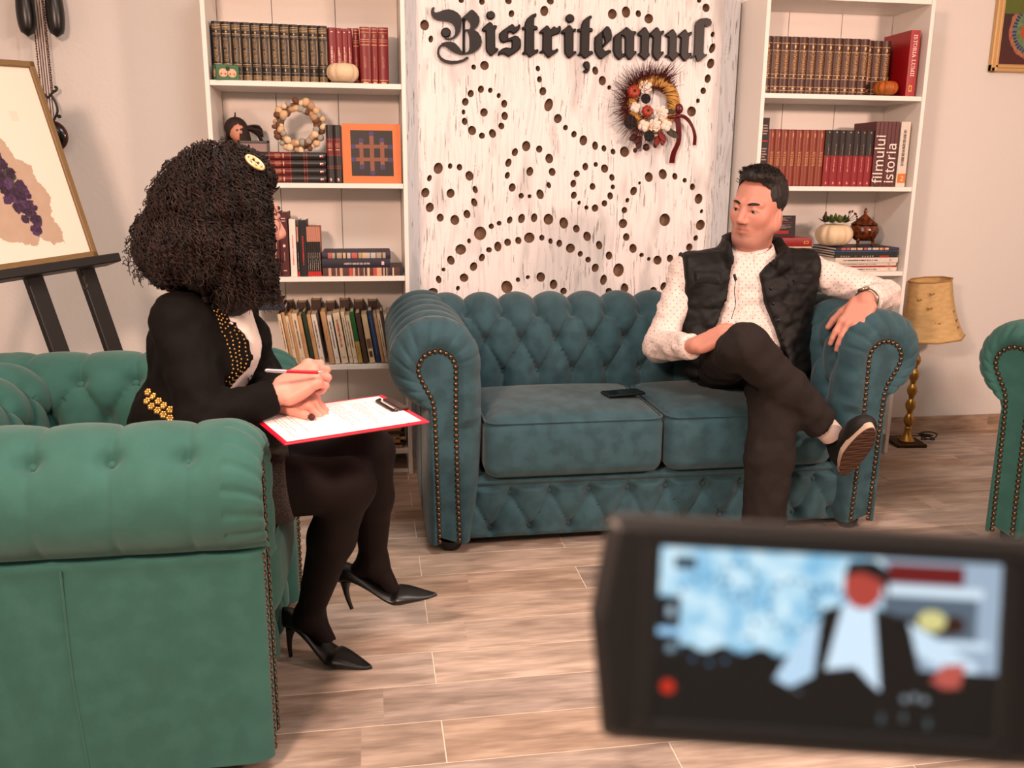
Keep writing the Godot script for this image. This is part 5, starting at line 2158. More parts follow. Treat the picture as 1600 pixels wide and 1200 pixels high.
	sf.cap(rh, rh.lerp(rk, 0.62), 0.092, 0.078, 0.04)
	sf.cap(lh, lh.lerp(lk, 0.55), 0.092, 0.078, 0.04)
	sf.cut(Vector3(-0.178, 0.5, -1.9), Vector3(1, 0.12, 0))
	var sb := MB.new()
	sf.emit(sb)
	var tweed := mt(Color.WHITE, 0.95)
	tweed.albedo_texture = noise_tex(101, 0.4, [[0.25, Color(0.05, 0.045, 0.045)], [0.5, Color(0.22, 0.19, 0.18)], [0.75, Color(0.52, 0.46, 0.43)]], 128, FastNoiseLite.TYPE_CELLULAR, 1)
	tweed.uv1_triplanar = true
	tweed.uv1_scale = Vector3(14, 14, 14)
	part("skirt", sb, tweed, t).position = -o
	# blouse
	var bl := Field.new(Vector3(-0.52, 0.50, -2.14), Vector3(-0.16, 0.98, -1.70), 0.0085)
	bl.ell(Vector3(-0.338, 0.795, -1.918), Vector3(0.098, 0.125, 0.130), 0.04)
	bl.ell(Vector3(-0.288, 0.805, -1.885), Vector3(0.055, 0.055, 0.055), 0.03)
	bl.ell(Vector3(-0.278, 0.805, -1.965), Vector3(0.055, 0.055, 0.055), 0.03)
	bl.ell(Vector3(-0.385, 0.62, -1.91), Vector3(0.105, 0.12, 0.135), 0.05)
	bl.cap(neck + Vector3(0, -0.07, 0), neck + Vector3(0.004, -0.02, 0), 0.062, 0.050, 0.02)
	bl.wrinkle(0.006, 22.0, 31)
	var bm := MB.new()
	bl.emit(bm)
	var white := mt(Color(0.92, 0.88, 0.86), 0.8)
	var bo := part("blouse", bm, white, t)
	bo.position = -o
	var cl := MB.new()
	var cp := PackedVector3Array()
	for j in 3:
		for i in 25:
			var a := TAU * i / 24.0
			var rr: float = [0.052, 0.056, 0.074][j]
			var hg: float = [-0.020, 0.012, -0.022][j]
			cp.push_back(neck + Vector3(cos(a) * rr + 0.004, hg - 0.02 * maxf(cos(a), 0.0), sin(a) * rr * 1.05))
	cl.grid(cp, 25, 3, false, false, Vector3(0, 1, 0))
	part("collar", cl, white, bo)
	# blazer, open in front
	var jf := Field.new(Vector3(-0.54, 0.53, -2.18), Vector3(-0.14, 0.96, -1.66), 0.0075)
	jf.ell(Vector3(-0.345, 0.790, -1.918), Vector3(0.112, 0.128, 0.142), 0.05)
	jf.ell(Vector3(-0.288, 0.802, -1.885), Vector3(0.066, 0.062, 0.066), 0.03)
	jf.ell(Vector3(-0.278, 0.802, -1.965), Vector3(0.066, 0.062, 0.066), 0.03)
	jf.ell(Vector3(-0.392, 0.630, -1.910), Vector3(0.118, 0.12, 0.150), 0.05)
	jf.cap(rs, ls, 0.050, 0.050, 0.04)
	jf.cap(neck + Vector3(-0.02, -0.05, 0), neck + Vector3(-0.02, -0.035, 0), 0.065, 0.06, 0.03)
	jf.cap(rs, re, 0.056, 0.050, 0.02)
	jf.cap(re, re.lerp(rw, 0.90), 0.050, 0.036, 0.02)
	jf.cap(ls, le, 0.056, 0.050, 0.02)
	jf.cap(le, le.lerp(lw, 0.90), 0.050, 0.036, 0.02)
	jf.wrinkle(0.008, 15.0, 37)
	var cr := (rw - re).normalized()
	var clf := (lw - le).normalized()
	jf.carve_fn(func(p: Vector3) -> float:
		var e := -1.0
		var a := p - re.lerp(rw, 0.93)
		if a.length() < 0.07:
			e = maxf(e, a.dot(cr))
		a = p - le.lerp(lw, 0.93)
		if a.length() < 0.07:
			e = maxf(e, a.dot(clf))
		# front opening: a band round the line where the blouse shows
		var mid := -1.870 - 0.10 * (p.y - 0.78)
		var half := 0.033 + 0.06 * maxf(p.y - 0.82, 0.0)
		if p.y > 0.60 and a.length() > 0.07 and (p - re.lerp(rw, 0.5)).length() > 0.085:
			e = maxf(e, minf(minf(p.z - (mid - half), (mid + half) - p.z), p.x + 0.335))
		# neck
		var q := Vector2(p.x + 0.310, p.z + 1.915).length()
		e = maxf(e, minf(0.060 - q, p.y - 0.885))
		return e)
	var jm := MB.new()
	jf.emit(jm)
	var cloth := mt(Color(0.052, 0.042, 0.040), 0.82, 0.0, 0.25)
	var jk := part("blazer", jm, cloth, t)
	jk.position = -o
	# gold studs along the near lapel
	var st := MB.new()
	var rng := RandomNumberGenerator.new()
	rng.seed = 3
	for k in 84:
		var f := float(k / 4) / 20.0
		var p := Vector3(-0.20, 0.885 - 0.165 * f + 0.003 * (k % 2), -1.834 + 0.014 * f + 0.0075 * (k % 4) + rng.randf_range(-0.001, 0.001))
		for j in 14:
			p.x -= clampf(jf.value(p), -0.02, 0.02) * 0.9
		if absf(jf.value(p)) < 0.004:
			st.ball(p, Vector3.ONE * 0.0020, 6, 4)
	part("lapel_studs", st, M.gold, jk)
	# belt of gilt flower discs round the back of the waist
	var belt := Node3D.new()
	belt.name = "belt"
	t.add_child(belt)
	belt.position = -o
	for row in 2:
		for k in 8:
			var f := float(k) / 7.0
			var p := Vector3(-0.446 + 0.088 * f, 0.722 - 0.044 * f - 0.015 * row, -1.70)
			for j in 30:
				p.z -= clampf(jf.value(p), -0.02, 0.02) * 0.8
			var n := jf.grad(p)
			var b := MB.new()
			var fb := frame(n)
			for q in 6:
				var a := TAU * q / 6
				b.ball(p + n * 0.003 + fb * Vector3(cos(a) * 0.0050, sin(a) * 0.0050, 0), Vector3(0.0036, 0.0036, 0.002), 6, 4)
			b.ball(p + n * 0.004, Vector3(0.0026, 0.0026, 0.002), 6, 4)
			part("gilt_disc", b, M.gold, belt)
	hair_of(t, o, head, hb)

func hair_of(t: Node3D, o: Vector3, head: Vector3, hb: Basis) -> void:
	var f := Field.new(Vector3(-0.56, 0.82, -2.10), Vector3(-0.12, 1.25, -1.70), 0.009)
	f.ell(Vector3(-0.292, 1.080, -1.905), Vector3(0.100, 0.105, 0.106), 0.05)
	f.ell(Vector3(-0.335, 1.005, -1.893), Vector3(0.108, 0.085, 0.118), 0.06)
	f.ell(Vector3(-0.262, 0.960, -1.845), Vector3(0.066, 0.078, 0.048), 0.04)
	f.wrinkle(0.022, 13.0, 58)
	f.ell(Vector3(-0.262, 0.980, -1.985), Vector3(0.055, 0.075, 0.050), 0.04)
	var inv := hb.transposed()
	f.ell(head + hb * Vector3(0, 0.036, -0.018), Vector3(0.086, 0.099, 0.103), 0.02, hb)
	# the face stays free
	f.carve_fn(func(p: Vector3) -> float:
		var q := inv * (p - head)
		return minf(q.z - 0.052 + 0.25 * absf(q.x), 0.085 - absf(q.y + 0.015)))
	var core := MB.new()
	f.emit(core)
	var dark := mt(Color(0.050, 0.028, 0.022), 0.75)
	var hm := part("hair", core, dark, t)
	hm.position = -o
	# corkscrew curls hanging over the volume
	var rng := RandomNumberGenerator.new()
	rng.seed = 19
	var tones := [mt(Color(0.068, 0.033, 0.024), 0.6, 0.0, 0.4), mt(Color(0.105, 0.050, 0.034), 0.6, 0.0, 0.4), mt(Color(0.165, 0.080, 0.050), 0.6, 0.0, 0.4)]
	var sets := [MB.new(), MB.new(), MB.new()]
	for k in 2300:
		var a := rng.randf() * TAU
		var el := asin(rng.randf_range(-0.35, 1.0))
		var p := Vector3(-0.310, 1.045, -1.90) + Vector3(cos(a) * cos(el), sin(el), sin(a) * cos(el)) * 0.17
		for j in 8:
			p -= f.grad(p) * clampf(f.value(p), -0.03, 0.05)
		var q := inv * (p - head)
		if q.z > 0.045 and q.y > -0.09 and q.y < 0.06 and absf(q.x) < 0.075:
			continue
		var path := PackedVector3Array()
		var hel := rng.randf_range(0.0022, 0.0055)
		var pitch := rng.randf_range(0.010, 0.017)
		var ph := rng.randf() * TAU
		var lift := rng.randf_range(0.001, 0.013)
		var reach := rng.randf_range(0.050, 0.086)
		var run := 0.0
		var length := rng.randf_range(0.10, 0.21)
		var flare := rng.randf_range(-0.25, 0.55)
		var stop := rng.randf_range(0.885, 0.925) if p.x > -0.33 else rng.randf_range(0.925, 0.965)
		while run < length:
			var n := f.grad(p)
			var down := Vector3(0, -1, 0) + Vector3(n.x, 0, n.z) * flare * clampf(run / 0.1, 0, 1)
			var tan := (down - n * down.dot(n) * (0.9 if p.y > 0.93 else 0.2)).normalized()
			if tan.length() < 0.1:
				tan = Vector3(0, -1, 0)
			var sd := tan.cross(n).normalized()
			var c := p + n * (lift + hel * 0.5)
			path.push_back(c + (sd * cos(ph) + n * sin(ph)) * hel)
			p += tan * 0.0032
			if p.y > 0.93:
				p -= n * clampf(f.value(p), -0.004, 0.002)
			ph += TAU * 0.0032 / pitch
			run += 0.0032
			var w := inv * (p - head)
			if (w.z > reach and w.y > -0.10 and absf(w.x) < 0.06) or p.y < stop or f.value(p) > 0.035:
				break
		if path.size() > 8:
			var m: MB = sets[[0, 0, 1, 1, 2][rng.randi() % 5]]
			var rad := PackedFloat32Array()
			for i in path.size():
				rad.push_back(0.0015 * (1.0 if i < path.size() - 6 else 0.3 + 0.7 * (path.size() - 1 - i) / 6.0))
			m.tube(path, rad, 4, false, false)
	# loose hairs round the outline
	for k in 420:
		var a := rng.randf() * TAU
		var el := rng.randf_range(-0.5, 1.3)
		var p := Vector3(-0.33, 1.03, -1.90) + Vector3(cos(a) * cos(el), sin(el), sin(a) * cos(el)) * 0.15
		for j in 8:
			p -= f.grad(p) * clampf(f.value(p), -0.03, 0.05)
		var q := inv * (p - head)
		if q.z > 0.03 and q.y > -0.10 and q.y < 0.07:
			continue
		var n := f.grad(p)
		var path := PackedVector3Array()
		var ph := rng.randf() * TAU
		var sd := n.cross(Vector3.UP).normalized()
		var up := sd.cross(n)
		for i in 22:
			var g := i * 0.0025
			path.push_back(p + n * g * 0.7 + Vector3(0, -1, 0) * g * g * 6.0 + (sd * cos(ph + i * 0.75) + up * sin(ph + i * 0.75)) * 0.006 * minf(i / 6.0, 1.0))
		sets[1].tube(path, 0.0008, 4, false, false)
	for i in 3:
		if sets[i].v.size() > 0:
			part("curls", sets[i], tones[i], hm).set_meta("kind", "stuff")
	# gilt openwork hair slide
	var at := Vector3(-0.215, 1.173, -1.835)
	for j in 8:
		at -= f.grad(at) * clampf(f.value(at) - 0.016, -0.02, 0.03)
	var n2 := f.grad(at)
	var fb := frame(n2, Vector3(-0.55, 0.75, 0.2))
	var sl := MB.new()
	var pp := PackedVector3Array()
	for k in 24:
		pp.push_back(at + fb * Vector3(cos(TAU * k / 24) * 0.010, sin(TAU * k / 24) * 0.019, 0) + n2 * 0.004)
	sl.tube(pp, 0.0030, 6, true)
	for k in 6:
		var a := TAU * k / 6
		sl.ball(at + fb * Vector3(cos(a) * 0.0062, sin(a) * 0.0125, 0) + n2 * 0.004, Vector3(0.0042, 0.0042, 0.003), 8, 6, fb)
	sl.box(at + n2 * 0.002, Vector3(0.003, 0.036, 0.002), 0.0, fb)
	part("hair_slide", sl, mt(Color(0.86, 0.72, 0.52), 0.35, 0.5), t).position = -o

const NTH := ["first", "second", "third", "fourth", "fifth", "sixth", "seventh", "eighth", "ninth", "tenth", "eleventh", "twelfth", "thirteenth", "fourteenth", "fifteenth", "sixteenth", "seventeenth", "eighteenth", "nineteenth", "twentieth", "twenty-first", "twenty-second", "twenty-third", "twenty-fourth"]

func scribble(im: Image, rng: RandomNumberGenerator, r: Rect2i, col: Color, density: float) -> void:
	# rows of small marks that read as tiny lettering
	for y in range(r.position.y, r.end.y):
		for x in range(r.position.x, r.end.x):
			if rng.randf() < density:
				im.set_pixel(x, y, col.lerp(im.get_pixel(x, y), rng.randf() * 0.5))

func vline(im: Image, rng: RandomNumberGenerator, x: int, y0: int, y1: int, w: int, col: Color) -> void:
	var y := y0
	while y < y1:
		if rng.randf() < 0.82:
			for k in w:
				if rng.randf() < 0.8:
					im.set_pixel(clampi(x + k, 0, im.get_width() - 1), y, col)
		y += 1

func spine_tex(kind: String, sd: int) -> ImageTexture:
	var w := 40
	var h := 200
	var im := Image.create(w, h, false, Image.FORMAT_RGB8)
	var rng := RandomNumberGenerator.new()
	rng.seed = sd
	var gold := Color(0.80, 0.66, 0.43)
	match kind:
		"black":
			im.fill(Color(0.085, 0.055, 0.045))
			for q in [[0.05, 2], [0.08, 2], [0.105, 2], [0.13, 1], [0.195, 2], [0.22, 1], [0.70, 2], [0.73, 1], [0.83, 1], [0.885, 2], [0.91, 2], [0.935, 2], [0.96, 2]]:
				im.fill_rect(Rect2i(3, int(q[0] * h), w - 6, q[1]), gold)
			im.fill_rect(Rect2i(6, int(0.26 * h), w - 9, int(0.42 * h)), Color(0.12, 0.085, 0.065))
			scribble(im, rng, Rect2i(7, int(0.265 * h), 12, int(0.17 * h)), gold, 0.5)
			scribble(im, rng, Rect2i(8, int(0.46 * h), 12, int(0.21 * h)), gold, 0.55)
			vline(im, rng, 22, int(0.28 * h), int(0.66 * h), 3, gold.darkened(0.25))
			vline(im, rng, 28, int(0.3 * h), int(0.66 * h), 2, gold.darkened(0.45))
			im.fill_rect(Rect2i(w - 6, int(0.26 * h), 2, int(0.42 * h)), gold)
			im.fill_rect(Rect2i(17, int(0.155 * h), 6, 5), gold)
			im.fill_rect(Rect2i(17, int(0.765 * h), 4, 8), gold)
		"brown":
			im.fill(Color(0.27, 0.135, 0.085))
			for q in [[0.11, 2], [0.235, 2], [0.645, 2], [0.71, 2], [0.86, 2], [0.925, 2]]:
				im.fill_rect(Rect2i(2, int(q[0] * h), w - 4, q[1]), gold)
			for y in range(int(0.135 * h), int(0.21 * h)):
				var g := 9 - int(absf(y - 0.165 * h) * 0.9)
				im.fill_rect(Rect2i(20 - maxi(g / 2, 1), y, maxi(g, 2), 1), gold)
			scribble(im, rng, Rect2i(7, int(0.26 * h), 8, int(0.36 * h)), gold.darkened(0.2), 0.45)
			scribble(im, rng, Rect2i(30, int(0.26 * h), 6, int(0.36 * h)), gold.darkened(0.3), 0.35)
			im.fill_rect(Rect2i(17, int(0.665 * h), 7, 6), gold)
			im.fill_rect(Rect2i(15, int(0.88 * h), 11, 6), gold)
		"crimson":
			im.fill(Color(0.50, 0.055, 0.085))
			im.fill_rect(Rect2i(14, 13, 12, 3), Color(0.95, 0.88, 0.82))
			vline(im, rng, 14, int(0.32 * h), int(0.93 * h), 8, Color(0.95, 0.82, 0.74))
			vline(im, rng, 27, int(0.42 * h), int(0.9 * h), 4, Color(0.92, 0.70, 0.60))
		"ruby":
			im.fill(Color(0.47, 0.06, 0.075))
			for q in [[0.025, 3], [0.085, 2], [0.21, 2], [0.245, 2], [0.30, 3], [0.91, 3]]:
				im.fill_rect(Rect2i(3, int(q[0] * h), w - 6, q[1]), gold.lerp(Color(0.8, 0.35, 0.2), 0.3))
			im.fill_rect(Rect2i(16, int(0.125 * h), 8, 12), gold.darkened(0.3))
			vline(im, rng, 17, int(0.5 * h), int(0.71 * h), 2, gold)
			vline(im, rng, 23, int(0.52 * h), int(0.70 * h), 2, gold.darkened(0.2))
			im.fill_rect(Rect2i(10, int(0.95 * h), 20, 6), gold)
		"slate":
			im.fill(Color(0.135, 0.115, 0.11))
			im.fill_rect(Rect2i(1, int(0.24 * h), w - 2, int(0.28 * h)), Color(0.40, 0.085, 0.075))
			for q in [0.235, 0.515, 0.70, 0.735]:
				im.fill_rect(Rect2i(1, int(q * h), w - 2, 3), Color(0.52, 0.20, 0.16))
			scribble(im, rng, Rect2i(8, int(0.31 * h), 24, 16), Color(0.85, 0.68, 0.5), 0.45)
			im.fill_rect(Rect2i(8, int(0.42 * h), 24, 3), Color(0.85, 0.68, 0.5))
			im.fill_rect(Rect2i(14, int(0.92 * h), 10, 9), Color(0.95, 0.90, 0.88))
			im.fill_rect(Rect2i(12, int(0.935 * h), 8, 7), Color(0.75, 0.2, 0.22))
		"bible":
			im.fill(Color(0.50, 0.19, 0.105))
			im.fill_rect(Rect2i(0, 0, w, 4), Color(0.42, 0.05, 0.05))
			im.fill_rect(Rect2i(0, h - 5, w, 5), Color(0.42, 0.05, 0.05))
			vline(im, rng, 19, int(0.06 * h), int(0.14 * h), 5, gold)
		"halfred":
			im.fill(Color(0.52, 0.075, 0.105))
			im.fill_rect(Rect2i(0, 0, w, int(0.45 * h)), Color(0.125, 0.085, 0.075))
			im.fill_rect(Rect2i(17, 6, 6, 4), Color(0.8, 0.7, 0.62))
			vline(im, rng, 20, int(0.24 * h), int(0.44 * h), 2, Color(0.8, 0.7, 0.62))
			vline(im, rng, 16, int(0.48 * h), int(0.74 * h), 3, Color(0.93, 0.72, 0.68))
			im.fill_rect(Rect2i(16, int(0.92 * h), 9, 8), Color(0.85, 0.5, 0.48))
		"darkred":
			im.fill(Color(0.29, 0.075, 0.07))
			im.fill_rect(Rect2i(10, int(0.09 * h), 20, 3), Color(0.85, 0.72, 0.66))
			im.fill_rect(Rect2i(10, int(0.13 * h), 20, 3), Color(0.85, 0.72, 0.66))
			vline(im, rng, 18, int(0.25 * h), int(0.4 * h), 3, Color(0.8, 0.65, 0.6))
			im.fill_rect(Rect2i(14, int(0.5 * h), 12, 8), Color(0.9, 0.82, 0.76))
			vline(im, rng, 18, int(0.62 * h), int(0.75 * h), 3, Color(0.8, 0.65, 0.6))
			im.fill_rect(Rect2i(12, int(0.9 * h), 16, 3), Color(0.85, 0.72, 0.66))
		"whitered":
			im.fill(Color(0.90, 0.86, 0.82))
			vline(im, rng, 17, int(0.28 * h), int(0.8 * h), 6, Color(0.80, 0.16, 0.16))
		"blackred":
			im.fill(Color(0.055, 0.04, 0.04))
			vline(im, rng, 17, int(0.28 * h), int(0.8 * h), 7, Color(0.80, 0.14, 0.13))
		"series":
			im.fill(Color(0.07, 0.045, 0.04))
			for y in range(0, int(0.3 * h)):
				for x in w:
					im.set_pixel(x, y, Color(0.62, 0.30, 0.24).lerp(Color(0.85, 0.68, 0.58), rng.randf()))
			im.fill_rect(Rect2i(0, int(0.9 * h), w, int(0.1 * h)), Color(0.72, 0.11, 0.11))
			vline(im, rng, 17, int(0.52 * h), int(0.88 * h), 6, Color(0.9, 0.84, 0.78))
		"navy":
			im.fill(Color(0.12, 0.10, 0.17))
			vline(im, rng, 14, int(0.32 * h), int(0.7 * h), 9, Color(0.72, 0.66, 0.66))
			im.fill_rect(Rect2i(12, int(0.87 * h), 16, 8), Color(0.85, 0.75, 0.72))
		"photo":
			im.fill(Color(0.15, 0.12, 0.2))
			var y := int(0.08 * h)
			while y < int(0.93 * h):
				var s := rng.randi_range(6, 16)
				im.fill_rect(Rect2i(3, y, w - 6, s), [Color(0.82, 0.68, 0.48), Color(0.72, 0.70, 0.68), Color(0.2, 0.18, 0.25), Color(0.72, 0.35, 0.32), Color(0.66, 0.6, 0.5)][rng.randi() % 5])
				y += s + rng.randi_range(0, 5)
		"comics":
			im.fill(Color(0.3, 0.18, 0.16))
			for k in 24:
				im.fill_rect(Rect2i(0, int(rng.randf() * h), w, rng.randi_range(3, 9)), [Color(0.72, 0.28, 0.2), Color(0.78, 0.6, 0.5), Color(0.12, 0.12, 0.2), Color(0.82, 0.72, 0.55)][rng.randi() % 4])
		"green_gold":
			im.fill(Color(0.06, 0.34, 0.11))
			im.fill_rect(Rect2i(0, int(0.58 * h), w, int(0.42 * h)), Color(0.68, 0.54, 0.24))
			vline(im, rng, 18, int(0.12 * h), int(0.5 * h), 3, Color(0.04, 0.2, 0.06))
			scribble(im, rng, Rect2i(10, int(0.66 * h), 20, 36), Color(0.3, 0.2, 0.1), 0.3)
		"tan":
			im.fill(Color(0.72, 0.56, 0.39))
			im.fill_rect(Rect2i(0, 0, 6, h), Color(0.60, 0.43, 0.28))
			scribble(im, rng, Rect2i(4, 6, w - 8, h - 10), Color(0.50, 0.34, 0.20), 0.08)
			vline(im, rng, 16, int(0.35 * h), int(0.55 * h), 5, Color(0.40, 0.20, 0.12))
		"cream", "cream_red", "white_title":
			im.fill(Color(0.83, 0.75, 0.64) if kind != "white_title" else Color(0.84, 0.80, 0.76))
			scribble(im, rng, Rect2i(0, 0, w, h), Color(0.66, 0.55, 0.42), 0.07)
			vline(im, rng, 13, int(0.12 * h), int(0.68 * h), 12, Color(0.55, 0.12, 0.10) if kind == "cream_red" else Color(0.28, 0.24, 0.22))
			scribble(im, rng, Rect2i(10, int(0.86 * h), 20, 8), Color(0.4, 0.32, 0.26), 0.5)
		"green":
			im.fill(Color(0.085, 0.17, 0.075))
		"umber":
			im.fill(Color(0.24, 0.15, 0.10))
			scribble(im, rng, Rect2i(0, 0, w, h), Color(0.36, 0.24, 0.16), 0.1)
		"picture_tan":
			im.fill(Color(0.78, 0.68, 0.52))
			im.fill_rect(Rect2i(3, int(0.5 * h), w - 6, int(0.2 * h)), Color(0.42, 0.28, 0.18))
			im.fill_rect(Rect2i(8, int(0.76 * h), w - 16, int(0.12 * h)), Color(0.30, 0.16, 0.10))
		"blue":
			im.fill(Color(0.075, 0.17, 0.33))
			vline(im, rng, 17, int(0.1 * h), int(0.85 * h), 4, Color(0.45, 0.52, 0.62))
		"dark_list":
			im.fill(Color(0.12, 0.075, 0.075))
			for y in [0.1, 0.14, 0.18, 0.22, 0.44, 0.48, 0.52, 0.56, 0.60]:
				im.fill_rect(Rect2i(8, int(y * h), rng.randi_range(18, 28), 4), Color(0.62, 0.52, 0.5))
			im.fill_rect(Rect2i(4, int(0.33 * h), w - 8, 3), Color(0.75, 0.12, 0.12))
			im.fill_rect(Rect2i(6, int(0.72 * h), w - 14, 30), Color(0.68, 0.08, 0.08))
		"orange_edge":
			im.fill(Color(0.62, 0.38, 0.12))
		"navy_plain":
			im.fill(Color(0.12, 0.14, 0.22))
		"scarlet":
			im.fill(Color(0.60, 0.03, 0.07))
			im.fill_rect(Rect2i(12, int(0.83 * h), 14, 20), Color(0.85, 0.62, 0.2))
			im.fill_rect(Rect2i(15, int(0.85 * h), 8, 12), Color(0.60, 0.03, 0.07))
	return ImageTexture.create_from_image(im)

var spine_mats := {}
var book_meshes := {}

func spine_mat(kind: String, sd := 1) -> StandardMaterial3D:
	var key := kind + str(sd)
	if not spine_mats.has(key):
		var m := mt(Color.WHITE, 0.42 if kind in ["black", "brown", "crimson", "ruby", "slate", "bible", "scarlet"] else 0.6)
		m.albedo_texture = spine_tex(kind, sd)
		m.texture_filter = BaseMaterial3D.TEXTURE_FILTER_LINEAR
		spine_mats[key] = m
	return spine_mats[key]

# a book stands with its spine to the front, origin at the foot of the spine's middle
func book(called: String, label: String, kind: String, w: float, h: float, d: float, at: Vector3, sd := 1, bulge := 0.0035, group := "", lean := 0.0, flat := false, pages: Material = null) -> Node3D:
	var t := thing(called, label, "book", at, 0.0, group)
	var key := "%s %.4f %.4f %.4f %.4f" % [kind, w, h, d, bulge]
	if not book_meshes.has(key):
		var b := MB.new()
		var p := PackedVector3Array()
		for j in 2:
			for i in 7:
				var f := float(i) / 6.0 * 2.0 - 1.0
				p.push_back(Vector3(f * w / 2, h * (1 - j), -bulge * f * f))
		var n0 := b.v.size()
		b.grid(p, 7, 2, false, false, Vector3(0, 0, 1))
		var n1 := b.v.size()
		for s in [-1.0, 1.0]:
			b.box(Vector3(s * (w / 2 - 0.0009), h / 2, -bulge - d / 2), Vector3(0.0018, h, d), 0.0)
		# thickness of the spine at head and foot
		for y in [0.0, h]:
			var q := PackedVector3Array()
			for j in 2:
				for i in 7:
					var f := float(i) / 6.0 * 2.0 - 1.0
					q.push_back(Vector3(f * w / 2, y, -bulge * f * f - j * 0.004))
			b.grid(q, 7, 2, false, false, Vector3(0, 1 if y > 0 else -1, 0))
		for i in range(n1, b.v.size()):
			b.uv[i] = Vector2(0.05, 0.02)
		var pg := MB.new()
		pg.box(Vector3(0, h / 2, -bulge - d / 2 - 0.001), Vector3(w - 0.0038, h - 0.006, d - 0.006))
		book_meshes[key] = [b.mesh(), pg.mesh()]
	put("cover", book_meshes[key][0], spine_mat(kind, sd), t)
	put("pages", book_meshes[key][1], pages if pages else M.paper, t)
	if flat:
		t.rotation = Vector3(0, 0, PI / 2)
	elif lean != 0.0:
		t.rotation = Vector3(0, 0, lean)
	return t

func text_part(s: String, size: float, depth: float, font: String, mat: Material, parent: Node3D, tf: Transform3D, called := "lettering") -> MeshInstance3D:
	var key := "text " + s + str(size)
	if not book_meshes.has(key):
		var f := SystemFont.new()
		f.font_names = PackedStringArray([font])
		var tm := TextMesh.new()
		tm.text = s
		tm.font = f
		tm.font_size = 24
		tm.pixel_size = size / 24.0
		tm.depth = depth
		tm.curve_step = 2.0
		book_meshes[key] = tm
	var o := put(called, book_meshes[key], mat, parent)
	o.transform = tf
	return o

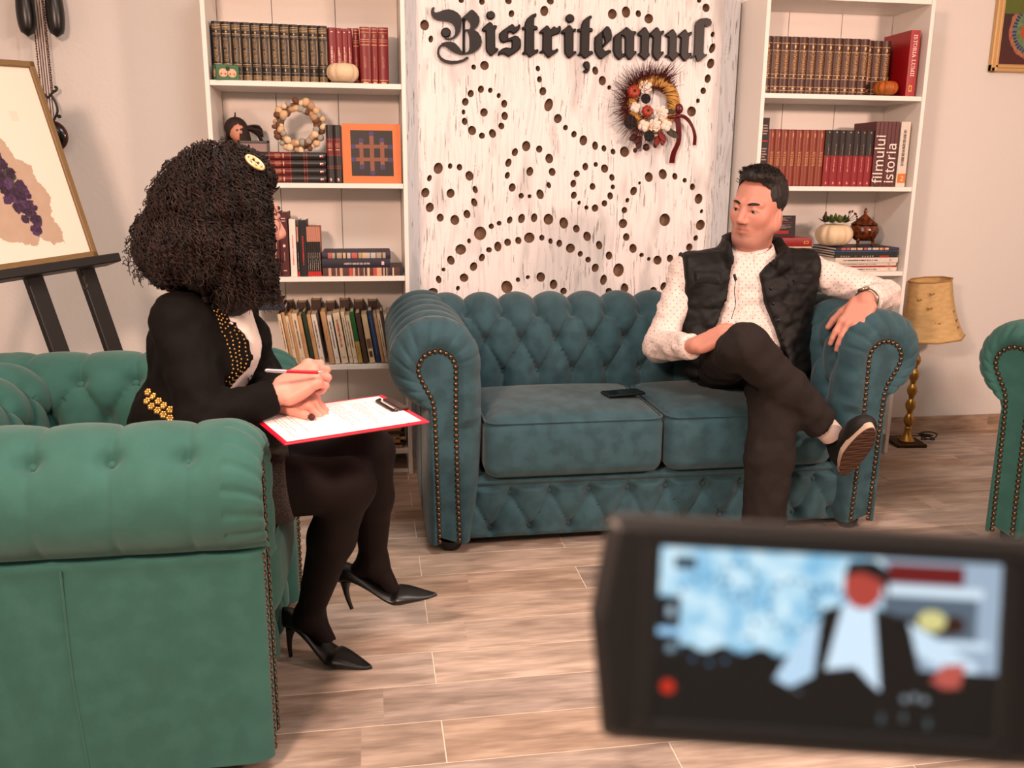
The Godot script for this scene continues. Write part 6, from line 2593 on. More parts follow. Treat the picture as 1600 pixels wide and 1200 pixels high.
func books() -> void:
	var z := -3.398
	var wood := "left bookcase's top shelf"
	# left case, top shelf
	for k in 12:
		var x0 := -0.527 + 0.03325 * k
		book("encyclopedia_volume", "black gilt-banded volume, %s from the left on the %s" % [NTH[k], wood], "black", 0.0325, 0.201 - 0.0004 * k, 0.16, Vector3(x0 + 0.0166, 1.4725, z - 0.040), 1 + k % 3, 0.006, "black gilt-banded volumes")
	var xs := [-0.128, -0.099, -0.078, -0.059, -0.041]
	for k in 4:
		book("hardback_book", "plain crimson book with white spine lettering, %s of four behind the white pumpkin" % NTH[k], "crimson", xs[k + 1] - xs[k] - 0.0012, 0.198 - 0.001 * (k % 3), 0.15, Vector3((xs[k] + xs[k + 1]) / 2, 1.4725, z - 0.080), 5 + k, 0.002, "crimson books")
	xs = [-0.040, -0.015, 0.024, 0.050, 0.089]
	for k in 4:
		book("hardback_book", "dark red book with gilt bands, %s of four at the shelf's right end" % NTH[k], "ruby", xs[k + 1] - xs[k] - 0.0022, 0.198, 0.14, Vector3((xs[k] + xs[k + 1]) / 2, 1.4725, z - (0.08 if k == 0 else 0.04)), 11 + k % 2, 0.005, "red gilt-banded books")
	# left case, second shelf
	for k in 4:
		var y := 1.1235 + 0.0272 * k
		book("encyclopedia_volume", "charcoal volume with red label lying flat, %s from the bottom of its stack" % NTH[k], "slate", 0.0262, 0.262, 0.17, Vector3(-0.148, y + 0.0131, z), 3, 0.006, "charcoal volumes with red labels", 0.0, true)
	for k in 2:
		book("encyclopedia_volume", "charcoal volume with red label standing upright, %s of the orange picture" % ["second to the left", "just left"][k], "slate", 0.0262, 0.205, 0.17, Vector3(-0.1315 + 0.0272 * k, 1.1235, z), 3, 0.006, "charcoal volumes with red labels")
	# left case, third shelf
	book("hardback_book", "dark maroon book with white oval emblems, beside the woman's face", "darkred", 0.030, 0.235, 0.15, Vector3(-0.310, 0.7835, z), 1, 0.003)
	book("hardback_book", "tall maroon book half hidden behind the woman's face", "darkred", 0.026, 0.236, 0.15, Vector3(-0.340, 0.7835, z), 1, 0.003)
	book("paperback_book", "white-spined paperback with red lettering, beside the maroon book", "whitered", 0.0225, 0.210, 0.14, Vector3(-0.2785, 0.7835, z), 2, 0.001)
	book("paperback_book", "thick black paperback with red lettering on its spine", "blackred", 0.0275, 0.206, 0.14, Vector3(-0.2425, 0.7835, z + 0.004), 2, 0.002)
	for k in 8:
		var x: float = [-0.2610, -0.2250, -0.2180, -0.2110, -0.2040, -0.1970, -0.1900, -0.1830][k]
		var lb := "thin black booklet with red foot, squeezed left of the thick black paperback" if k == 0 else "thin black booklet with red foot, %s in the row right of the thick paperback" % NTH[k - 1]
		book("booklet", lb, "series", 0.0064, 0.182, 0.12, Vector3(x, 0.7835, z), 4 + k % 2, 0.0005, "thin black booklets")
	book("large_book", "grey comic-edged large book at the bottom of the flat stack, third shelf", "comics", 0.030, 0.298, 0.20, Vector3(0.1235, 0.7835 + 0.015, z), 1, 0.001, "", 0.0, true, M.oldpaper)
	book("large_book", "navy hardback with white title in the middle of the flat stack", "navy", 0.033, 0.252, 0.18, Vector3(0.076, 0.8135 + 0.0168, z), 1, 0.002, "", 0.0, true)
	book("large_book", "picture-spined book on top of the flat stack, third shelf", "photo", 0.0245, 0.252, 0.18, Vector3(0.078, 0.8471 + 0.0124, z), 1, 0.002, "", 0.0, true)
	# left case, fourth shelf: worn paperbacks leaning left
	var row := [
		["cream", 300, 40], ["tan", 345, 38], ["cream", 385, 40], ["tan", 425, 38], ["cream", 470, 62], ["tan", 528, 46], ["green", 588, 46], ["tan", 640, 48], ["white_title", 700, 58],
		["tan", 815, 62], ["white_title", 882, 56], ["cream_red", 968, 82], ["cream", 1046, 44], ["cream", 1100, 52], ["green_gold", 1158, 52], ["umber", 1224, 56], ["picture_tan", 1300, 66], ["blue", 1375, 56],
		["tan", 1428, 40], ["cream", 1474, 40], ["umber", 1516, 36], ["cream", 1556, 40], ["tan", 1600, 42]]
	var say := {"cream": "cream", "tan": "brownish", "green": "dark green", "white_title": "white titled", "cream_red": "cream red-titled", "green_gold": "green and ochre", "umber": "dark brown", "picture_tan": "tan picture-spined", "blue": "blue"}
	var edge := -1.0
	for k in row.size():
		var r = row[k]
		var lean := deg_to_rad(8.5)
		var x: float = maxf(-0.407 + r[1] * 0.000313, edge + r[2] * 0.00015 / cos(lean) + 0.0006)
		edge = x + r[2] * 0.00015 / cos(lean)
		var word: String
		if r[0] in ["green", "cream_red", "green_gold", "picture_tan", "blue"]:
			word = "%s worn paperback in the leaning row on the fourth shelf" % say[r[0]]
		else:
			word = "%s worn paperback, %s from the left in the leaning row" % [say[r[0]], NTH[k]]
		book("paperback_book", word, r[0], r[2] * 0.000300, 0.196 + 0.008 * sin(k * 2.3), 0.13, Vector3(x, 0.449 if k > 0 else 0.449, z + 0.003 * sin(k * 5.1)), 1 + k % 3, 0.001, "worn paperbacks on the fourth shelf", lean, false, M.oldpaper)
	for k in 7:
		book("paperback_book", "brown old book in the rear row of the fourth shelf, %s from the left" % NTH[k], "umber", 0.036, 0.222 + 0.006 * sin(k * 3.7), 0.09, Vector3(-0.32 + 0.055 * k, 0.4465, -3.545), 2, 0.001, "old books in the rear row", 0.02, false, M.oldpaper)
	book("hardback_book", "grey-blue book lying on the leaning paperbacks behind the woman's collar", "navy_plain", 0.020, 0.13, 0.12, Vector3(-0.318, 0.668, z), 1, 0.001, "", 0.0, true)
	book("hardback_book", "brown book lying topmost on the leaning paperbacks behind the woman", "umber", 0.018, 0.12, 0.12, Vector3(-0.325, 0.687, z - 0.01), 1, 0.001, "", 0.0, true, M.oldpaper)
	# left case, lowest shelf: a heap of old booklets
	for k in 11:
		book("old_booklet", "worn brown booklet, %s from the bottom of the heap on the lowest shelf" % NTH[k], ["tan", "umber", "tan", "picture_tan"][k % 4], 0.0105, 0.17 + 0.02 * sin(k * 1.9), 0.15, Vector3(0.108 + 0.012 * sin(k * 2.7), 0.103 + 0.0112 * k + 0.0055, z + 0.006 * sin(k * 4.1)), 2, 0.0005, "heap of worn booklets", 0.0, true, M.oldpaper)
	# right case, top shelf
	var rwood := "right bookcase's top shelf"
	for k in 15:
		var x := 1.5215 + 0.0365 * k
		var o := book("encyclopedia_volume", "brown gilt-lettered volume, %s from the left on the %s" % [NTH[k], rwood], "brown", 0.0355, 0.213, 0.165, Vector3(x + 0.018, 1.4725, z - (0.06 if k > 11 else 0.03)), 1 + k % 2, 0.006, "brown gilt-lettered volumes")
		text_part("UNIVERSALA", 0.0155, 0.0008, "Droid Sans", M.gilt, o, Transform3D(Basis(Vector3.BACK, PI / 2), Vector3(0.001, 0.118, 0.0006)))
	var lu := book("boxed_book", "tall scarlet book titled in white capitals, beside the orange pumpkin", "scarlet", 0.039, 0.246, 0.19, Vector3(2.1245, 1.4725, z + 0.008), 1, 0.0004)
	text_part("ISTORIA LUMII", 0.0215, 0.0008, "Droid Serif", mt(Color(0.95, 0.88, 0.84), 0.6), lu, Transform3D(Basis(Vector3.BACK, -PI / 2), Vector3(0.001, 0.152, 0.0006)))
	# right case, second shelf
	book("paperback_book", "dark book with pale lines of text, at the left end behind the man's head", "dark_list", 0.033, 0.258, 0.16, Vector3(1.5345, 1.1235, z), 1, 0.0008)
	xs = [1.553, 1.581, 1.607, 1.636, 1.668, 1.698, 1.729, 1.758, 1.789]
	for k in 8:
		var o := book("bible_volume", "reddish brown gilt Bible volume, %s from the left on the second shelf" % NTH[k], "bible", xs[k + 1] - xs[k] - 0.001, 0.216, 0.15, Vector3((xs[k] + xs[k + 1]) / 2, 1.1235, z), 1, 0.006, "reddish brown Bible volumes")
		text_part("BIBLIA", 0.0165, 0.0008, "Droid Serif", M.gilt, o, Transform3D(Basis(Vector3.BACK, PI / 2), Vector3(0.001, 0.105, 0.0006)))
	xs = [1.790, 1.819, 1.852, 1.877, 1.913, 1.940, 1.967, 1.998]
	for k in 7:
		book("hardback_book", "black and crimson two-tone book, %s from the left of its seven" % NTH[k], "halfred", xs[k + 1] - xs[k] - 0.0012, 0.217, 0.15, Vector3((xs[k] + xs[k + 1]) / 2, 1.1235, z), 1 + k % 2, 0.003, "black and crimson two-tone books")
	var bs := thing("boxed_set", "dark red boxed set with large white letters running up the spines", "book set", Vector3(2.0485, 1.1235, z + 0.004))
	var red := mt(Color(0.30, 0.035, 0.04), 0.45)
	for k in 6:
		var b := MB.new()
		b.box(Vector3(-0.0425 + 0.017 * k, 0.126, -0.085), Vector3(0.0163, 0.252, 0.17), 0.0012)
		part("volume", b, red, bs)
	var wht := mt(Color(0.93, 0.88, 0.84), 0.6)
	text_part("filmului", 0.056, 0.0008, "Droid Sans", wht, bs, Transform3D(Basis(Vector3.BACK, PI / 2), Vector3(-0.026, 0.108, 0.0004)))
	text_part("istoria", 0.056, 0.0008, "Droid Sans", wht, bs, Transform3D(Basis(Vector3.BACK, PI / 2), Vector3(0.024, 0.092, 0.0004)))
	var big := book("large_book", "pale large book with an orange square, right of the dark red boxed set", "white_title", 0.040, 0.253, 0.20, Vector3(2.131, 1.1235, z - 0.004), 7, 0.0006)
	var sq := MB.new()
	sq.box(Vector3(0.002, 0.034, 0.0003), Vector3(0.034, 0.036, 0.0008))
	part("number_square", sq, mt(Color(0.80, 0.45, 0.10), 0.6), big)
	text_part("2", 0.026, 0.0008, "Droid Sans", wht, big, Transform3D(Basis.IDENTITY, Vector3(0.004, 0.033, 0.0009)))
	# right case, third shelf
	var mg := [["white_title", 0.016, "white"], ["scarlet", 0.0065, "dark red"], ["white_title", 0.012, "white"], ["white_title", 0.021, "thick white"], ["dark_list", 0.010, "black"], ["green", 0.010, "dark green"], ["blue", 0.010, "blue"], ["photo", 0.011, "blue and cream"]]
	var y := 0.7837
	for k in mg.size():
		book("magazine", "%s magazine, %s from the bottom of the stack beneath the planted pumpkin" % [mg[k][2], NTH[k]], mg[k][0], mg[k][1] - 0.0004, 0.277, 0.20, Vector3(2.150 + 0.004 * sin(k * 3.0), y + mg[k][1] / 2, z + 0.003 * cos(k * 2.0)), 3, 0.0004, "stack of magazines", 0.0, true)
		y += mg[k][1]
	var hb := ["umber", "navy_plain", "cream", "scarlet"]
	y = 0.7837
	for k in 4:
		book("hardback_book", "%s book lying in the stack behind the man's shoulder, %s from the bottom" % [["dark brown", "navy", "cream", "red"][k], NTH[k]], hb[k], 0.0335, 0.205, 0.17, Vector3(1.768, y + 0.017, z), 4, 0.001, "books lying behind the man's shoulder", 0.0, true)
		y += 0.034
	var up := book("hardback_book", "black book standing face out behind the man's ear", "dark_list", 0.14, 0.085, 0.018, Vector3(1.668, y + 0.0003, -3.49), 9, 0.0004)
	up.rotation.x = -0.06

func pumpkin_mesh(r: float, h: float, ribs: int, depth := 0.10) -> MB:
	var b := MB.new()
	var pr := []
	for k in 17:
		var f := PI * k / 16.0
		var rr := r * pow(maxf(sin(f), 0.0), 0.75)
		var y := h * 0.5 - h * 0.5 * cos(f)
		if k > 12:
			y -= h * 0.10 * float(k - 12) / 4.0
		if k < 3:
			y += h * 0.06 * float(3 - k) / 3.0
		pr.append(Vector2(rr, y))
	b.lathe(pr, 64, Transform3D.IDENTITY, ribs, depth)
	return b

func leaf(b: MB, at: Vector3, dir: Vector3, up: Vector3, l: float, w: float) -> void:
	# thick pointed leaf
	var z := dir.normalized()
	var x := up.cross(z).normalized()
	var y := z.cross(x)
	var p := PackedVector3Array()
	for j in 6:
		var f := float(j) / 5.0
		var ww := w * sin(PI * (0.12 + 0.88 * f)) * 0.5
		for k in 6:
			var a := TAU * k / 6
			p.push_back(at + z * l * f + x * ww * cos(a) + y * (ww * 0.35 * sin(a) + l * 0.18 * f * f))
	b.grid(p, 6, 6, true, false)

func rose(parent: Node3D, at: Vector3, r: float, mat: Material, sd: int) -> void:
	var b := MB.new()
	var rng := RandomNumberGenerator.new()
	rng.seed = sd
	for ring in 4:
		var n: int = [3, 5, 6, 7][ring]
		for k in n:
			var a := TAU * k / n + ring * 0.7 + rng.randf() * 0.3
			var rr: float = r * [0.16, 0.38, 0.64, 0.86][ring]
			var c := at + Vector3(cos(a) * rr, sin(a) * rr, r * (0.65 - 0.16 * ring))
			var bs := Basis(Vector3.BACK, a) * Basis(Vector3.UP, 0.5 + 0.22 * ring)
			b.ball(c, Vector3(r * 0.10, r * 0.36, r * 0.30), 8, 6, bs)
	part("white_rose", b, mat, parent)

func ornaments() -> void:
	var ivory := mt(Color(0.88, 0.78, 0.64), 0.55)
	# top shelf of the left case
	var t := thing("pumpkin", "white ornamental pumpkin in front of the crimson books", "pumpkin", Vector3(-0.0765, 1.4725, -3.414))
	part("rind", pumpkin_mesh(0.058, 0.074, 9, 0.07), ivory, t)
	var b := MB.new()
	b.tube(PackedVector3Array([Vector3(0, 0.066, 0), Vector3(0.001, 0.077, 0.002)]), [0.006, 0.004], 8)
	part("stem", b, mt(Color(0.55, 0.45, 0.32), 0.8), t)
	t = thing("gift_box", "small green box printed with pale faces, in front of the black volumes", "box", Vector3(-0.480, 1.4725, -3.404), 0.42)
	b = MB.new()
	b.box(Vector3(0, 0.0255, 0), Vector3(0.078, 0.051, 0.042), 0.001)
	part("carton", b, mt(Color(0.24, 0.42, 0.29), 0.6), t)
	for q in [[Vector3(0, 0.024, 0.0213), 0.0], [Vector3(-0.0393, 0.024, 0), -PI / 2]]:
		var wide: float = 0.064 if q[1] == 0.0 else 0.030
		var im := Image.create(64, 44, false, Image.FORMAT_RGB8)
		im.fill(Color(0.24, 0.42, 0.29))
		for y in 44:
			for x in 64:
				for cx in ([16.0, 47.0] if q[1] == 0.0 else [32.0]):
					var k: float = 1.0 if q[1] == 0.0 else 0.55
					if Vector2((x - cx) * k, y - 22.0).length() < 15.0:
						im.set_pixel(x, y, Color(0.86, 0.70, 0.56))
					for s in [-1.0, 1.0]:
						if Vector2((x - cx - s * 7.0 / k) * k, y - 26.0).length() < 3.4:
							im.set_pixel(x, y, Color(0.72, 0.30, 0.22))
				if q[1] == 0.0 and x > 26 and x < 39 and y < 15:
					im.set_pixel(x, y, Color(0.16, 0.13, 0.1))
		var m := mt(Color.WHITE, 0.6)
		m.albedo_texture = ImageTexture.create_from_image(im)
		b = MB.new()
		var bs := Basis(Vector3.UP, q[1])
		b.quad(q[0] + bs * Vector3(-wide / 2, -0.021, 0), q[0] + bs * Vector3(wide / 2, -0.021, 0), q[0] + bs * Vector3(wide / 2, 0.021, 0), q[0] + bs * Vector3(-wide / 2, 0.021, 0), bs * Vector3(0, 0, 1))
		part("printed_face", b, m, t)
	# second shelf of the left case
	doll()
	t = thing("photo_frame", "small black photo frame beside the doll", "photo frame", Vector3(-0.400, 1.1235, -3.408), 0.0)
	for q in [[0, 0.004, 0.11, 0.008], [0, 0.142, 0.11, 0.008], [-0.051, 0.073, 0.008, 0.146], [0.051, 0.073, 0.008, 0.146]]:
		b = MB.new()
		b.box(Vector3(q[0], q[1], 0), Vector3(q[2], q[3], 0.012), 0.001)
		part("frame_bar", b, mt(Color(0.07, 0.045, 0.04), 0.4), t)
	b = MB.new()
	b.box(Vector3(0, 0.073, -0.002), Vector3(0.096, 0.132, 0.004))
	part("photo", b, mt(Color(0.50, 0.38, 0.37), 0.4), t)
	t = thing("shell_wreath", "round wreath of beige stones and shells standing on the flat volumes", "wreath", Vector3(-0.241, 1.2335, -3.43))
	b = MB.new()
	var pp := PackedVector3Array()
	for k in 30:
		pp.push_back(Vector3(0.068 * cos(TAU * k / 30), 0.090 + 0.068 * sin(TAU * k / 30), -0.008))
	b.tube(pp, 0.015, 8, true)
	part("ring", b, mt(Color(0.45, 0.34, 0.24), 0.9), t)
	var tones := [mt(Color(0.82, 0.68, 0.52), 0.6), mt(Color(0.70, 0.55, 0.42), 0.65), mt(Color(0.40, 0.25, 0.17), 0.7), mt(Color(0.86, 0.76, 0.63), 0.55), mt(Color(0.60, 0.58, 0.53), 0.6)]
	var rng := RandomNumberGenerator.new()
	rng.seed = 33
	for k in 52:
		var a := TAU * k / 52 * 2.0 + rng.randf_range(-0.08, 0.08)
		var rr := 0.072 + (0.014 if k >= 26 else -0.010) + rng.randf_range(-0.004, 0.004)
		b = MB.new()
		var s := rng.randf_range(0.009, 0.0145)
		b.ball(Vector3(rr * cos(a), 0.090 + rr * sin(a) * 0.985, 0.006 + rng.randf_range(-0.003, 0.006)), Vector3(s * rng.randf_range(0.8, 1.25), s, s * 0.75), 9, 6, Basis(Vector3.BACK, rng.randf() * TAU))
		part("shell" if k % 3 == 0 else "pebble", b, tones[rng.randi() % 5], t)
	t = thing("framed_print", "square orange print of crossed matches leaning at the shelf's right end", "picture", Vector3(0.0185, 1.1235, -3.40))
	b = MB.new()
	var ob := Basis(Vector3.RIGHT, -0.03)
	b.box(ob * Vector3(0, 0.1055, -0.002), Vector3(0.212, 0.211, 0.004), 0.0005, ob)
	part("mount", b, mt(Color(0.86, 0.47, 0.26), 0.6), t)
	var im := Image.create(130, 148, false, Image.FORMAT_RGB8)
	im.fill(Color(0.10, 0.055, 0.05))
	var wood := Color(0.60, 0.36, 0.24)
	for q in [[26, 34, 12, 92], [58, 14, 13, 120], [90, 34, 13, 92], [14, 46, 100, 12], [14, 88, 100, 12]]:
		for y in range(q[1], q[1] + q[3]):
			for x in range(q[0], q[0] + q[2]):
				im.set_pixel(x, y, wood.lerp(Color(0.30, 0.12, 0.09), rng.randf() * 0.55))
	for q in [[32, 32], [64, 10], [96, 30], [32, 118], [64, 138], [96, 118], [7, 52], [122, 52], [7, 94], [122, 94]]:
		for y in range(maxi(q[1] - 9, 0), mini(q[1] + 9, 147)):
			for x in range(maxi(q[0] - 8, 0), mini(q[0] + 8, 129)):
				if Vector2(x - q[0], y - q[1]).length() < 8.0:
					im.set_pixel(x, y, Color(0.17, 0.14, 0.36).lightened(0.1 * rng.randf()))
	var m2 := mt(Color.WHITE, 0.5)
	m2.albedo_texture = ImageTexture.create_from_image(im)
	b = MB.new()
	b.quad(ob * Vector3(-0.074, 0.026, 0.0006), ob * Vector3(0.078, 0.026, 0.0006), ob * Vector3(0.076, 0.188, 0.0006), ob * Vector3(-0.076, 0.188, 0.0006), Vector3(0, 0, 1))
	part("print", b, m2, t)
	# right case
	t = thing("pumpkin", "small orange pumpkin in front of the brown volumes", "pumpkin", Vector3(2.026, 1.4725, -3.402))
	var org := mt(Color.WHITE, 0.5)
	org.albedo_texture = noise_tex(81, 0.03, [[0.3, Color(0.62, 0.26, 0.03)], [0.55, Color(0.74, 0.36, 0.05)], [0.8, Color(0.55, 0.38, 0.09)]], 128)
	org.uv1_triplanar = true
	org.uv1_scale = Vector3(6, 6, 6)
	part("rind", pumpkin_mesh(0.047, 0.060, 11, 0.12), org, t)
	b = MB.new()
	b.tube(PackedVector3Array([Vector3(0, 0.05, 0), Vector3(0.0, 0.062, 0), Vector3(0.004, 0.070, 0.002)]), [0.008, 0.005, 0.004], 8)
	part("stem", b, mt(Color(0.40, 0.33, 0.16), 0.8), t)
	t = thing("planted_pumpkin", "white pumpkin planted with green succulents on the magazine stack", "pumpkin", Vector3(1.890, 0.8815, -3.452))
	part("rind", pumpkin_mesh(0.075, 0.098, 10, 0.10), ivory, t)
	var greens := [mt(Color(0.20, 0.30, 0.07), 0.55), mt(Color(0.12, 0.20, 0.06), 0.6), mt(Color(0.30, 0.36, 0.11), 0.55)]
	for r in 9:
		var a := TAU * r / 8.0
		var c := Vector3(cos(a) * 0.042, 0.098, sin(a) * 0.038) if r < 8 else Vector3(0, 0.104, 0)
		b = MB.new()
		for k in 12:
			var aa := TAU * k / 12.0 + r
			var el := 0.35 + 0.5 * (k % 3)
			leaf(b, c, Vector3(cos(aa) * cos(el), sin(el), sin(aa) * cos(el)), Vector3.UP, 0.026 + 0.006 * (k % 2), 0.014)
		part("succulent", b, greens[r % 3], t)
	b = MB.new()
	var berries := MB.new()
	for k in 9:
		var tip := Vector3(0.062 + 0.022 * sin(k * 2.4), 0.125 + 0.018 * cos(k * 1.7), 0.018 + 0.012 * sin(k * 1.1))
		b.tube(PackedVector3Array([Vector3(0.045, 0.10, 0.01), tip]), 0.0008, 5)
		berries.ball(tip, Vector3(0.0042, 0.005, 0.0042), 8, 6)
	part("twig", b, mt(Color(0.15, 0.08, 0.06), 0.8), t)
	part("berries", berries, mt(Color(0.22, 0.04, 0.06), 0.5), t)
	b = MB.new()
	b.tube(PackedVector3Array([Vector3(-0.050, 0.10, 0.02), Vector3(-0.056, 0.125, 0.02), Vector3(-0.054, 0.142, 0.02)]), [0.005, 0.007, 0.003], 7)
	part("bud", b, mt(Color(0.22, 0.14, 0.06), 0.7), t)
	t = thing("lidded_pot", "brown glazed pot with a pointed lid and short legs beside the planted pumpkin", "pot", Vector3(2.034, 0.8815, -3.475))
	var glaze := mt(Color.WHITE, 0.25)
	glaze.albedo_texture = noise_tex(91, 0.05, [[0.3, Color(0.18, 0.075, 0.03)], [0.6, Color(0.42, 0.19, 0.06)], [0.85, Color(0.54, 0.28, 0.10)]], 128)
	glaze.uv1_triplanar = true
	glaze.uv1_scale = Vector3(7, 7, 7)
	b = MB.new()
	b.lathe([Vector2(0, 0.022), Vector2(0.030, 0.022), Vector2(0.047, 0.033), Vector2(0.058, 0.052), Vector2(0.060, 0.066), Vector2(0.055, 0.080), Vector2(0.049, 0.088), Vector2(0.0, 0.088)], 32)
	part("bowl", b, glaze, t)
	b = MB.new()
	b.lathe([Vector2(0.0, 0.087), Vector2(0.053, 0.087), Vector2(0.052, 0.092), Vector2(0.036, 0.103), Vector2(0.019, 0.118), Vector2(0.008, 0.128), Vector2(0.005, 0.134), Vector2(0.008, 0.139), Vector2(0.006, 0.146), Vector2(0.002, 0.155), Vector2(0.0, 0.156)], 32)
	part("lid", b, glaze, t)
	for k in 3:
		var a := TAU * k / 3 + 0.5
		b = MB.new()
		b.tube(smooth_path([Vector3(cos(a) * 0.034, 0.034, sin(a) * 0.034), Vector3(cos(a) * 0.040, 0.015, sin(a) * 0.040), Vector3(cos(a) * 0.037, 0.003, sin(a) * 0.037), Vector3(cos(a) * 0.045, 0.0015, sin(a) * 0.045)], 3), [0.010, 0.009, 0.007, 0.006, 0.005, 0.005, 0.005, 0.004, 0.004, 0.003], 8)
		part("leg", b, glaze, t)
	autumn_wreath()

func doll() -> void:
	var t := thing("doll", "small doll with long brown hair, half hidden behind the woman's hair", "doll", Vector3(-0.468, 1.1235, -3.500), 0.5)
	var skin := mt(Color(0.80, 0.54, 0.42), 0.5)
	var hair := mt(Color(0.15, 0.078, 0.052), 0.7)
	var f := Field.new(Vector3(-0.06, 0.10, -0.06), Vector3(0.06, 0.26, 0.07), 0.004)
	f.ell(Vector3(0, 0.182, 0.008), Vector3(0.032, 0.036, 0.032), 0.01)
	f.ell(Vector3(0, 0.160, 0.022), Vector3(0.018, 0.014, 0.014), 0.01)
	f.ell(Vector3(0, 0.176, 0.042), Vector3(0.004, 0.006, 0.005), 0.006)
	f.cap(Vector3(0, 0.155, 0), Vector3(0, 0.125, 0), 0.010, 0.012, 0.01)
	var b := MB.new()
	b.coloured = true
	f.emit(b, func(p: Vector3, _n: Vector3) -> Color:
		var e := Vector2(absf(p.x) - 0.013, p.y - 0.183)
		if p.z > 0.02 and e.length() < 0.005:
			return Color(0.02, 0.012, 0.01)
		if p.z > 0.02 and Vector2(p.x * 0.6, p.y - 0.160).length() < 0.004:
			return Color(0.42, 0.05, 0.05)
		return Color(0.60, 0.26, 0.16))
	var sk := mt(Color.WHITE, 0.45)
	sk.vertex_color_use_as_albedo = true
	part("head", b, sk, t)
	b = MB.new()
	b.ball(Vector3(0, 0.193, -0.006), Vector3(0.042, 0.040, 0.040), 20, 14)
	for k in 40:
		var a := PI * 0.78 + (TAU * 0.61) * k / 39.0
		var d := Vector3(cos(a + PI / 2) * 0.037, 0, sin(a + PI / 2) * 0.035)
		b.tube(smooth_path([Vector3(d.x * 0.8, 0.205, d.z * 0.8), Vector3(d.x * 1.1, 0.175, d.z * 1.1), Vector3(d.x * 1.25, 0.13, d.z * 1.25), Vector3(d.x * 1.1, 0.085 + 0.01 * sin(k * 3.0), d.z * 1.2)], 3), 0.0055, 6)
	part("hair", b, hair, t)
	b = MB.new()
	for k in 26:
		var s := sin(k * 2.7)
		b.tube(smooth_path([Vector3(0.030, 0.190, -0.012), Vector3(0.058, 0.196 + 0.008 * s, -0.01 + 0.01 * cos(k * 1.9)), Vector3(0.082, 0.185 + 0.016 * s, 0.014 * cos(k * 1.3)), Vector3(0.094, 0.165 + 0.02 * s, 0.01 * cos(k * 1.7))], 3), 0.004, 6)
	part("side_tuft", b, hair, t)
	b = MB.new()
	b.tube(PackedVector3Array([Vector3(-0.004, 0.228, 0), Vector3(-0.002, 0.248, 0)]), [0.004, 0.002], 6)
	part("hair_knot", b, hair, t)
	b = MB.new()
	b.lathe([Vector2(0.0, 0.135), Vector2(0.022, 0.132), Vector2(0.030, 0.10), Vector2(0.045, 0.04), Vector2(0.058, 0.001), Vector2(0.0, 0.001)], 24)
	part("dress", b, mt(Color(0.16, 0.05, 0.06), 0.8), t)
	b = MB.new()
	for s in [-1.0, 1.0]:
		b.ball(Vector3(s * 0.012 + 0.012, 0.128, 0.030), Vector3(0.012, 0.007, 0.004), 8, 6, Basis(Vector3.BACK, s * 0.4))
	part("ribbon", b, mt(Color(0.48, 0.03, 0.05), 0.5), t)

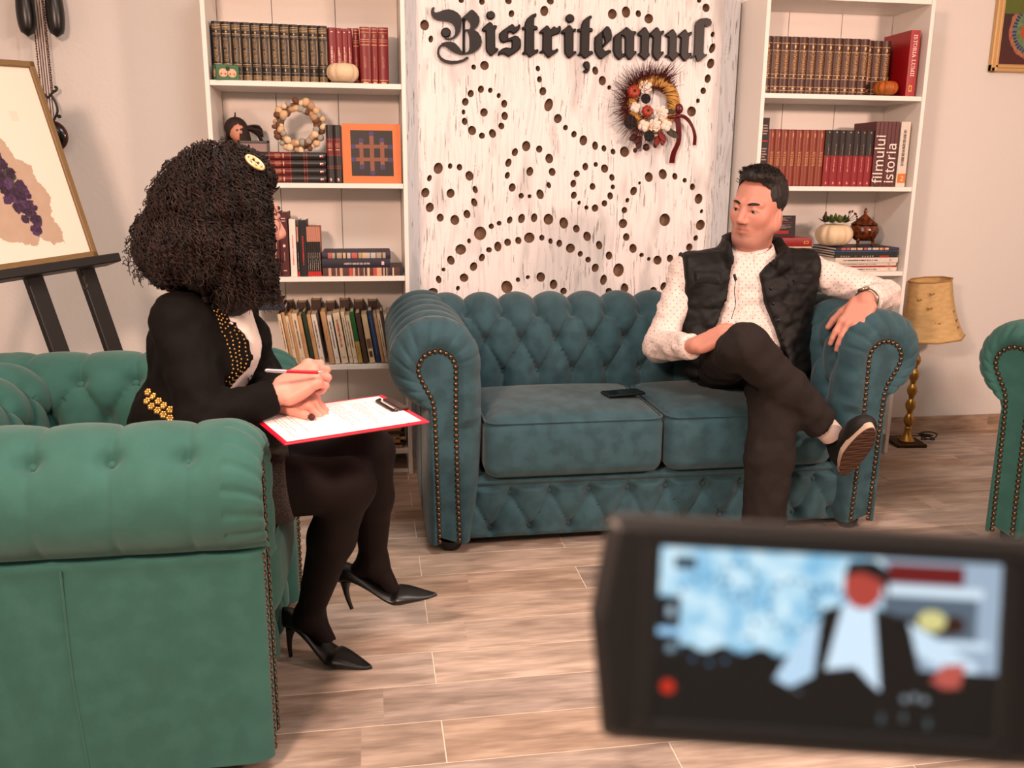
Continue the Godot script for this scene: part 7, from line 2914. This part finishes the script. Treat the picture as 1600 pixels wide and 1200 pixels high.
func autumn_wreath() -> void:
	var c := Vector3(1.128, 1.438, -3.600)
	var t := thing("autumn_wreath", "autumn wreath of straw, red grasses, pumpkins and white roses hung on the pierced panel", "wreath", c)
	var rng := RandomNumberGenerator.new()
	rng.seed = 51
	# straw ring: bound strands lying slantwise round a core
	var core := MB.new()
	var pp := PackedVector3Array()
	for k in 36:
		pp.push_back(Vector3(0.088 * cos(TAU * k / 36), 0.088 * sin(TAU * k / 36), 0.026))
	core.tube(pp, 0.023, 10, true)
	part("straw_core", core, mt(Color(0.36, 0.20, 0.075), 0.8), t)
	var st := MB.new()
	for k in 520:
		var a := rng.randf() * TAU
		var q := []
		var tw := rng.randf_range(-0.2, 1.6)
		for s in 4:
			var aa := a + 0.085 * s
			var bb := tw + 0.55 * s
			var rr := 0.088 + 0.0255 * cos(bb)
			q.append(Vector3(rr * cos(aa), rr * sin(aa), 0.026 + 0.0255 * sin(bb)))
		st.tube(smooth_path(q, 2), 0.0012, 4, false, false)
	part("straw", st, mt(Color(0.80, 0.60, 0.30), 0.5), t).set_meta("kind", "stuff")
	# feathery red grass, thick on the upper left
	var gr := MB.new()
	for k in 1000:
		var a := deg_to_rad(rng.randf_range(60.0, 250.0)) if k < 720 else deg_to_rad(rng.randf_range(35.0, 110.0))
		var r0 := rng.randf_range(0.055, 0.105)
		var p0 := Vector3(r0 * cos(a), r0 * sin(a), 0.035)
		var out := Vector3(cos(a + rng.randf_range(-0.9, 0.5)), sin(a + rng.randf_range(-0.9, 0.5)), rng.randf_range(0.0, 0.7)).normalized()
		var l := rng.randf_range(0.03, 0.085) if k < 720 else rng.randf_range(0.015, 0.035)
		var bend := Vector3(rng.randf_range(-1, 1), rng.randf_range(-1, 1), 0.2) * l * 0.3
		gr.tube(PackedVector3Array([p0, p0 + out * l * 0.5 + bend * 0.3, p0 + out * l + bend]), [0.0012, 0.0010, 0.0004], 4, false, false)
	part("red_grass", gr, mt(Color(0.33, 0.06, 0.055), 0.8), t).set_meta("kind", "stuff")
	var tw2 := MB.new()
	for k in 34:
		var a := deg_to_rad(rng.randf_range(120.0, 255.0))
		var p0 := Vector3(0.09 * cos(a), 0.09 * sin(a), 0.03)
		var out := Vector3(cos(a), sin(a), 0.2)
		var l := rng.randf_range(0.05, 0.10)
		tw2.tube(PackedVector3Array([p0, p0 + out * l * 0.6, p0 + out * l + Vector3(0, rng.randf_range(-0.02, 0.02), 0)]), 0.0008, 4, false, false)
	for q in [[95.0, 0.16], [88.0, 0.15], [100.0, 0.14], [60.0, 0.165], [66.0, 0.15], [55.0, 0.14]]:
		var a := deg_to_rad(q[0])
		tw2.tube(smooth_path([Vector3(0.10 * cos(a), 0.10 * sin(a), 0.03), Vector3(0.13 * cos(a + 0.06), 0.13 * sin(a + 0.06), 0.03), Vector3(q[1] * cos(a), q[1] * sin(a), 0.026)], 3), 0.0011, 4)
	part("twigs", tw2, mt(Color(0.22, 0.06, 0.06), 0.8), t).set_meta("kind", "stuff")
	# pumpkins
	var om := mt(Color(0.62, 0.19, 0.05), 0.4)
	for q in [[-0.088, 0.037, 0.026], [-0.029, -0.035, 0.024]]:
		var o := part("small_pumpkin", pumpkin_mesh(q[2], q[2] * 1.5, 9, 0.14), om, t)
		o.transform = Transform3D(Basis(Vector3.RIGHT, PI / 2 - 0.2), Vector3(q[0], q[1], 0.045))
		var s := MB.new()
		s.tube(PackedVector3Array([Vector3(0, q[2] * 1.25, 0), Vector3(0, q[2] * 1.6, 0)]), [0.006, 0.004], 7)
		part("stalk", s, mt(Color(0.24, 0.17, 0.10), 0.8), o)
	# roses and cotton
	var wm := mt(Color(0.95, 0.90, 0.86), 0.7)
	rose(t, Vector3(-0.036, 0.061, 0.045), 0.024, wm, 1)
	rose(t, Vector3(0.032, -0.037, 0.045), 0.027, wm, 2)
	rose(t, Vector3(0.008, -0.082, 0.045), 0.024, wm, 3)
	var cm := mt(Color(0.93, 0.87, 0.82), 0.95)
	for q in [[-0.076, -0.017, 0.021], [-0.039, -0.086, 0.023], [0.054, -0.083, 0.023]]:
		var b := MB.new()
		for k in 4:
			var a := TAU * k / 4 + 0.4
			b.ball(Vector3(q[0] + cos(a) * q[2] * 0.5, q[1] + sin(a) * q[2] * 0.5, 0.054), Vector3(q[2] * 0.58, q[2] * 0.58, q[2] * 0.5), 12, 8)
		part("cotton_boll", b, cm, t)
	# lotus pods: dark discs with seed holes
	var pm := mt(Color(0.10, 0.065, 0.05), 0.8)
	var hm := mt(Color(0.03, 0.02, 0.018), 0.9)
	for q in [[-0.034, 0.016, 0.020], [-0.095, -0.074, 0.027], [-0.014, -0.127, 0.022]]:
		var b := MB.new()
		var bs := Basis(Vector3.RIGHT, PI / 2 - 0.1)
		b.lathe([Vector2(0, 0), Vector2(q[2] * 0.45, 0), Vector2(q[2] * 0.9, q[2] * 0.7), Vector2(q[2], q[2] * 0.85), Vector2(q[2] * 0.95, q[2] * 0.95), Vector2(0, q[2] * 1.02)], 22, Transform3D(bs, Vector3(q[0], q[1], 0.035)))
		var o := part("lotus_pod", b, pm, t)
		b = MB.new()
		for k in 13:
			var rr: float = 0.0 if k == 0 else (q[2] * 0.42 if k < 5 else q[2] * 0.76)
			var a: float = TAU * k / 4.0 if k < 5 else TAU * k / 8.0
			b.ball(Vector3(q[0], q[1], 0.035) + bs * Vector3(cos(a) * rr, q[2] * 1.01, sin(a) * rr), Vector3(q[2] * 0.15, 0.0025, q[2] * 0.15), 8, 4, bs)
		part("seed_holes", b, hm, o)
	# orange and grey leaves and berries along the bottom
	var lm := [mt(Color(0.46, 0.09, 0.04), 0.6), mt(Color(0.24, 0.05, 0.05), 0.6), mt(Color(0.24, 0.22, 0.17), 0.7)]
	for q in [[0.036, -0.120, 5.3, 0], [0.046, -0.128, 4.6, 0], [0.024, -0.135, 4.4, 0], [0.082, -0.110, 5.6, 2], [0.070, -0.100, 5.2, 2], [-0.052, -0.135, 3.9, 1], [-0.070, -0.128, 3.6, 1], [-0.104, -0.020, 3.0, 1], [-0.050, -0.150, 4.2, 1], [0.06, -0.035, 0.2, 2]]:
		var b := MB.new()
		leaf(b, Vector3(q[0] - 0.012 * cos(q[2]), q[1] - 0.012 * sin(q[2]), 0.04), Vector3(cos(q[2]), sin(q[2]), 0.25), Vector3(0, 0, 1), 0.048, 0.028)
		part("dry_leaf", b, lm[q[3]], t)
	for q in [[-0.018, -0.168], [-0.063, -0.180], [0.020, -0.160], [0.05, -0.150]]:
		var b := MB.new()
		b.ball(Vector3(q[0], q[1], 0.03), Vector3(0.009, 0.010, 0.009), 10, 8)
		part("berry", b, lm[1], t)
	# dark red satin bow with two tails
	var sat := mt(Color(0.34, 0.015, 0.05), 0.35)
	var bow := MB.new()
	bow.ball(Vector3(0.102, -0.045, 0.052), Vector3(0.011, 0.011, 0.010), 12, 8)
	part("bow_knot", bow, sat, t)
	for q in [[Vector3(0.105, -0.018, 0.055), Vector3(0.016, 0.020, 0.010), 0.2], [Vector3(0.078, -0.050, 0.055), Vector3(0.024, 0.008, 0.009), 0.1]]:
		var b := MB.new()
		b.ball(q[0], q[1], 12, 8, Basis(Vector3.BACK, q[2]))
		part("bow_loop", b, sat, t)
	for q in [[[Vector3(0.100, -0.05, 0.052), Vector3(0.108, -0.10, 0.05), Vector3(0.112, -0.145, 0.042), Vector3(0.098, -0.19, 0.03), Vector3(0.096, -0.228, 0.02)], 0.022], [[Vector3(0.108, -0.045, 0.052), Vector3(0.135, -0.052, 0.05), Vector3(0.165, -0.080, 0.04), Vector3(0.184, -0.118, 0.03), Vector3(0.188, -0.156, 0.02)], 0.014]]:
		var path := smooth_path(q[0], 6)
		var b := MB.new()
		for side in 2:
			var p := PackedVector3Array()
			for i in path.size():
				var d := (path[mini(i + 1, path.size() - 1)] - path[maxi(i - 1, 0)]).normalized()
				var wv: Vector3 = Vector3(-d.y, d.x, 0.25 * sin(i * 0.35)).normalized() * q[1] * 0.5
				p.push_back(path[i] - wv + Vector3(0, 0, 0.0006 * side))
				p.push_back(path[i] + wv + Vector3(0, 0, 0.0006 * side))
			b.grid(p, 2, path.size(), false, false, Vector3(0, 0, 1 if side == 1 else -1))
		part("ribbon_tail", b, sat, t)

func small_things() -> void:
	# clipboard on the woman's lap
	var u := Vector3(0.915, 0.0, -0.403).normalized()
	var w := Vector3(-0.403, 0.035, -0.915).normalized()
	var n := w.cross(u).normalized()
	if n.y < 0:
		n = -n
	var bs := Basis(u, n, u.cross(n))
	var c := Vector3(-0.072, 0.672, -1.772)
	var t := thing("clipboard", "pink clipboard with a printed sheet on the woman's lap", "clipboard", c)
	var b := MB.new()
	b.box(Vector3.ZERO, Vector3(0.300, 0.004, 0.224), 0.0015, bs)
	part("board", b, mt(Color(0.80, 0.05, 0.20), 0.4), t)
	var im := Image.create(280, 200, false, Image.FORMAT_RGB8)
	im.fill(Color(0.93, 0.89, 0.88))
	var rng := RandomNumberGenerator.new()
	rng.seed = 14
	for k in 34:
		var x := 252 - k * 7
		if k in [1, 2, 4, 9, 10, 16, 17, 18, 19, 20, 21, 22, 23, 26, 27, 30]:
			continue
		var len2 := rng.randi_range(70, 165)
		for y in range(22, 22 + len2):
			if rng.randf() < 0.75:
				im.set_pixel(x, y, Color(0.42, 0.40, 0.42))
				if rng.randf() < 0.6:
					im.set_pixel(x + 1, y, Color(0.6, 0.58, 0.6))
	for k in 16:
		var cx := rng.randi_range(95, 140)
		var cy := rng.randi_range(40, 150)
		for q in 14:
			im.set_pixel(cx + int(4.0 * sin(q * 0.9)), cy + q, Color(0.62, 0.62, 0.70))
	var pm := mt(Color.WHITE, 0.8)
	pm.albedo_texture = ImageTexture.create_from_image(im)
	b = MB.new()
	var y0 := 0.0028
	b.quad(bs * Vector3(-0.142, y0, 0.104), bs * Vector3(0.136, y0, 0.104), bs * Vector3(0.136, y0, -0.102), bs * Vector3(-0.142, y0, -0.102), n)
	part("paper_sheet", b, pm, t)
	b = MB.new()
	b.box(bs * Vector3(0.137, 0.006, -0.02), Vector3(0.022, 0.006, 0.085), 0.002, bs)
	b.tube(PackedVector3Array([bs * Vector3(0.122, 0.007, -0.064), bs * Vector3(0.112, 0.006, -0.060), bs * Vector3(0.112, 0.006, 0.020), bs * Vector3(0.122, 0.007, 0.024)]), 0.0035, 8)
	part("spring_clip", b, mt(Color(0.30, 0.24, 0.23), 0.3, 0.8), t)
	# pen held in the writing hand
	var p0 := Vector3(-0.204, 0.786, -1.715)
	var p1 := Vector3(-0.091, 0.772, -1.745)
	var d := (p1 - p0).normalized()
	t = thing("pen", "red and silver ballpoint pen in the woman's hand", "pen", p0)
	b = MB.new()
	b.tube(PackedVector3Array([d * 0.0, d * 0.003, d * 0.040]), [0.0022, 0.0036, 0.0036], 10)
	part("barrel_top", b, mt(Color(0.72, 0.68, 0.70), 0.3, 0.7), t)
	b = MB.new()
	b.tube(PackedVector3Array([d * 0.040, d * 0.102]), 0.0037, 10)
	part("grip", b, mt(Color(0.70, 0.03, 0.09), 0.35), t)
	b = MB.new()
	b.tube(PackedVector3Array([d * 0.102, d * 0.113, d * 0.120]), [0.0036, 0.0018, 0.0006], 10)
	part("tip", b, mt(Color(0.80, 0.76, 0.74), 0.25, 0.9), t)
	# phone on the sofa
	t = thing("mobile_phone", "black mobile phone lying on the left seat cushion of the sofa", "phone", Vector3(0.815, 0.4575, -2.765), 0.22)
	b = MB.new()
	b.box(Vector3.ZERO, Vector3(0.136, 0.0085, 0.066), 0.003)
	part("case", b, mt(Color(0.025, 0.028, 0.035), 0.35), t)
	b = MB.new()
	b.box(Vector3(0, 0.0046, 0), Vector3(0.128, 0.0006, 0.060), 0.0)
	part("screen", b, mt(Color(0.012, 0.014, 0.022), 0.12), t)

func video_camera() -> void:
	# the fold-out monitor of a camcorder close to the lens; the body stands out of frame to the right
	var r := Vector3(0.98766978, 0.0078195, 0.15635622)
	var up := Vector3(0.0279182, 0.97394458, -0.22506118)
	var fw := Vector3(0.15404216, -0.22665131, -0.96171732)
	# the monitor stands upright, turned a little to the operator
	var x := (r * 0.998 + fw * -0.055 - up * 0.045).normalized()
	var z := (-fw * 1.0 + up * 0.0 + r * -0.055).normalized()
	z = (z - x * z.dot(x)).normalized()
	var y := z.cross(x)
	var bs := Basis(x, y, z)
	var c := Vector3(0.0993, 1.0416, -0.1797)
	var t := thing("camcorder", "black camcorder monitor showing the seated man, blurred in the right foreground", "camcorder", c)
	var shell := mt(Color(0.030, 0.024, 0.023), 0.45)
	var tf := Transform3D(bs, Vector3.ZERO)
	var k := 0.2 / 1390.0
	# outline in pixels of the photograph about the middle of the monitor
	var out := PackedVector2Array()
	for q in [[-326, 182], [-318, 192], [-300, 195], [560, 188], [560, -186], [-300, -186], [-322, -176], [-338, -60], [-349, 20]]:
		out.push_back(Vector2(q[0], q[1]) * k)
	var b := MB.new()
	bevelled_at(b, out, 0.009, 0.003, tf.translated_local(Vector3(0, 0, -0.009)))
	part("monitor_shell", b, shell, t)
	var im := screen_image()
	var sm := mt(Color(0, 0, 0), 0.2)
	sm.albedo_color = Color(0.02, 0.02, 0.02)
	sm.emission_enabled = true
	sm.emission_operator = BaseMaterial3D.EMISSION_OP_MULTIPLY
	sm.emission = Color(1, 1, 1)
	sm.emission_texture = ImageTexture.create_from_image(im)
	sm.emission_energy_multiplier = 1.0
	b = MB.new()
	var l := -238.0 * k
	var rr := 316.0 * k
	var tp := 152.0 * k
	var bt := -140.0 * k
	b.quad(tf * Vector3(l, bt, 0.0006), tf * Vector3(rr, bt, 0.0006), tf * Vector3(rr, tp, 0.0006), tf * Vector3(l, tp, 0.0006), z)
	part("display_screen", b, sm, t)
	# raised bezel round the display
	for q in [[(l + rr) / 2, tp + 0.0022, rr - l + 0.009, 0.0042], [(l + rr) / 2, bt - 0.0022, rr - l + 0.009, 0.0042], [l - 0.0022, (tp + bt) / 2, 0.0042, tp - bt], [rr + 0.0022, (tp + bt) / 2, 0.0042, tp - bt]]:
		var e := MB.new()
		e.box(tf * Vector3(q[0], q[1], 0.0004), Vector3(q[2], q[3], 0.0016), 0.0004, bs)
		part("bezel", e, M.black, t)
	var li := AreaLight3D.new()
	li.name = "camcorder_screen_light"
	li.area_size = Vector2(rr - l, tp - bt)
	li.light_color = Color(0.72, 0.86, 1.0)
	li.light_energy = 0.004
	li.area_range = 5.0
	li.shadow_enabled = true
	add_child(li)
	li.transform = Transform3D(frame(-z), c + tf * Vector3((l + rr) / 2, (tp + bt) / 2, 0.003))
	# body, lens and hinge, beyond the edge of the frame
	var arm := MB.new()
	arm.box(tf * Vector3(0.115, 0.0, -0.006), Vector3(0.06, 0.03, 0.008), 0.002, bs)
	part("monitor_arm", arm, shell, t)
	var body := MB.new()
	body.box(tf * Vector3(0.170, 0.004, -0.05), Vector3(0.055, 0.060, 0.12), 0.008, bs)
	part("camera_body", body, shell, t)
	var hg := MB.new()
	hg.tube(PackedVector3Array([tf * Vector3(0.088, -0.024, -0.006), tf * Vector3(0.088, 0.024, -0.006)]), 0.006, 12)
	part("hinge", hg, shell, t)
	var ln := MB.new()
	ln.tube(PackedVector3Array([tf * Vector3(0.170, 0.006, -0.11), tf * Vector3(0.170, 0.006, -0.15)]), [0.024, 0.027], 20)
	part("lens_barrel", ln, M.black, t)
	# tripod under the body
	var foot := c + tf * Vector3(0.170, -0.026, -0.05)
	var tr := thing("tripod", "black tripod carrying the camcorder, out of frame to the right", "tripod", Vector3(foot.x, 0, foot.z))
	var col := MB.new()
	col.tube(PackedVector3Array([Vector3(0, foot.y - 0.004, 0), Vector3(0, foot.y - 0.30, 0)]), 0.014, 10)
	part("centre_column", col, M.black, tr)
	for q in 3:
		var a := TAU * q / 3 + 1.2
		var lg := MB.new()
		lg.tube(PackedVector3Array([Vector3(0, foot.y - 0.28, 0), Vector3(cos(a) * 0.30, 0.01, sin(a) * 0.30)]), 0.010, 8)
		part("leg", lg, M.black, tr)

func bevelled_at(b: MB, p: PackedVector2Array, depth: float, bev: float, tf: Transform3D) -> void:
	var from := b.v.size()
	bevelled(b, p, depth, bev, 0.0)
	var q := PackedVector2Array(p)
	var t := Geometry2D.triangulate_polygon(q)
	var f := b.ix.size()
	var k := b.v.size()
	for e in q:
		b.pt(Vector3(e.x, e.y, 0))
	for i in range(0, t.size(), 3):
		b.tri(k + t[i], k + t[i + 1], k + t[i + 2])
	b.orient(f, Vector3(0, 0, -1))
	for i in range(from, b.v.size()):
		b.v[i] = tf * b.v[i]

func screen_image() -> Image:
	# what the camcorder sees: the panel, a shelf, the seated man and the recording marks
	var w := 280
	var h := 148
	var im := Image.create(w, h, false, Image.FORMAT_RGB8)
	var f := FastNoiseLite.new()
	f.seed = 2
	f.frequency = 0.03
	for y in h:
		for x in w:
			var col := Color(0.46, 0.72, 0.88).lerp(Color(0.86, 0.96, 1.0), clampf(0.55 + 0.8 * f.get_noise_2d(x, y), 0, 1))
			if y > 84 + 3.0 * sin(x * 0.2):
				col = Color(0.012, 0.018, 0.022)
			im.set_pixel(x, y, col)
	# shelf on the right
	im.fill_rect(Rect2i(184, 0, 96, 92), Color(0.62, 0.70, 0.78))
	im.fill_rect(Rect2i(188, 4, 62, 16), Color(0.42, 0.05, 0.06))
	im.fill_rect(Rect2i(184, 22, 82, 8), Color(0.85, 0.92, 0.97))
	im.fill_rect(Rect2i(186, 31, 76, 34), Color(0.34, 0.40, 0.46))
	im.fill_rect(Rect2i(190, 48, 50, 14), Color(0.10, 0.08, 0.08))
	_disc(im, 225, 50, 12, 9, Color(0.85, 0.82, 0.55))
	_disc(im, 244, 52, 8, 8, Color(0.20, 0.09, 0.06))
	im.fill_rect(Rect2i(184, 66, 88, 6), Color(0.82, 0.90, 0.96))
	# rings of holes
	for q in [[66, 26, 15, 10], [112, 44, 21, 14], [44, 60, 36, 16], [140, 40, 13, 12]]:
		for i in q[3]:
			var a: float = TAU * i / q[3]
			_disc(im, int(q[0] + cos(a) * q[2]), int(q[1] + sin(a) * q[2]), 2, 2, Color(0.26, 0.44, 0.58))
	# the man
	_poly(im, [[110, 84], [128, 58], [140, 54], [140, 100], [120, 116], [98, 106]], Color(0.74, 0.86, 0.96))
	_poly(im, [[136, 46], [153, 40], [147, 102], [130, 108], [134, 60]], Color(0.03, 0.025, 0.03))
	_poly(im, [[152, 40], [178, 40], [190, 110], [136, 112]], Color(0.84, 0.93, 1.0))
	_poly(im, [[178, 42], [206, 50], [222, 112], [186, 114]], Color(0.025, 0.022, 0.028))
	_poly(im, [[206, 52], [226, 62], [262, 84], [264, 92], [236, 90], [214, 78]], Color(0.82, 0.91, 0.98))
	_poly(im, [[236, 86], [254, 84], [250, 104], [238, 106], [226, 100]], Color(0.74, 0.34, 0.30))
	_poly(im, [[112, 112], [140, 96], [164, 92], [196, 122], [150, 128]], Color(0.02, 0.02, 0.026))
	_disc(im, 168, 24, 16, 19, Color(0.70, 0.26, 0.22))
	_poly(im, [[152, 16], [156, 4], [176, 2], [188, 10], [188, 30], [182, 18], [166, 12]], Color(0.03, 0.03, 0.04))
	# overlays: battery mark, icons, red recording dot
	im.fill_rect(Rect2i(12, 8, 18, 10), Color(0.16, 0.26, 0.34))
	im.fill_rect(Rect2i(0, 42, 18, 50), Color(0.03, 0.04, 0.06))
	im.fill_rect(Rect2i(7, 50, 6, 9), Color(0.65, 0.74, 0.80))
	im.fill_rect(Rect2i(0, 68, 22, 7), Color(0.6, 0.8, 0.95))
	im.fill_rect(Rect2i(8, 82, 7, 7), Color(0.5, 0.6, 0.66))
	_disc(im, 10, 118, 6, 6, Color(0.80, 0.16, 0.07))
	for q in [[206, 116], [214, 114], [222, 116]]:
		_disc(im, q[0], q[1], 3, 3, Color(0.5, 0.55, 0.58))
	for q in [[186, 130], [204, 128], [224, 132]]:
		im.fill_rect(Rect2i(q[0], q[1], 4, 8), Color(0.26, 0.32, 0.34))
	return im

func _disc(im: Image, cx: int, cy: int, rx: int, ry: int, col: Color) -> void:
	for y in range(maxi(cy - ry, 0), mini(cy + ry + 1, im.get_height())):
		for x in range(maxi(cx - rx, 0), mini(cx + rx + 1, im.get_width())):
			if pow(float(x - cx) / rx, 2) + pow(float(y - cy) / ry, 2) <= 1.0:
				im.set_pixel(x, y, col)

func _poly(im: Image, pts: Array, col: Color) -> void:
	var p := PackedVector2Array()
	var lo := Vector2(9999, 9999)
	var hi := Vector2.ZERO
	for q in pts:
		p.push_back(Vector2(q[0], q[1]))
		lo = lo.min(p[p.size() - 1])
		hi = hi.max(p[p.size() - 1])
	for y in range(int(lo.y), mini(int(hi.y) + 1, im.get_height())):
		for x in range(int(lo.x), mini(int(hi.x) + 1, im.get_width())):
			if Geometry2D.is_point_in_polygon(Vector2(x, y), p):
				im.set_pixel(x, y, col)
